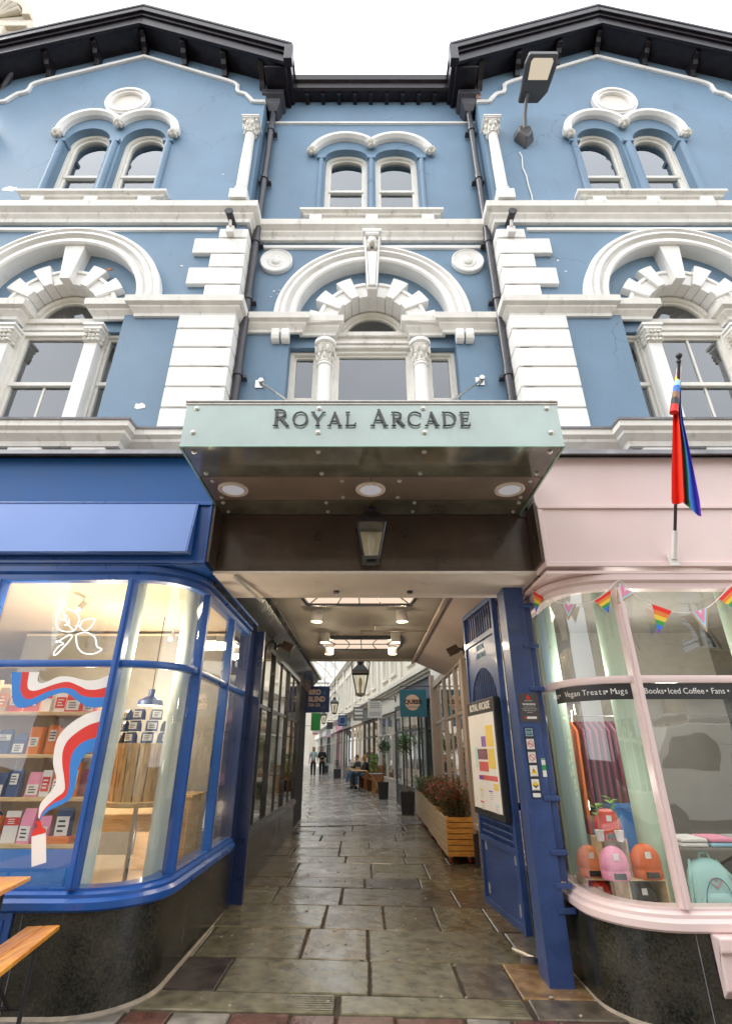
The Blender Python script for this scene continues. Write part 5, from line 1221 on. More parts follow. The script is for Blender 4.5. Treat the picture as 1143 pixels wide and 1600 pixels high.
# walls above the passage ends
m = MB(); m.box(1.62, 1.8, 6.72, 9.5, 3.0, 6.4); part(m, 'wall', 'cream_stone' if 'cream_stone' in MATS else 'white_stone'); m = MB(); m.box(-1.8, -1.62, 6.72, 9.5, 3.0, 6.4); part(m, 'wall', 'white_weathered')
# ================================================================ gate, post and its signs
G = thing('iron_gate', 'blue iron gate leaf with bars and pierced arch folded back behind the gate post', 'gate', (0, 0, 0))
paint('gate_blue', (.026, .060, .19), .38, .2, 6, .2, 40, dirt=.5, dirtc=(.10, .14, .26), coat=.2)
pA = Vector((1.30, .92)); pB = Vector((1.185, 2.03)); dirv = (pB-pA); L_ = dirv.length; ang = math.atan2(dirv.y, dirv.x)
GM = Matrix.Translation((pA.x, pA.y, 0)) @ Matrix.Rotation(ang, 4, 'Z')     # local x along the leaf (away from street), local -y... faces the passage with +y
def gb(name, boxes, mat='gate_blue', parent=G, bevel=.004, lab=None):
    m = MB(); m.T = GM
    for b in boxes: m.box(*b)
    return m.build(name, mat, parent, bevel=bevel)
gb('frame', [(0, .06, -.03, .03, .14, 3.12), (L_-.05, L_, -.03, .03, .14, 3.12), (.06, L_-.05, -.03, .03, .14, .20), (.06, L_-.05, -.03, .03, 3.06, 3.12), (.06, L_-.05, -.028, .028, 2.70, 2.76), (.06, L_-.05, -.028, .028, 1.05, 1.12), (.06, L_-.05, -.028, .028, .70, .75)])
gb('lower_panel', [(.06, L_-.05, -.006, .006, .20, .70)])
gb('name_board', [(.06, L_-.05, -.012, .012, 2.50, 2.70)])
for k in range(12): gb('bar', [(.06+(k+.5)*(L_-.11)/12-.008, .06+(k+.5)*(L_-.11)/12+.008, -.008, .008, 2.76, 3.06)], bevel=0)
for k in range(15): x = .06+(k+.5)*(L_-.11)/15; gb('bar', [(x-.007, x+.007, -.008, .008, 1.12, 2.50)], bevel=0)
m = MB(); m.T = GM; cxm = L_/2; ar = arc(cxm, 2.0, (L_-.2)/2, 0, 180, 24)
m.plate([(.06, 1.95), (.10, 1.95)] + list(reversed(arc(cxm, 1.95, (L_-.2)/2, 0, 180, 24))) + [(L_-.10, 1.95), (L_-.05, 1.95), (L_-.05, 2.50), (.06, 2.50)], [], -.016, .016); m.build('arched_plate', 'gate_blue', G, bevel=.003)
for k in range(18): x = .06+(k+.5)*(L_-.11)/18; gb('bar', [(x-.006, x+.006, -.008, .008, .75, 1.05)], bevel=0)
m = MB(); m.T = GM
for k in range(18):
    for j in range(5): x = .06+(k+.5)*(L_-.11)/18; m.blob((x, 0, .79+.06*j), (.016, .012, .016), 6, 4)
m.build('lattice_beads', 'gate_blue', G)
for i, x in enumerate((.10, L_-.16)):
    for z in (.24, .62): gb('patch', [(x, x+.05, .007, .009, z, z+.09)], 'c_grey', bevel=0)
text('name_lettering', 'ROYAL', .09, 'c_teal', G, GM @ face_m((L_/2, .0135, 2.64), (-1, 0, 0)), .004)
text('name_lettering', 'ARCADE', .09, 'c_teal', G, GM @ face_m((L_/2, .0135, 2.55), (-1, 0, 0)), .004)
# second leaf folded behind, and the post
gb('rear_leaf', [(-.02, .04, -.13, -.08, .12, 3.08), (.9, .95, -.13, -.08, .12, 3.08), (.04, .9, -.12, -.09, .12, .18), (.04, .9, -.12, -.09, 1.05, 1.11), (.04, .9, -.12, -.09, 3.02, 3.08)]+[(.08+.07*k, .09+.07*k, -.11, -.10, .18, 3.02) for k in range(12)], 'black_frame', bevel=0)
gp = thing('gate_post', 'wide blue painted steel gate post with small signs, right of the passage mouth', 'gate post')
m = MB(); m.box(1.265, 1.455, .37, .62, gz(1.4, .4)-.02, 3.02); m.build('post', 'gate_blue', gp, bevel=.006)
m = MB(); m.box(1.462, 1.52, .40, .60, .62, 2.86); m.build('hinge_stile', 'gate_blue', gp, bevel=.004)
for z in (2.84, 2.45, 2.07, 1.20, .82, .60, .44): m = MB(); m.box(1.40, 1.535, .355, .39, z-.018, z+.018); m.box(1.43, 1.445, .349, .356, z-.006, z+.006); m.build('hinge_plate', 'gate_blue', gp, bevel=.003)
m = MB(); m.tube([(1.16, .97, .04), (1.33, .70, .03)], .018, 6); m.box(1.16, 1.34, .70, .74, .02, .06); m.build('floor_bolt', 'steel', gp)
def sign(name, label, x0, x1, z0, z1, y, base, border=None, group=None):
    t = thing(name, label, 'sign', ((x0+x1)/2, y, (z0+z1)/2), group=group); w_, h = (x1-x0)/2, (z1-z0)/2
    MB().box(-w_, w_, -.004, .0, -h, h).build('board', border or base, t)
    if border: MB().box(-w_+.008, w_-.008, -.0055, -.0041, -h+.008, h-.008).build('face', base, t)
    return t, w_, h
FM = lambda x, z, y=-.0062: face_m((x, y, z), (1, 0, 0))
t, w_, h = sign('warning_sign', 'dark grey plaque reading WARNING under a red triangle on the gate post', 1.285, 1.465, 1.79, 2.03, .366, 'c_grey', None)
t.name = 'warning_sign'; MATS['c_dgrey'] = paint('c_dgrey', (.07, .065, .07), .4, .05, 8, 0); kids(t)[0].data.materials[0] = MATS['c_dgrey']
MB().plate([(-.024, .068), (.024, .068), (0, .112)], [], -.006, -.0045).build('emblem', 'c_red', t)
text('lettering', 'SELECTADNA', .012, 'c_white', t, FM(0, .056), .0006); text('lettering', 'WARNING', .024, 'c_white', t, FM(0, .026), .0006, bold=.0008)
for k, s_ in enumerate(('Intruders and contents', 'may be sprayed with traceable', 'DNA marker spray and', 'prosecuted')): text('lettering', s_, .011, 'c_white', t, FM(0, .004-.015*k), .0006)
MB().lathe([(.010, -.0045), (.010, -.006)], (-.045, 0, -.085), 14, 'y').build('emblem', 'c_red', t); MB().box(-.03, .055, -.006, -.0045, -.095, -.075).build('emblem', 'c_white', t)
zz = 1.745
specs = [('small blue plaque with white border below the warning plaque', 'c_teal', 0), ('white no smoking sign with a red ring and cigarette', 'c_white', 1), ('white prohibition sign with an empty red ring and bar', 'c_white', 2), ('white hazard sign with a yellow triangle', 'c_white', 3), ('white caution sign with a yellow diamond', 'c_white', 4), ('tiny white notice lowest on the gate post', 'c_white', 5)]
for lb, colr, k in specs:
    h_ = .045 if k == 5 else (.078 if k == 0 else .10); t, w_, h = sign('safety_sign', lb, 1.305, 1.385, zz-h_, zz, .366, colr, 'c_black', 'small signs in a column on the gate post'); zz -= h_+.004
    if k == 0: MB().plate(rect(-.030, .030, -.030, .030), [rect(-.027, .027, -.027, .027)], -.0065, -.0056).build('border', 'c_white', t); text('lettering', 'CAERDYDD', .011, 'c_white', t, FM(0, .003), .0005); text('lettering', 'CARDIFF', .009, 'c_white', t, FM(0, -.009), .0005)
    if k in (1, 2):
        MB().plate(arc(0, 0, .026, 0, 345, 23), [arc(0, 0, .021, 0, 345, 23)], -.0070, -.0060).build('ring', 'c_red', t); MB().plate([(-.019, .015), (-.015, .019), (.019, -.015), (.015, -.019)], [], -.0072, -.0062).build('bar', 'c_red', t)
        if k == 1: MB().box(-.017, .012, -.0068, -.0058, -.003, .003).build('pictogram', 'c_black', t)
        for z_ in (-.038, .038): MB().box(-.022, .022, -.0066, -.0058, z_-.0015, z_+.0015).build('print', 'c_grey', t)
    if k == 3: MB().plate([(-.027, -.022), (.027, -.022), (0, .025)], [], -.0066, -.0058).build('triangle', 'c_yellow', t); MB().plate([(-.006, .012), (.004, .012), (0, .0), (.006, .0), (-.004, -.018), (-.001, -.004), (-.007, -.004)], [], -.0072, -.0064).build('pictogram', 'c_black', t)
    if k == 4: MB().plate([(-.028, 0), (0, -.028), (.028, 0), (0, .028)], [], -.0066, -.0058).build('diamond', 'c_yellow', t); MB().plate([(-.026, -.003), (0, -.026), (.026, -.003), (.01, -.003), (0, -.012), (-.01, -.003)], [], -.0072, -.0064).build('pictogram', 'c_black', t)
    if k in (3, 4, 5): MB().box(-.022, .022, -.0066, -.0058, -h*.82, -h*.72).build('print', 'c_grey', t)
t, w_, h = sign('sticker', 'small green and white sticker at the edge of the gate post', 1.42, 1.452, 1.36, 1.50, .366, 'c_white'); MB().box(-.016, .016, -.006, -.0045, -.02, .02).box(-.016, .016, -.006, -.0045, .06, .068).build('print', 'c_green', t)
# map board on the gate leaf
MP = thing('map_board', 'black framed poster board with a coloured floor plan hung on the gate', 'notice board')
mm_ = lambda b, n, mat, bevel=.003: gb(n, b, mat, MP, bevel)
mm_([(.04, L_-.14, .035, .10, .96, 2.06)], 'case', 'c_black', .006); mm_([(.07, L_-.17, .101, .105, 1.02, 1.92)], 'poster', 'c_white', 0)
text('heading', 'ROYAL ARCADE', .10, 'c_white', MP, GM @ face_m((L_/2-.05, .103, 1.99), (-1, 0, 0)), .003, sx=.95, bold=.002)
random.seed(2); lx0, lx1 = .12, L_-.22
for i, (a0, a1, z0, z1, c_) in enumerate(((.14, .36, 1.60, 1.80, 'c_yellow'), (.14, .34, 1.40, 1.58, 'c_yellow'), (.38, .52, 1.60, 1.70, 'c_purple'), (.36, .68, 1.48, 1.58, 'c_maroon'), (.36, .66, 1.37, 1.46, 'c_red'), (.69, .78, 1.40, 1.60, 'c_mint'), (.12, .60, 1.29, 1.335, 'c_red'), (.12, .25, 1.21, 1.27, 'c_yellow'), (.55, .70, 1.29, 1.33, 'c_purple'))):
    mm_([(a0, a1, .1052, .1062, z0, z1)], 'map_block', c_, 0)
    if i < 8: mm_([(a0+.03*k, a0+.03*k+.004, .1063, .1068, z0, z1) for k in range(1, int((a1-a0)/.03))], 'map_line', 'c_white', 0)
for z, c_, a in ((1.19, 'c_yellow', .6), (1.19, 'c_purple', .3), (1.08, 'c_red', .6), (1.08, 'c_mint', .15)):
    mm_([(a, a+.12, .1052, .1060, z, z+.012)], 'key_heading', c_, 0); mm_([(a, a+.10, .1052, .1058, z-.018*k-.012, z-.018*k-.008) for k in range(4)], 'print', 'c_grey', 0)
# ================================================================ things under the passage roof
def hanging_sign(name, label, x0, x1, z0, z1, y, colr, wx, group='signs hanging over the arcade walk'):
    t = thing(name, label, 'hanging sign', ((x0+x1)/2, y, z0), group=group); w_ = (x1-x0)/2
    MB().box(-w_, w_, -.02, .02, 0, z1-z0).build('board', colr, t, bevel=.003)
    b = z1-z0+.08; xw = wx-(x0+x1)/2; e = -1 if xw > 0 else 1
    m = MB(); m.tube([(xw, 0, b), (e*w_, 0, b)], .012, 6)
    for q in (-.8, .8): m.tube([(q*w_, 0, b), (q*w_, 0, z1-z0-.01)], .005, 5)
    m.box(xw-.02, xw+.02, -.03, .03, b-.1, b+.1); m.build('bracket', 'lantern_black', t); return t, w_, z1-z0
t, w_, h = hanging_sign('hanging_sign', 'navy square sign with peach tea shop lettering hanging on the left', -1.62, -1.02, 2.467, 3.10, 9.46, 'c_navy', -1.76)
paint('sign_peach', (.80, .55, .42), .5, .03)
T_ = lambda s_, x, z, sz, c_='sign_peach', al='LEFT', sx=1, b=.0: text('lettering', s_, sz, c_, t, face_m((x, -.0225, z), (1, 0, 0)), .003, al, sx, b)
T_('BIRD', -.24, .48, .17, sx=.85, b=.008); T_('&', .13, .47, .13, 'c_teal', b=.004); T_('BLEND', -.24, .31, .17, sx=.82, b=.008); T_('TEA CO.', -.24, .17, .10, sx=.85, b=.003)
m = MB()
for k in range(6): a = k*1.1; leaf(m, (.16, -.0235, .12), (math.cos(a), 0, math.sin(a)), .075, .04)
m.build('emblem', 'sign_peach', t, recalc=False)
t, w_, h = hanging_sign('hanging_sign', 'teal square sign with a pink disc and black lettering on the right', .765, 1.42, 2.335, 2.97, 9.0, 'c_teal', 1.60)
MB().lathe([(.185, -.0205), (.185, -.024)], (-.02, 0, .33), 36, 'y').build('disc', 'sign_peach', t)
text('lettering', 'QUEER', .135, 'c_black', t, face_m((.0, -.0265, .34), (1, 0, 0)), .003, sx=1.05, bold=.006); text('lettering', 'EMPORIUM', .06, 'c_teal', t, face_m((0, -.026, .22), (1, 0, 0)), .002)
lantern('hanging_lantern', 'big black hanging street lantern in the middle of the arcade, nearest', (-.20, 6.95, 2.64), 1.35, 'lanterns hanging along the arcade', .55)
def flood(label, loc, s):
    t = thing('floodlight', label, 'floodlight', loc, group='floodlights on the passage sides'); m = MB(); m.T = Matrix.Rotation(R(25*s), 4, 'Y') @ Matrix.Rotation(R(-20), 4, 'X')
    m.box(-.09, .09, -.03, .03, -.06, .06); m.box(-.075, .075, -.035, -.03, -.045, .045); m.build('head', 'brown_beam', t, bevel=.01); MB().tube([(0, 0, 0), (-.10*s, 0, .03), (-.17*s, 0, .0)], .018, 6).box(-.19*s, -.15*s, -.04, .04, -.05, .06).build('bracket', 'lantern_black', t)
flood('small dark floodlight on the black left side of the passage', (-1.28, 3.4, 3.0), 1); flood('small dark floodlight on the pinkish right side of the passage', (1.27, 3.6, 2.98), -1)
# planters on castors
PL_ = None; random.seed(31)
plab = ['slatted wooden planter on castors nearest the gate, full of red flowering shrub', 'slatted wooden planter on castors second from the gate, red flowers', 'slatted wooden planter on castors third from the gate, green tipped plants', 'slatted wooden planter on castors farthest from the gate, pale green plants']
for i in range(4):
    y = 5.06+i*1.33; loc = (1.32, y, gz(1.32, y))
    if PL_ is None:
        PL_ = thing('planter', plab[0], 'planter', loc, group='wooden planters on castors')
        for s, lab in ((-1, 'grey_slats'), (1, 'grey_slats')):
            m = MB()
            for k in range(7): m.box(s*.2, s*.185, -.63, .63, .105+k*.072, .105+k*.072+.062)
            m.build('side_slats', lab, PL_, bevel=.003)
        for s in (-1, 1):
            m = MB()
            for k in range(7): m.box(-.2, .2, s*.65, s*.634, .105+k*.072, .105+k*.072+.062)
            m.build('end_slats', 'orange_slats' if s < 0 else 'grey_slats', PL_, bevel=.003)
        m = MB()
        for a in (-1, 1):
            for b in (-1, 0, 1): m.box(a*.183, a*.16, b*.6-.03, b*.6+.03, .1, .61)
        m.box(-.183, .183, -.63, .63, .1, .12); m.build('inner_frame', 'orange_slats', PL_)
        m = MB(); m.box(-.18, .18, -.62, .62, .50, .56); m.build('soil', 'joint', PL_)
        for a in (-1, 1):
            for b in (-1, 1):
                m = MB(); m.tube([(a*.14-.015, b*.5, .04), (a*.14+.015, b*.5, .04)], .04, 14); c_ = m.build('castor', 'c_red', PL_); m = MB(); m.box(a*.14-.03, a*.14+.03, b*.5-.03, b*.5+.03, .075, .105); m.box(a*.14-.022, a*.14-.018, b*.5-.02, b*.5+.02, .03, .08); m.build('castor_fork', 'steel', c_)
    else: dup(PL_, loc, 0, plab[i])
    sh_ = thing('flowering_shrub' if i < 2 else 'green_shrub', ['bushy shrub dotted with rust red flowers in the planter nearest the gate', 'rust red flowering shrub in the second planter from the gate', 'mid green shrub with some red tips in the third planter', 'pale green shrub in the farthest planter'][i], 'shrub', (1.32, y, gz(1.32, y)+.53), group='shrubs in the wooden planters')
    m = MB(); H_ = (.52, .48, .42, .36)[i]
    st = MB()
    for k in range(95):
        bx, by = random.uniform(-.14, .14), random.uniform(-.55, .55); hh = H_*random.uniform(.6, 1.1); tx, ty = bx*1.5+random.uniform(-.08, .08), by+random.uniform(-.1, .1)
        st.tube([(bx, by, 0), ((bx+tx)/2, (by+ty)/2, hh*.55), (tx, ty, hh)], .003, 4)
        for j in range(26):
            q = random.uniform(.15, 1.0); a = random.uniform(0, 6.28); m.mi = 0
            p = (bx+(tx-bx)*q+random.uniform(-.05, .05), by+(ty-by)*q+random.uniform(-.06, .06), hh*q); r_ = random.random()
            m.mi = (1 if r_ < (.26, .26, .08, .0)[i] and q > .5 else (2 if r_ > (.78, .75, .9, 1)[i] else 0)); leaf(m, p, (math.cos(a), math.sin(a), random.uniform(-.2, .8)), random.uniform(.04, .07), .026 if m.mi != 1 else .036)
    m.build('foliage', ['leaf_dark' if i < 3 else 'leaf_mid', 'flower_red', 'leaf_rust'], sh_, recalc=False); st.build('stems', 'c_brown', sh_)
def topiary(label, loc, group='standard trees in square pots'):
    t = thing('potted_tree', label, 'potted tree', loc, group=group); random.seed(int(loc[1]*10))
    m = MB(); m.add([(-.15, -.15, 0), (.15, -.15, 0), (.15, .15, 0), (-.15, .15, 0), (-.18, -.18, .5), (.18, -.18, .5), (.18, .18, .5), (-.18, .18, .5), (-.15, -.15, .5), (.15, -.15, .5), (.15, .15, .5), (-.15, .15, .5), (-.15, -.15, .46), (.15, -.15, .46), (.15, .15, .46), (-.15, .15, .46)],
        [(0, 1, 5, 4), (1, 2, 6, 5), (2, 3, 7, 6), (3, 0, 4, 7), (4, 5, 9, 8), (5, 6, 10, 9), (6, 7, 11, 10), (7, 4, 8, 11), (8, 9, 13, 12), (9, 10, 14, 13), (10, 11, 15, 14), (11, 8, 12, 15), (12, 13, 14, 15)]); m.build('pot', 'c_black', t)
    MB().tube([(0, 0, .45), (.01, .01, 1.0), (0, 0, 1.55)], [.018, .015, .012], 7).build('trunk', 'c_brown', t)
    m = MB(); st = MB()
    cl = [(random.gauss(0, .13), random.gauss(0, .13), 1.62+random.gauss(0, .12)) for _ in range(26)]
    for c_ in cl:
        st.tube([(0, 0, 1.45), c_], .004, 4)
        for k in range(60):
            d = Vector((random.gauss(0, 1), random.gauss(0, 1), random.gauss(0, 1))).normalized(); p = Vector(c_)+d*random.uniform(.02, .11); leaf(m, p, d+Vector((0, 0, .2)), random.uniform(.035, .06), .022)
    m.build('crown', ['leaf_mid'], t, recalc=False); st.build('branches', 'c_brown', t)
topiary('round headed small tree in a black square pot, nearer one by the teal sign', (.97, 10.4, .13)); topiary('round headed small tree in a black square pot, farther down the arcade', (.50, 15.0, .13))
# ================================================================ the arcade beyond, bending left
AM = Matrix.Translation((1.37, 9.5, .13)) @ Matrix.Rotation(R(8.5), 4, 'Z')
paint('arcade_cream', (.66, .61, .52), .6, .05, 2, .1, 30, dirt=.2, dirtc=(.5, .44, .36)); paint('arcade_white', (.70, .67, .61), .5, .04, 2, .08); paint('arcade_grey', (.20, .20, .20), .5, .1); paint('arcade_dark', (.05, .06, .065), .4, .1); paint('arcade_pink', (.60, .32, .42), .5, .05); paint('arcade_navy', (.03, .05, .10), .4, .1)
glass('arcade_glass', .18, 2.5, (.8, .88, .86)); emit('interior_glow', (1, .62, .32), 1.1)  # back walls of some shops glow in place of lamps inside
def arcade_shop(y0, ln, side, frame, label, inner='arcade_cream', bay=False, glow=None):
    """one unit of the arcade: shopfront, cornice, upper storey. side=+1 right, -1 left"""
    t = thing('arcade_shop', label, 'shop', (0, 0, 0)); X_ = .5 if side > 0 else -3.5; s = side
    def bx(m, x0, x1, a, b, c, d): m.box(X_+s*x0, X_+s*x1, a, b, c, d)
    def mk(n, boxes, mat, bevel=0, parent=t):
        m = MB(); m.T = AM
        for b in boxes: bx(m, *b)
        return m.build(n, mat, parent, bevel=bevel)
    y1 = y0+ln
    mk('pilaster', [(-.05, .3, y0, y0+.3, 0, 3.1), (-.09, .3, y0-.01, y0+.32, 0, .35), (-.09, .3, y0-.01, y0+.32, 2.9, 3.1)], 'arcade_white', .008)
    mk('stall_riser', [(0, .2, y0+.3, y1, 0, .5)], frame)
    n = 3; w_ = (ln-.3)/n; mk('window_frame', [(-.02, .08, y0+.3+k*w_-.03, y0+.3+k*w_+.03, .5, 2.7) for k in range(n+1)]+[(-.02, .08, y0+.3, y1, .5, .56), (-.02, .08, y0+.3, y1, 2.0, 2.05), (-.02, .08, y0+.3, y1, 2.66, 2.72)], frame)
    m = MB(); m.T = AM; m.quad((X_+s*.03, y0+.3, .5), (X_+s*.03, y1, .5), (X_+s*.03, y1, 2.7), (X_+s*.03, y0+.3, 2.7)); m.build('pane', 'arcade_glass', t, recalc=False)
    m = MB(); m.T = AM; m.quad((X_+s*1.6, y0, 0), (X_+s*1.6, y1, 0), (X_+s*1.6, y1, 2.9), (X_+s*1.6, y0, 2.9)); m.build('shop_interior', glow or inner, t, recalc=False)
    mk('shop_interior', [(.1, 1.6, y0, y0+.05, 0, 2.9), (.1, 1.6, y0, y1, 2.9, 2.95)], inner)
    mk('fascia', [(-.12, .2, y0, y1, 2.75, 3.3)], frame, .005)
    mk('cornice', [(-.36, .2, y0, y1, 3.44, 3.56), (-.28, .2, y0, y1, 3.37, 3.44), (-.2, .2, y0, y1, 3.30, 3.37)], 'arcade_white', .01)
    m = MB(); m.T = AM; cy = y0+ln/2; hol = [rect(cy-1.25, cy-.45, 4.1, 5.7), rect(cy+.45, cy+1.25, 4.1, 5.7)]
    m.plate(rect(y0, y1, 3.5, 6.5), hol, X_, X_+s*.25, mp=lambda a, b, h: (h, a, b)); m.build('upper_wall', 'arcade_cream', t)
    for h_ in hol:
        a, b = h_[0][0], h_[1][0]; w0 = mk('upper_window', [(-.05, .02, a-.12, a, 4.0, 5.8), (-.05, .02, b, b+.12, 4.0, 5.8), (-.08, .02, a-.16, b+.16, 5.8, 5.92), (-.08, .05, a-.14, b+.14, 3.98, 4.08), (.1, .16, (a+b)/2-.03, (a+b)/2+.03, 4.1, 5.7), (.1, .16, a, b, 4.86, 4.92)], 'arcade_white', .006)
        m = MB(); m.T = AM; m.quad((X_+s*.14, a, 4.1), (X_+s*.14, b, 4.1), (X_+s*.14, b, 5.7), (X_+s*.14, a, 5.7)); m.build('pane', 'far_glass' if 'far_glass' in MATS else 'arcade_glass', w0, recalc=False)
    mk('upper_pilaster', [(-.09, .02, y0-.12, y0+.12, 3.56, 6.5), (-.14, .02, y0-.18, y0+.18, 6.2, 6.5)], 'arcade_white', .01)
    mk('eaves_cornice', [(-.30, .3, y0, y1, 6.58, 6.75), (-.2, .3, y0, y1, 6.5, 6.58)], 'arcade_white', .01)
    return t, mk
frames = ['arcade_navy', 'arcade_white', 'arcade_dark', 'arcade_white', 'arcade_grey', 'arcade_pink', 'arcade_white', 'arcade_navy', 'arcade_white', 'arcade_grey', 'arcade_white', 'arcade_white']
rl = ['navy framed bay fronted shop nearest on the right of the open arcade', 'white fronted shop behind the farther potted tree', 'dark framed shop with warm orange windows behind the wooden benches', 'white framed shop just beyond the wooden benches', 'grey framed shop beyond the benches on the right', 'pink painted shop far down the right side', 'white shop beyond the pink one on the right', 'navy shop far along the right side', 'white shop two before the far end on the right', 'grey shop near the far end on the right', 'white shop second last on the right', 'last white shop on the right at the far end']
random.seed(77)
for i in range(12):
    t, mk = arcade_shop(i*4.6, 4.6, 1, frames[i], rl[i], 'arcade_cream' if i else 'grey_wall', glow='interior_glow' if i in (2, 3) else None)
    if i == 0:
        mk('bay_window', [(-.42, 0, .9, 4.0, 2.62, 2.75), (-.42, 0, .9, 4.0, 0, .5), (-.42, 0, .9, 4.0, .5, .55)]+[(-.42, -.37, y, y+.05, .55, 2.62) for y in (.9, 1.9, 2.9, 3.95)]+[(-.42, -.37, .9, 4.0, 1.95, 2.0), (-.2, -.15, .9, .94, .55, 2.62)], 'arcade_dark')
        m = MB(); m.T = AM; m.quad((.5-.4, .9, .55), (.5-.4, 4, .55), (.5-.4, 4, 2.62), (.5-.4, .9, 2.62)); m.quad((.1, .92, .55), (.5, .92, .55), (.5, .92, 2.62), (.1, .92, 2.62)); m.build('pane', 'arcade_glass', t, recalc=False)
for i in range(10): arcade_shop(i*4.6+1.0, 4.6, -1, frames[(i+3) % 12], 'shop on the left side of the open arcade, %s from the passage' % (ordn+['tenth'])[i], 'arcade_cream')
# glass roof
gr = thing('glass_roof', 'pitched glass roof with pale iron ribs over the open arcade', 'roof')
glass('roof_glass', .03, 3, (.93, .96, .97))
m = MB(); m.T = AM
m.quad((-3.7, -3, 6.75), (-3.7, 56, 6.75), (-1.5, 56, 8.6), (-1.5, -3, 8.6)); m.quad((.7, -3, 6.75), (.7, 56, 6.75), (-1.5, 56, 8.6), (-1.5, -3, 8.6)); m.build('panes', 'roof_glass', gr, recalc=False)
for k in range(13):
    y = -2.3+k*4.6; m = MB(); m.T = AM
    m.sweep([(-3.55, 6.2), (-3.3, 6.85), (-2.7, 7.5), (-2.1, 8.0), (-1.5, 8.25), (-.9, 8.0), (-.3, 7.5), (.3, 6.85), (.55, 6.2)], [(-.06, y-.05), (.06, y-.05), (.06, y+.05), (-.06, y+.05)], XZ)
    m.tube([(-3.3, y, 6.9), (.3, y, 6.9)], .02, 6); m.build('rib', 'arcade_cream', gr)
m = MB(); m.T = AM
for k in range(60):
    y = -2.8+k*.95
    for s in (-1, 1): m.tube([(-1.5+s*2.2, y, 6.76), (-1.5, y, 8.61)], .018, 4)
for s in (-1, 1):
    for q in (.33, .66): m.tube([(-1.5+s*2.2*(1-q), -3, 6.76+1.85*q), (-1.5+s*2.2*(1-q), 56, 6.76+1.85*q)], .022, 4)
m.tube([(-1.5, -3, 8.62), (-1.5, 56, 8.62)], .05, 6); m.build('glazing_bars', 'arcade_cream', gr)
ew = thing('end_wall', 'pale wall with an arched doorway closing the far end of the arcade', 'wall', (0, 0, 0))
m = MB(); m.T = AM; m.plate(rect(-3.6, .6, 0, 8.7), [arched(-2.8, -.2, .01, 2.6, .6)], 55.3, 55.6); m.build('wall', 'arcade_cream', ew)
m = MB(); m.T = AM; m.box(-3.6, .6, 57, 57.1, 0, 4); m.build('street_beyond', 'arcade_white', ew)
# arcade paving
random.seed(44); m = MB(); fz = lambda x, y: 0.0; y = -2.2
AMI = AM.copy(); m.T = AM; y = -.95
while y < 34:
    d = random.uniform(.5, .85); x = -3.9+random.uniform(0, .5)
    while x < .8: w_ = random.uniform(.6, 1.3); m.mi = random.choice((0, 1, 2, 0, 1)) if y > 1 else random.choice((0, 2, 3, 4, 5)); slab(m, x, x+w_, y, y+d, .0, fz); x += w_
    y += d
struct(m.build('arcade_flagstones', ['pale_flag_a', 'pale_flag_b', 'pale_flag_c', 'flag_g', 'flag_b', 'flag_d']))
m = MB(); m.T = AM; m.quad((-4.5, -1.0, -.02), (2, -1.0, -.02), (2, 34, -.02), (-4.5, 34, -.02)); m.quad((-4.5, 34, -.004), (2, 34, -.004), (2, 58, -.004), (-4.5, 58, -.004)); struct(m.build('arcade_floor', 'pale_flag_a'))
# lanterns and small signs further in
lantern('hanging_lantern', 'black hanging street lantern in the arcade, second nearest', (-1.47, 19.5, 3.07), 1.3, 'lanterns hanging along the arcade', 3.2)
lantern('hanging_lantern', 'black hanging street lantern in the arcade, third and farthest', (-2.42, 26, 2.97), 1.3, 'lanterns hanging along the arcade', 3.4)
t, w_, h = hanging_sign('hanging_sign', 'pale grey double board sign with dark lines beyond the potted trees', -.02, .48, 2.62, 3.16, 14.6, 'c_white', .95)
for k in range(3): MB().box(-.17, .17, -.023, -.021, .47-.07*k, .50-.07*k).build('print', 'c_grey', t)
for k in range(6): MB().box(-.18+.065*k, -.15+.065*k, -.023, -.021, .07, .2).build('print', 'c_grey', t)
t, w_, h = hanging_sign('hanging_sign', 'dark grey sign with pale lines over the wooden benches', -.62, -.16, 2.75, 3.30, 18.8, 'arcade_grey', .4)
for z, hh in ((.40, .06), (.24, .1), (.1, .06)): MB().box(-.17, .17, -.023, -.021, z, z+hh).build('print', 'c_white', t)
t, w_, h = hanging_sign('hanging_sign', 'small navy sign with a pale border farther down the arcade', -1.47, -1.03, 2.72, 3.22, 23.0, 'c_navy', -.1)
MB().plate(rect(-.16, .16, .08, .42), [rect(-.14, .14, .10, .40)], -.023, -.021).build('border', 'c_ltblue', t)
t, w_, h = hanging_sign('hanging_sign', 'smallest dark sign, farthest down the right side', -2.35, -2.0, 2.75, 3.12, 27.5, 'arcade_dark', -1.0)
t = thing('banner', 'plain dark green hanging banner behind the tea shop sign', 'banner', (-1.9, 15.5, 2.2)); MB().box(-.17, .17, -.01, .01, .05, .64).build('cloth', 'c_green', t); MB().tube([(-.4, 0, .66), (.2, 0, .66)], .012, 6).build('pole', 'lantern_black', t)
t = thing('hanging_sign', 'small white board with a red foot on the left side far down the arcade', 'hanging sign', (-2.95, 27, 2.45), group='signs hanging over the arcade walk'); MB().box(-.15, .15, -.01, .01, .0, .4).build('board', 'c_white', t); MB().box(-.15, .15, -.013, -.011, 0, .06).build('stripe', 'c_red', t); MB().tube([(-.6, 0, .45), (.2, 0, .45)], .012, 6).build('bracket', 'lantern_black', t)
t = thing('market_awning', 'pinkish awning over the far pink shop', 'awning', (0, 0, 0)); m = MB(); m.T = AM; m.plate([(.5, 2.9), (-.35, 2.5), (-.35, 2.35), (-.33, 2.47), (.5, 2.85)], [], 23.3, 27.2, mp=XZ); m.build('canvas', 'arcade_pink', t)
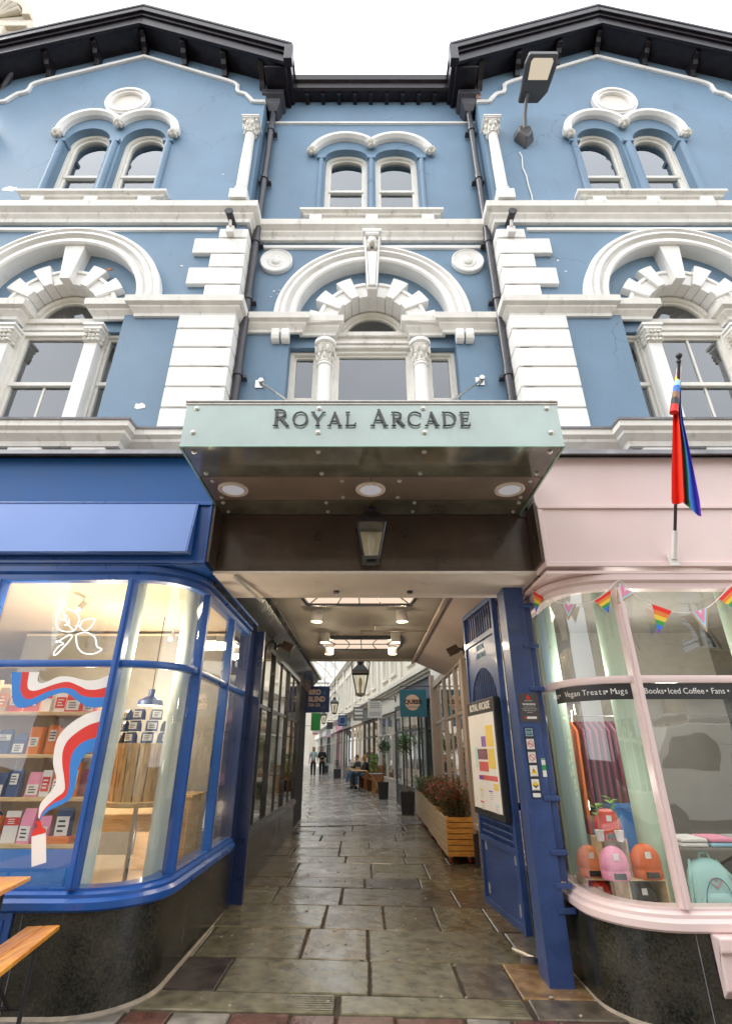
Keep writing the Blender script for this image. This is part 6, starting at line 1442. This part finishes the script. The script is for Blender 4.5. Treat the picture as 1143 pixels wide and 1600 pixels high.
# benches and tables
def far(x, y, z=0): p = AM @ Vector((x, y, z)); return (p.x, p.y, p.z)
def settle(label, lx, ly, ln):
    t = thing('wooden_bench', label, 'bench', far(lx, ly), R(8.5), 'wooden benches outside the shop')
    MB().box(-.2, .2, -ln/2, ln/2, .42, .46).build('seat', 'brown_wood', t, bevel=.005)
    m = MB(); m.box(.2, .24, -ln/2, ln/2, .86, .94)
    for k in range(7): y = -ln/2+.05+k*(ln-.1)/6; m.box(.21, .23, y-.02, y+.02, .46, .86)
    m.build('backrest', 'brown_wood', t)
    for s in (-1, 1): MB().box(-.22, .25, s*ln/2-.02, s*ln/2+.02, 0, .66).build('end_panel', 'brown_wood', t, bevel=.004)
settle('brown wooden bench with slatted back, nearer of two beyond the potted trees', .2, 8.9, 1.3); settle('brown wooden bench with slatted back, farther one beside the seated people', .2, 10.9, 1.3)
for i, ly in enumerate((9.3, 11.2)):
    t = thing('cafe_table', ('square wooden cafe table by the nearer bench', 'square wooden cafe table in front of the seated people')[i], 'table', far(-.35, ly), R(8.5), 'cafe tables in the arcade'); MB().box(-.3, .3, -.3, .3, .72, .75).build('tabletop', 'pine', t, bevel=.004); MB().tube([(0, 0, .72), (0, 0, .03)], .025, 8).build('pedestal', 'c_black', t); MB().box(-.25, .25, -.03, .03, 0, .03).box(-.03, .03, -.25, .25, 0, .028).build('foot', 'c_black', t)
t = thing('folding_table', 'small grey folding bistro table with crossed wooden legs', 'table', far(-.05, 6.9), R(8.5)); MB().lathe([(.3, .70), (.3, .72)], (0, 0, 0), 20).build('tabletop', 'c_grey', t)
for a in (-1, 1): MB().tube([(a*.2, -.2, 0), (-a*.2, -.2, .7)], .012, 5).build('leg', 'pine', t); MB().tube([(a*.2, .2, 0), (-a*.2, .2, .7)], .012, 5).build('leg', 'pine', t)
for i, (lx, ly, sz) in enumerate(((-.15, 20.5, .42), (-.2, 29, .4), (-.1, 13.2, .3))):
    t = thing('square_pot', ['dark square plant pot beside the walk past the benches', 'dark square plant pot far down the arcade', 'dark square plant pot just past the second bench'][i], 'plant pot', far(lx, ly), R(8.5), 'dark pots along the arcade'); MB().box(-sz/2, sz/2, -sz/2, sz/2, 0, .5).build('pot', 'arcade_dark', t, bevel=.01)
    m = MB(); random.seed(i)
    for k in range(260): a = random.uniform(0, 6.28); r_ = random.uniform(0, sz*.5); leaf(m, (r_*math.cos(a), r_*math.sin(a), .5+random.uniform(0, .45)), (math.cos(a), math.sin(a), .7), .08, .03)
    m.build('foliage', 'leaf_mid', t, recalc=False)
t = thing('window_plants', 'mass of green and yellow plants in the window behind the benches', 'plants', far(.35, 10.5)); m = MB(); random.seed(6)
for k in range(600): m.mi = 1 if random.random() < .2 else 0; leaf(m, (random.uniform(-.05, .3), random.uniform(-1.3, 1.3), random.uniform(.5, 1.3)), (random.gauss(0, 1), random.gauss(0, 1), .5), .12, .06)
m.build('foliage', ['leaf_mid', 'leaf_bright'], t, recalc=False)
# ================================================================ things on the front
# LED street lamp bracketed to the right gable
t = thing('wall_street_lamp', 'flat grey led street lamp on a bracket arm high on the right gable', 'street lamp', (2.25, 0, 9.62))
paint('lamp_grey', (.075, .075, .08), .4, .1, 6, .1); emit('led_panel', (1, .86, .66), .42)
m = MB(); m.add([(-.13, 0, .30), (.13, 0, .30), (.15, 0, .12), (0, 0, -.10), (-.15, 0, .12), (-.09, -.14, .26), (.09, -.14, .26), (.10, -.14, .12), (0, -.14, .0), (-.10, -.14, .12)], [(0, 1, 2, 3, 4), (5, 6, 7, 8, 9), (0, 1, 6, 5), (1, 2, 7, 6), (2, 3, 8, 7), (3, 4, 9, 8), (4, 0, 5, 9)]); m.build('wall_box', 'lamp_grey', t, bevel=.02)
MB().tube([(0, -.12, .2), (.0, -.20, .40), (.03, -.26, .62), (.05, -.32, .70)], [.032, .030, .026, .03], 10).build('arm', 'lamp_grey', t, smooth=40)
m = MB(); m.T = Matrix.Translation((.14, 0, 0))
o = [(-.15, -.20), (.15, -.20), (.20, -.34), (.23, -.68), (.20, -.80), (-.20, -.80), (-.23, -.68), (-.20, -.34)]
m.plate([(a-.05 if b > -.3 else a, b) for a, b in o], [], .70, .775, mp=XY); m.build('head', 'lamp_grey', t, bevel=.02)
m = MB(); m.T = Matrix.Translation((.14, 0, 0)); m.plate([(-.14, -.50), (.14, -.50), (.155, -.72), (.13, -.755), (-.13, -.755), (-.155, -.72)], [], .690, .701, mp=XY); m.build('led_panel', 'led_panel', t, bevel=.004)
m = MB(); P = [W(x_, y_, Y=-.012) for x_, y_ in ((811, 238), (815, 245), (816, 262), (822, 275), (825, 290), (830, 305), (832, 318))]; tag(m.tube(smooth_line(P, 3) if False else P, .010, 5).build('cable', 'c_white'), 'thin white cable running down the gable from the street lamp', 'cable')
# little cameras on the quoins
for lb, px in (('small black security camera on the left quoin top', 360), ('small black security camera on the right quoin top', 798)):
    p = W(px, 352, Y=-.14); t = thing('security_camera', lb, 'camera', p, group='cameras on the quoins'); s = 1
    MB().box(-.05, .05, -.0, .10, -.12, -.0).tube([(0, 0, -.02), (0, -.03, .06)], .02, 8).build('bracket', 'c_white', t, bevel=.006)
    MB().tube([(.0, .10, .13), (0, -.12, .09)], .045, 14).build('housing', 'c_black', t, smooth=40); MB().tube([(0, -.12, .095), (0, -.135, .095)], .055, 14).build('hood', 'c_black', t)
# cream stone neighbour beyond the left gable
N1 = thing('stone_building', 'weathered cream stone building with carved rounded parapet beyond the left gable', 'building', (0, 0, 0))
paint('old_stone', (.62, .56, .45), .8, .15, 3, .4, 20, dirt=.6, dirtc=(.30, .25, .18))
m = MB(); m.box(-12, -6.15, .35, 6, 0, 12.9); m.build('wall', 'old_stone', N1)
m = MB(); m.box(-7.9, -6.45, .3, 1.0, 12.9, 14.2); m.box(-8.0, -6.38, .22, 1.1, 13.05, 13.2); m.box(-8.0, -6.38, .22, 1.1, 13.75, 13.9); m.box(-7.6, -6.75, .20, .3, 13.25, 13.7); m.build('parapet', 'old_stone', N1, bevel=.02)
m = MB(); m.plate(arc(-7.15, 14.2, .62, 0, 180, 18), [], .3, 1.0); m.plate(arc(-7.15, 14.2, .70, 0, 180, 18)+arc(-7.15, 14.2, .55, 180, 0, 18), [], .22, .35)
for k in range(7): a = R(18+24*k); m.tube([(-7.15, .28, 14.22), (-7.15+.5*math.cos(a), .24, 14.22+.5*math.sin(a))], [.02, .07], 8)
m.build('shell_pediment', 'old_stone', N1, bevel=.01)
m = MB(); m.tube([(-6.03, .12, 10.9), (-6.03, .12, 4.1)], .05, 12); m.tube([(-5.75, -.1, 11.5), (-6.03, .12, 10.9)], .045, 10); m.build('downpipe', 'pipe_black', N1, smooth=40)
# ---- flag on its leaning pole
fl = thing('pride_flag', 'rainbow progress pride flag hanging limp from a leaning pole over the pink fascia', 'flag', (0, 0, 0))
pb = Vector((2.58, -.34, 3.06)); pt = Vector(W(1060, 556, Y=-1.1))
MB().tube([pb+(pt-pb)*.10, pt], .013, 10).build('pole', 'c_black', fl); MB().tube([pb, pb+(pt-pb)*.14], .022, 10).box(pb.x-.04, pb.x+.04, -.34, -.319, pb.z-.06, pb.z+.05).build('bracket', 'c_white', fl)
MB().blob(tuple(pt+Vector((0, 0, .0))), .026, 10, 8).blob(tuple(pt-(pt-pb).normalized()*.05), .02, 10, 8).build('finial', 'c_black', fl, smooth=60)
Yf = -.98
rows_ = [(575, [1057, 1058, 1059, 1060, 1060.5, 1061, 1062]), (600, [1055, 1057, 1058, 1059, 1060, 1061, 1063]), (630, [1052, 1055, 1057, 1059, 1061, 1062, 1063]), (660, [1050, 1055, 1060, 1062, 1063, 1065, 1067]), (700, [1049, 1055, 1063, 1066, 1070, 1073, 1076]), (740, [1048, 1056, 1065, 1069, 1074, 1080, 1084]), (780, [1048, 1057, 1067, 1071, 1076, 1085, 1092]), (800, [1049, 1058, 1066, 1072, 1080, 1090, 1095])]
ends = [787, 788, 785, 790, 797, 806, 807]
dz = [0, .05, -.03, .05, -.02, .04, -.01]
m = MB(); cols = 6; grid = []
for r_, (py, xs_) in enumerate(rows_):
    row = []
    for c_, x_ in enumerate(xs_):
        yy = py if r_ < len(rows_)-1 else ends[c_]
        if py >= 780 and r_ < len(rows_)-1: yy = min(py, ends[c_]-6)
        row.append(W(x_, yy, Y=Yf+dz[c_]*(.3+r_*.12)))
    grid.append(row)
sub_ = 3
for c_ in range(cols):
    m.mi = c_
    for r_ in range(len(grid)-1): m.quad(grid[r_][c_], grid[r_][c_+1], grid[r_+1][c_+1], grid[r_+1][c_])
o = m.build('cloth', ['c_red', 'c_burnt', 'c_maroon', 'c_green', 'c_ltblue', 'c_purple'], fl, smooth=80, recalc=False)
o.data.materials[0] = paint('f_red', (.75, .02, .01), .6, .05, 4, 0); o.data.materials[1] = paint('f_orange', (.80, .035, .01), .6, .05, 4, 0); o.data.materials[2] = paint('f_crimson', (.50, .005, .02), .6, .05, 4, 0); o.data.materials[3] = paint('f_green', (.02, .30, .13), .6, .05, 4, 0); o.data.materials[4] = paint('f_blue', (.03, .17, .65), .6, .05, 4, 0); o.data.materials[5] = paint('f_purple', (.16, .05, .50), .6, .05, 4, 0)
for p in o.data.polygons: pass
m = MB()
for k, py in enumerate((574, 582, 589, 596, 604, 613, 623, 634)):
    m.mi = k % 8; a = Vector(W(1060-.12*(py-574), py, Y=Yf-.02)); b = Vector(W(1060-.12*(py-566), py+11, Y=Yf-.02)); m.tube([a, b], [.018+.002*k, .020+.002*k], 9)
m.build('furled_cloth', ['c_white', 'c_pink', 'c_yellow', 'c_ltblue', 'f_blue', 'c_brown', 'c_black', 'f_red'], fl, smooth=60)
# ---- bunting
bn = thing('bunting', 'string of rainbow and pastel pennants looped across the pink shop windows', 'bunting', (0, 0, 0))
def onglass(px, py):
    c = (2.05, .22); rr = .52
    if px < 968:
        best = min([180+q*.5 for q in range(0, 181)], key=lambda a: abs(cproj(c[0]+rr*math.cos(R(a)), c[1]+rr*math.sin(R(a)), 2.7)-px)); Y = c[1]+rr*math.sin(R(best)); 
    else: Y = -.30
    return Vector(W(px, py, Y=Y))
strp = [(830, 923), (838, 927), (855, 936), (880, 943), (905, 944), (925, 940), (945, 926), (966, 907), (985, 924), (1010, 940), (1040, 953), (1062, 957), (1085, 956), (1105, 949), (1125, 932), (1143, 914), (1165, 925)]
MB().tube([onglass(a, b) for a, b in smooth_line(strp, 3)], .0045, 5).build('string', 'c_white', bn)
for kind, a, b, tip in ((0, (832, 924), (848, 933), (836, 958)), (1, (874, 943), (900, 944), (887, 970)), (0, (927, 939), (953, 922), (950, 958)), (1, (963, 909), (990, 930), (962, 946)), (0, (1017, 944), (1048, 955), (1027, 991)), (1, (1077, 957), (1105, 950), (1103, 989)), (0, (1121, 936), (1146, 912), (1150, 955))):
    A, B_, T_p = onglass(*a), onglass(*b), onglass(*tip); m = MB(); n = 6 if kind == 0 else 5
    off = Vector((0, -.006, 0))
    for k in range(n):
        if kind == 0:
            q0, q1 = k/n, (k+1)/n; m.mi = k
            m.quad(A+(T_p-A)*q0+off, B_+(T_p-B_)*q0+off, B_+(T_p-B_)*q1+off, A+(T_p-A)*q1+off)
        else:
            c0 = (A+B_)/2; q = 1-k/n; q2 = 1-(k+1)/n; m.mi = k; D = (T_p-c0)
            # nested chevrons
            e = lambda P, w_: c0+(P-c0)*w_
            m.add([e(A, q)+off*(1+.2*k), e(B_, q)+off*(1+.2*k), c0+D*q+off*(1+.2*k)], [(0, 1, 2)])
    m.build('pennant', ['f_red', 'c_orange', 'c_yellow', 'c_green', 'f_blue', 'f_purple'] if kind == 0 else ['c_kraft', 'c_ltblue', 'c_pink', 'c_pink', 'c_white'], bn, recalc=False)
# ---- orange beer bench and table at the left edge
t = thing('bench', 'varnished orange wooden bench end with folding black legs, by the granite left of the entrance', 'bench', (0, 0, 0))
Z_ = .555
a = Vector(W(95, 1445, Z=Z_)); b = Vector(W(48, 1443, Z=Z_)); d = (Vector(W(0, 1520, Z=Z_))-a).normalized(); wv = (b-a); wv = wv - d*wv.dot(d)
def plank(p, w_, d, l, th, nm, root, planks=2):
    for k in range(planks):
        m = MB(); q = p+w_*(k/planks)+w_.normalized()*.002; q2 = p+w_*((k+1)/planks)-w_.normalized()*.002
        vs = [q, q2, q2+d*l, q+d*l]; m.add(vs+[v-Vector((0, 0, th)) for v in vs], [(0, 1, 2, 3), (4, 7, 6, 5), (0, 4, 5, 1), (1, 5, 6, 2), (2, 6, 7, 3), (3, 7, 4, 0)]); m.build(nm, 'orange_bench', root, bevel=.005)
plank(a, wv, d, 2.2, .027, 'seat_plank', t)
for l in (.28, 1.9):
    p = a+wv*.15+d*l; q = a+wv*.85+d*l; g0 = gz(p.x, p.y)
    MB().tube([(p.x, p.y, g0), tuple(p-Vector((0, 0, .03)))], .013, 8).tube([(q.x, q.y, g0), tuple(q-Vector((0, 0, .03)))], .013, 8).tube([(p.x, p.y, g0+.015), (q.x, q.y, g0+.015)], .013, 8).tube([(p.x, p.y, .25), (q.x, q.y, .25)], .010, 8).build('folding_leg', 'c_black', t)
    r_ = (p+q)/2; MB().tube([(r_.x, r_.y, .25), tuple(r_+d*.35-Vector((0, 0, .03)))], .009, 6).build('brace', 'c_black', t)
t = thing('beer_table', 'varnished orange wooden table with black folding legs at the left edge', 'table', (0, 0, 0))
Z_ = .80; a = Vector(W(50, 1369, Z=Z_)); plank(a, Vector((-.55, -.02, 0)), d, 2.2, .027, 'top_plank', t, 3)
for l in (.25, 1.9):
    p = a+Vector((-.06, 0, 0))+d*l; q = a+Vector((-.49, 0, 0))+d*l; g0 = .04
    MB().tube([(p.x, p.y, g0), tuple(p-Vector((0, 0, .03)))], .013, 8).tube([(q.x, q.y, g0), tuple(q-Vector((0, 0, .03)))], .013, 8).tube([(p.x, p.y, g0+.012), (q.x, q.y, g0+.012)], .013, 8).build('folding_leg', 'c_black', t)
    r_ = p; MB().tube([(r_.x, r_.y, .45), tuple(r_+d*.3-Vector((0, 0, .03)))], .009, 6).build('brace', 'c_black', t)
# ================================================================ people
paint('skin', (.52, .30, .22), .5, .05, 6, 0); paint('hair_ginger', (.40, .16, .05), .6, .2, 20, 0); paint('hair_dark', (.02, .015, .012), .5, .2, 20, 0); paint('denim', (.07, .16, .32), .8, .2, 12, .1); paint('cloth_black', (.018, .018, .02), .8, .1, 8, 0); paint('cloth_pale', (.55, .66, .70), .8, .1, 8, 0); paint('cloth_dkblue', (.02, .03, .06), .8, .1, 8, 0); paint('shoe_white', (.6, .6, .58), .6, .1, 8, 0)
def skin(name, chains, mat, parent, sub=1):
    """chains: lists of (x,y,z,r); chains joined where they share their first point"""
    vs = []; es = []; rs = []; idx = {}
    def vid(p):
        k = tuple(round(c, 4) for c in p[:3])
        if k not in idx: idx[k] = len(vs); vs.append(p[:3]); rs.append(p[3])
        return idx[k]
    for ch in chains:
        ids = [vid(p) for p in ch]
        es += list(zip(ids[:-1], ids[1:]))
    me = bpy.data.meshes.new(name); me.from_pydata(vs, es, []); me.update(); o = bpy.data.objects.new(name, me); COL.objects.link(o); o.parent = parent
    md = o.modifiers.new('skin', 'SKIN')
    for i, r in enumerate(rs): me.skin_vertices[0].data[i].radius = (r, r); me.skin_vertices[0].data[i].use_root = (i == 0)
    md.use_smooth_shade = True; s_ = o.modifiers.new('sub', 'SUBSURF'); s_.levels = s_.render_levels = sub+1
    me.materials.append(MATS[mat]); return o
def hand(cx, cy, cz, dx, dy, dz, side):
    """palm and five fingers as chains from the wrist"""
    W0 = (cx, cy, cz, .022); d = Vector((dx, dy, dz)).normalized(); s = d.cross(Vector((0, 1, 0))); s = s.normalized() if s.length > .1 else Vector((1, 0, 0))
    out = []; pm = Vector((cx, cy, cz))+d*.05
    for k in range(4):
        b = pm+s*(.024*(k-1.5)); l = (.06, .07, .066, .05)[k]; e = b+d*l*.5+Vector((0, -.004, 0)); f = e+d*l*.5+Vector((0, -.014, 0)); out.append([W0, (*pm, .024), (*(b+d*.03), .010), (*e, .0095), (*f, .008)])
    tb = Vector((cx, cy, cz))+d*.025+s*side*.03; out.append([W0, (*(Vector((cx, cy, cz))+d*.02), .022), (*tb, .012), (*(tb+d*.035+s*side*.012), .009)]); return out
def person(label, loc, rz, J, top, legs_, hair, hairlen, shoes='shoe_white', extra=None):
    t = thing('person', label, 'person', loc, rz)
    g = lambda k: J[k]
    hip, ch, nk, hd = J['hip'], J['chest'], J['neck'], J['head']
    P = lambda p, r: (*p, r)
    ch_ = [[P(hip, .12), P(tuple((Vector(hip)+Vector(ch))/2), .115), P(ch, .13), P(nk, .05), P(tuple(Vector(hd)-Vector((0, 0, .05))), .06)]]
    for s in ('l', 'r'):
        ch_.append([P(hip, .12), P(J['hj'+s], .085), P(J['kn'+s], .055), P(J['an'+s], .036), P(J['to'+s], .032)])
        ch_.append([P(ch, .13), P(J['sh'+s], .058), P(J['el'+s], .04), P(J['wr'+s], .026)])
        w_ = J['wr'+s]; dd = (Vector(w_)-Vector(J['el'+s])).normalized(); hs = hand(*w_, *dd, 1 if s == 'l' else -1)
        for c in hs: c[0] = P(w_, .026)
        ch_ += hs
    skin('body', ch_, 'skin', t)
    m = MB(); m.blob((hd[0], hd[1], hd[2]), (.078, .095, .115), 16, 12); m.blob((hd[0], hd[1]-.098, hd[2]-.01), (.013, .018, .022), 8, 6)
    for s in (-1, 1): m.blob((hd[0]+s*.08, hd[1], hd[2]), (.012, .022, .032), 8, 6)
    h = m.build('head', 'skin', t, smooth=60)
    m = MB()
    for s in (-1, 1): m.blob((hd[0]+s*.032, hd[1]-.083, hd[2]+.01), (.012, .008, .008), 8, 6)
    m.build('eyes', 'c_black', h); MB().blob((hd[0], hd[1]-.084, hd[2]-.052), (.025, .008, .007), 8, 6).build('mouth', 'c_maroon', h)
    m = MB(); m.blob((hd[0], hd[1]+.018, hd[2]+.028), (.092, .098, .108), 14, 10, .04)
    if hairlen: m.blob((hd[0], hd[1]+.06, hd[2]-.07), (.085, .05, .12), 12, 8, .06)
    m.build('hair', hair, t, smooth=60)
    tc_ = [[P(hip, .145), P(tuple((Vector(hip)+Vector(ch))/2), .14), P(ch, .155), P(tuple((Vector(nk)+Vector(ch))/2), .085)]]
    for s in ('l', 'r'): tc_.append([P(ch, .155), P(J['sh'+s], .075), P(J['el'+s], .058)] + ([P(tuple(Vector(J['el'+s])*.15+Vector(J['wr'+s])*.85), .042)] if top[1] else []))
    skin('top', tc_, top[0], t)
    lc_ = [[P(hip, .14), P(tuple(Vector(hip)+Vector((0, 0, .06))), .13)]]
    for s in ('l', 'r'): lc_.append([P(hip, .14), P(J['hj'+s], .10), P(J['kn'+s], .072), P(tuple(Vector(J['an'+s])+Vector((0, 0, .04))), .055)])
    skin('trousers', lc_, legs_, t)
    for s in ('l', 'r'): a_, to = Vector(J['an'+s]), Vector(J['to'+s]); skin('shoe', [[P(tuple(a_+Vector((0, .02, -.02))), .045), P(tuple((a_+to)/2+Vector((0, 0, -.01))), .045), P(tuple(to), .038)]], shoes, t)
    if extra: extra(t)
    return t
stand = lambda st, arm: {'hip': (0, 0, .93), 'chest': (0, -.01, 1.28), 'neck': (0, -.01, 1.47), 'head': (0, -.03, 1.60), 'hjl': (.09, 0, .86), 'knl': (.09, -.12*st, .48), 'anl': (.09, -.16*st-.0, .07), 'tol': (.10, -.16*st-.15, .035), 'hjr': (-.09, 0, .86), 'knr': (-.09, .06*st, .48), 'anr': (-.08, .22*st, .09), 'tor': (-.085, .22*st-.14, .035),
    'shl': (.18, 0, 1.38), 'ell': (.23, .02, 1.12), 'wrl': arm[0], 'shr': (-.18, 0, 1.38), 'elr': (-.23, .02, 1.12), 'wrr': arm[1]}
def pack(t): MB().tube([(.09, -.12, 1.15), (.10, -.13, 1.3), (.09, -.05, 1.45)], .014, 6).tube([(-.09, -.12, 1.15), (-.10, -.13, 1.3), (-.09, -.05, 1.45)], .014, 6).build('backpack_straps', 'cloth_dkblue', t)
pz = .13
person('person in a pale blue t-shirt and dark leggings walking towards us, left of the pair', (-3.30, 30.3, pz), R(6), stand(1, ((.25, -.02, .88), (-.25, .04, .88))), ('cloth_pale', False), 'cloth_dkblue', 'hair_ginger', True, extra=pack)
person('person all in black walking towards us holding something at the chest, right of the pair', (-2.82, 30.9, pz), R(5), stand(.6, ((.05, -.26, 1.16), (-.05, -.26, 1.14))), ('cloth_black', True), 'cloth_black', 'hair_dark', True, 'cloth_black')
sit = {'hip': (0, .05, .52), 'chest': (0, .0, .86), 'neck': (0, -.03, 1.05), 'head': (0, -.07, 1.18), 'hjl': (.1, .0, .50), 'knl': (.12, -.42, .52), 'anl': (.13, -.42, .10), 'tol': (.14, -.58, .04), 'hjr': (-.1, .0, .50), 'knr': (-.12, -.42, .52), 'anr': (-.13, -.52, .10), 'tor': (-.14, -.68, .04), 'shl': (.18, .0, .97), 'ell': (.22, -.1, .73), 'wrl': (.10, -.32, .78), 'shr': (-.18, .0, .97), 'elr': (-.22, -.1, .73), 'wrr': (-.10, -.32, .78)}
def paper(t): MB().box(-.10, .10, -.42, -.41, .72, 1.0).build('paper', 'c_white', t)
p = far(.20, 13.4); person('person in blue jeans and white shoes seated on the far side of the cafe table', (p[0]-.05, p[1], pz), R(-70), sit, ('cloth_dkblue', True), 'denim', 'hair_dark', False, extra=paper)
p = far(.20, 11.3); person('person with ginger hair and black jacket seated on the farther wooden bench', (p[0], p[1], pz), R(-75), sit, ('cloth_black', True), 'denim', 'hair_ginger', True, 'cloth_black')
t = thing('stool', 'low dark stool under the person in blue jeans', 'stool', (far(.20, 13.4)[0]-.05, far(.20, 13.4)[1], pz)); MB().box(-.2, .2, -.2, .2, .36, .40).build('seat', 'brown_wood', t, bevel=.005)
for a in (-.17, .17):
    for b in (-.17, .17): MB().tube([(a, b, 0), (a, b, .36)], .015, 6).build('leg', 'c_black', t)

# bottles among the goods, and flattened gum spots on the flags
for i, (x, z, c_, lb) in enumerate(((-2.52, 1.535, 'c_red', 'red squeezy bottle shape on the second highest shelf'), (-2.95, 1.235, 'c_blue', 'blue squeezy bottle shape on the second lowest shelf'), (-2.36, 1.235, 'c_pink', 'pink bottle shape at the right end of the second lowest shelf'), (-3.0, .93, 'f_blue', 'blue bottle shape on the lowest shelf'))):
    t = thing('bottle', lb, 'bottle', (x, .19, z), group='bottle shapes on the shelves'); MB().lathe([(.045, 0), (.052, .02), (.052, .13), (.035, .17), (.016, .19)], (0, 0, 0), 18).build('body', c_, t, smooth=50); MB().lathe([(.016, .19), (.012, .25), (.004, .26)], (0, 0, 0), 12).build('nozzle', 'c_white', t)
random.seed(12); m = MB()
for k in range(70):
    x, y = random.uniform(-1.4, 1.5), random.uniform(-.08, 5)
    r_ = random.uniform(.008, .018); m.lathe([(r_, gz(x, y)+.001), (r_*.9, gz(x, y)+.0065)], (x, y, 0), 9)
struct(m.build('gum_spots', 'cement'), 'stuff')
# t-shirts pinned on the back wall of the pink shop, and a book table
for i, (x, z, c_, nm) in enumerate(((2.5, 2.0, 'c_yellow', 'yellow'), (3.1, 2.0, 'c_ltblue', 'light blue'), (3.7, 2.0, 'c_purple', 'purple'), (4.3, 2.0, 'c_green', 'green'), (2.8, 1.25, 'c_white', 'white'), (3.4, 1.25, 'c_black', 'black'), (4.0, 1.25, 'c_red', 'red'))):
    t = thing('tshirt', '%s t-shirt pinned flat on the back wall of the pink shop' % nm, 't-shirt', (x, 3.52, z), group='t-shirts on the back wall')
    MB().plate([(-.18, -.3), (.18, -.3), (.18, .12), (.27, .02), (.33, .1), (.2, .28), (.07, .3), (0, .26), (-.07, .3), (-.2, .28), (-.33, .1), (-.27, .02), (-.18, .12)], [], -.02, .02).build('fabric', c_, t, bevel=.008); MB().lathe([(.08, -.022), (.08, -.026)], (0, 0, .05), 16, 'y').build('print', 'c_pink' if c_ != 'c_red' else 'c_white', t)
# ================================================================ buildings across the street (seen in the glass)
paint('cream_stone', (.68, .57, .40), .8, .12, 2, .3, 20, dirt=.4, dirtc=(.3, .24, .17))
paint('brick_tan', (.62, .50, .34), .8, .2, 6, .3, 20)
glass('far_glass', .4, 2, (.5, .55, .6))
def opposite(x0, x1, h, mat, nb, label, y=-12.5):
    t = thing('street_building', label, 'building', ((x0+x1)/2, y, 0)); W_ = x1-x0
    holes = []; bw = W_/nb
    for f in range(3):
        for b in range(nb):
            cx = -W_/2+bw*(b+.5)
            if f == 0: holes.append(rect(cx-bw*.38, cx+bw*.38, .6, 3.0))
            else: z = 1.2+f*3.3; holes.append(arched(cx-.55, cx+.55, z, z+1.6, .55, 10))
    m = MB(); m.plate(rect(-W_/2, W_/2, -.2, h), holes, -.5, 0); m.build('wall', mat, t)
    m = MB()
    for z in (3.5, 7.0, h-.5): m.box(-W_/2, W_/2, 0, .25, z, z+.3)
    for z in [3.9+.45*k for k in range(int((h-4.5)/.45))]: m.box(-W_/2, W_/2, 0, .02, z, z+.03)
    m.build('cornice', 'cream_stone', t)
    for hh in holes:
        xs = [p[0] for p in hh]; zs = [p[1] for p in hh]
        m = MB(); m.plate(hh, [rect(min(xs)+.08, (min(xs)+max(xs))/2-.03, min(zs)+.08, min(zs)+(max(zs)-min(zs))*.45), rect((min(xs)+max(xs))/2+.03, max(xs)-.08, min(zs)+.08, min(zs)+(max(zs)-min(zs))*.45), rect(min(xs)+.08, (min(xs)+max(xs))/2-.03, min(zs)+(max(zs)-min(zs))*.5, min(zs)+(max(zs)-min(zs))*.78), rect((min(xs)+max(xs))/2+.03, max(xs)-.08, min(zs)+(max(zs)-min(zs))*.5, min(zs)+(max(zs)-min(zs))*.78)], -.3, -.22); w = m.build('window', 'window_white', t)
        m = MB(); m.plate(rect(min(xs), max(xs), min(zs), max(zs)), [], -.34, -.33); m.build('pane', 'far_glass', w)
    m = MB(); m.box(-W_/2, W_/2, -8, -.6, 0, h-.2); m.build('mass', 'dark_room', t)
opposite(-10, 1.5, 9.5, 'cream_stone', 4, 'cream stone building across the street with arched windows')
opposite(1.5, 12, 10.5, 'brick_tan', 4, 'tan banded building across the street with arched windows')

# van parked across the street, seen only in the shop glass
paint('gold_paint', (.30, .16, .03), .5, .1, 6, 0)
v = thing('parked_van', 'cream delivery van parked across the street, mirrored in the pink shop window', 'van', (7.4, -8.2, 0), math.pi)
m = MB(); m.plate([(-2.6, .35), (2.1, .35), (2.5, .6), (2.45, 1.15), (1.75, 1.35), (1.3, 2.05), (-2.5, 2.15), (-2.62, 2.0)], [rect(1.02, 1.3, 1.25, 1.28)], -.95, .95); m.build('body', 'window_white', v, bevel=.05)
m = MB(); m.plate([(.55, 1.25), (1.65, 1.25), (1.25, 1.85), (.55, 1.88)], [], .951, .96); m.plate([(.55, 1.25), (1.65, 1.25), (1.25, 1.85), (.55, 1.88)], [], -.96, -.951); m.build('side_window', 'c_black', v)
m = MB(); m.box(-2.6, 2.45, .952, .962, .35, .55); m.build('trim', 'c_dgrey', v)
for x in (-1.7, 1.6):
    for y in (-.9, .9):
        w_ = MB().lathe([(.33, -.1), (.35, -.06), (.35, .06), (.33, .1)], (x, y, .35), 24, 'y').build('wheel', 'c_black', v, smooth=40); MB().lathe([(.2, .11), (.18, .115), (.05, .12)], (x, y, .35), 18, 'y').build('hub', 'steel', w_)

text('side_lettering', 'AB', .62, 'gold_paint', v, face_m((-.1, -.956, 1.35), (1, 0, 0)), .006, bold=.012)
MB().box(-2.58, .5, -.957, -.951, .95, .99).box(-2.58, .5, -.957, -.951, 1.78, 1.81).build('side_moulding', 'c_grey', v)
m = MB()
for y in (-.6, 0, .6): m.tube([(-2.3, y, 2.25), (.9, y, 2.25)], .025, 6)
for x in (-2.1, -1.1, -.1, .8): m.box(x-.03, x+.03, -.75, .75, 2.12, 2.22)
m.build('roof_rack', 'steel', v)
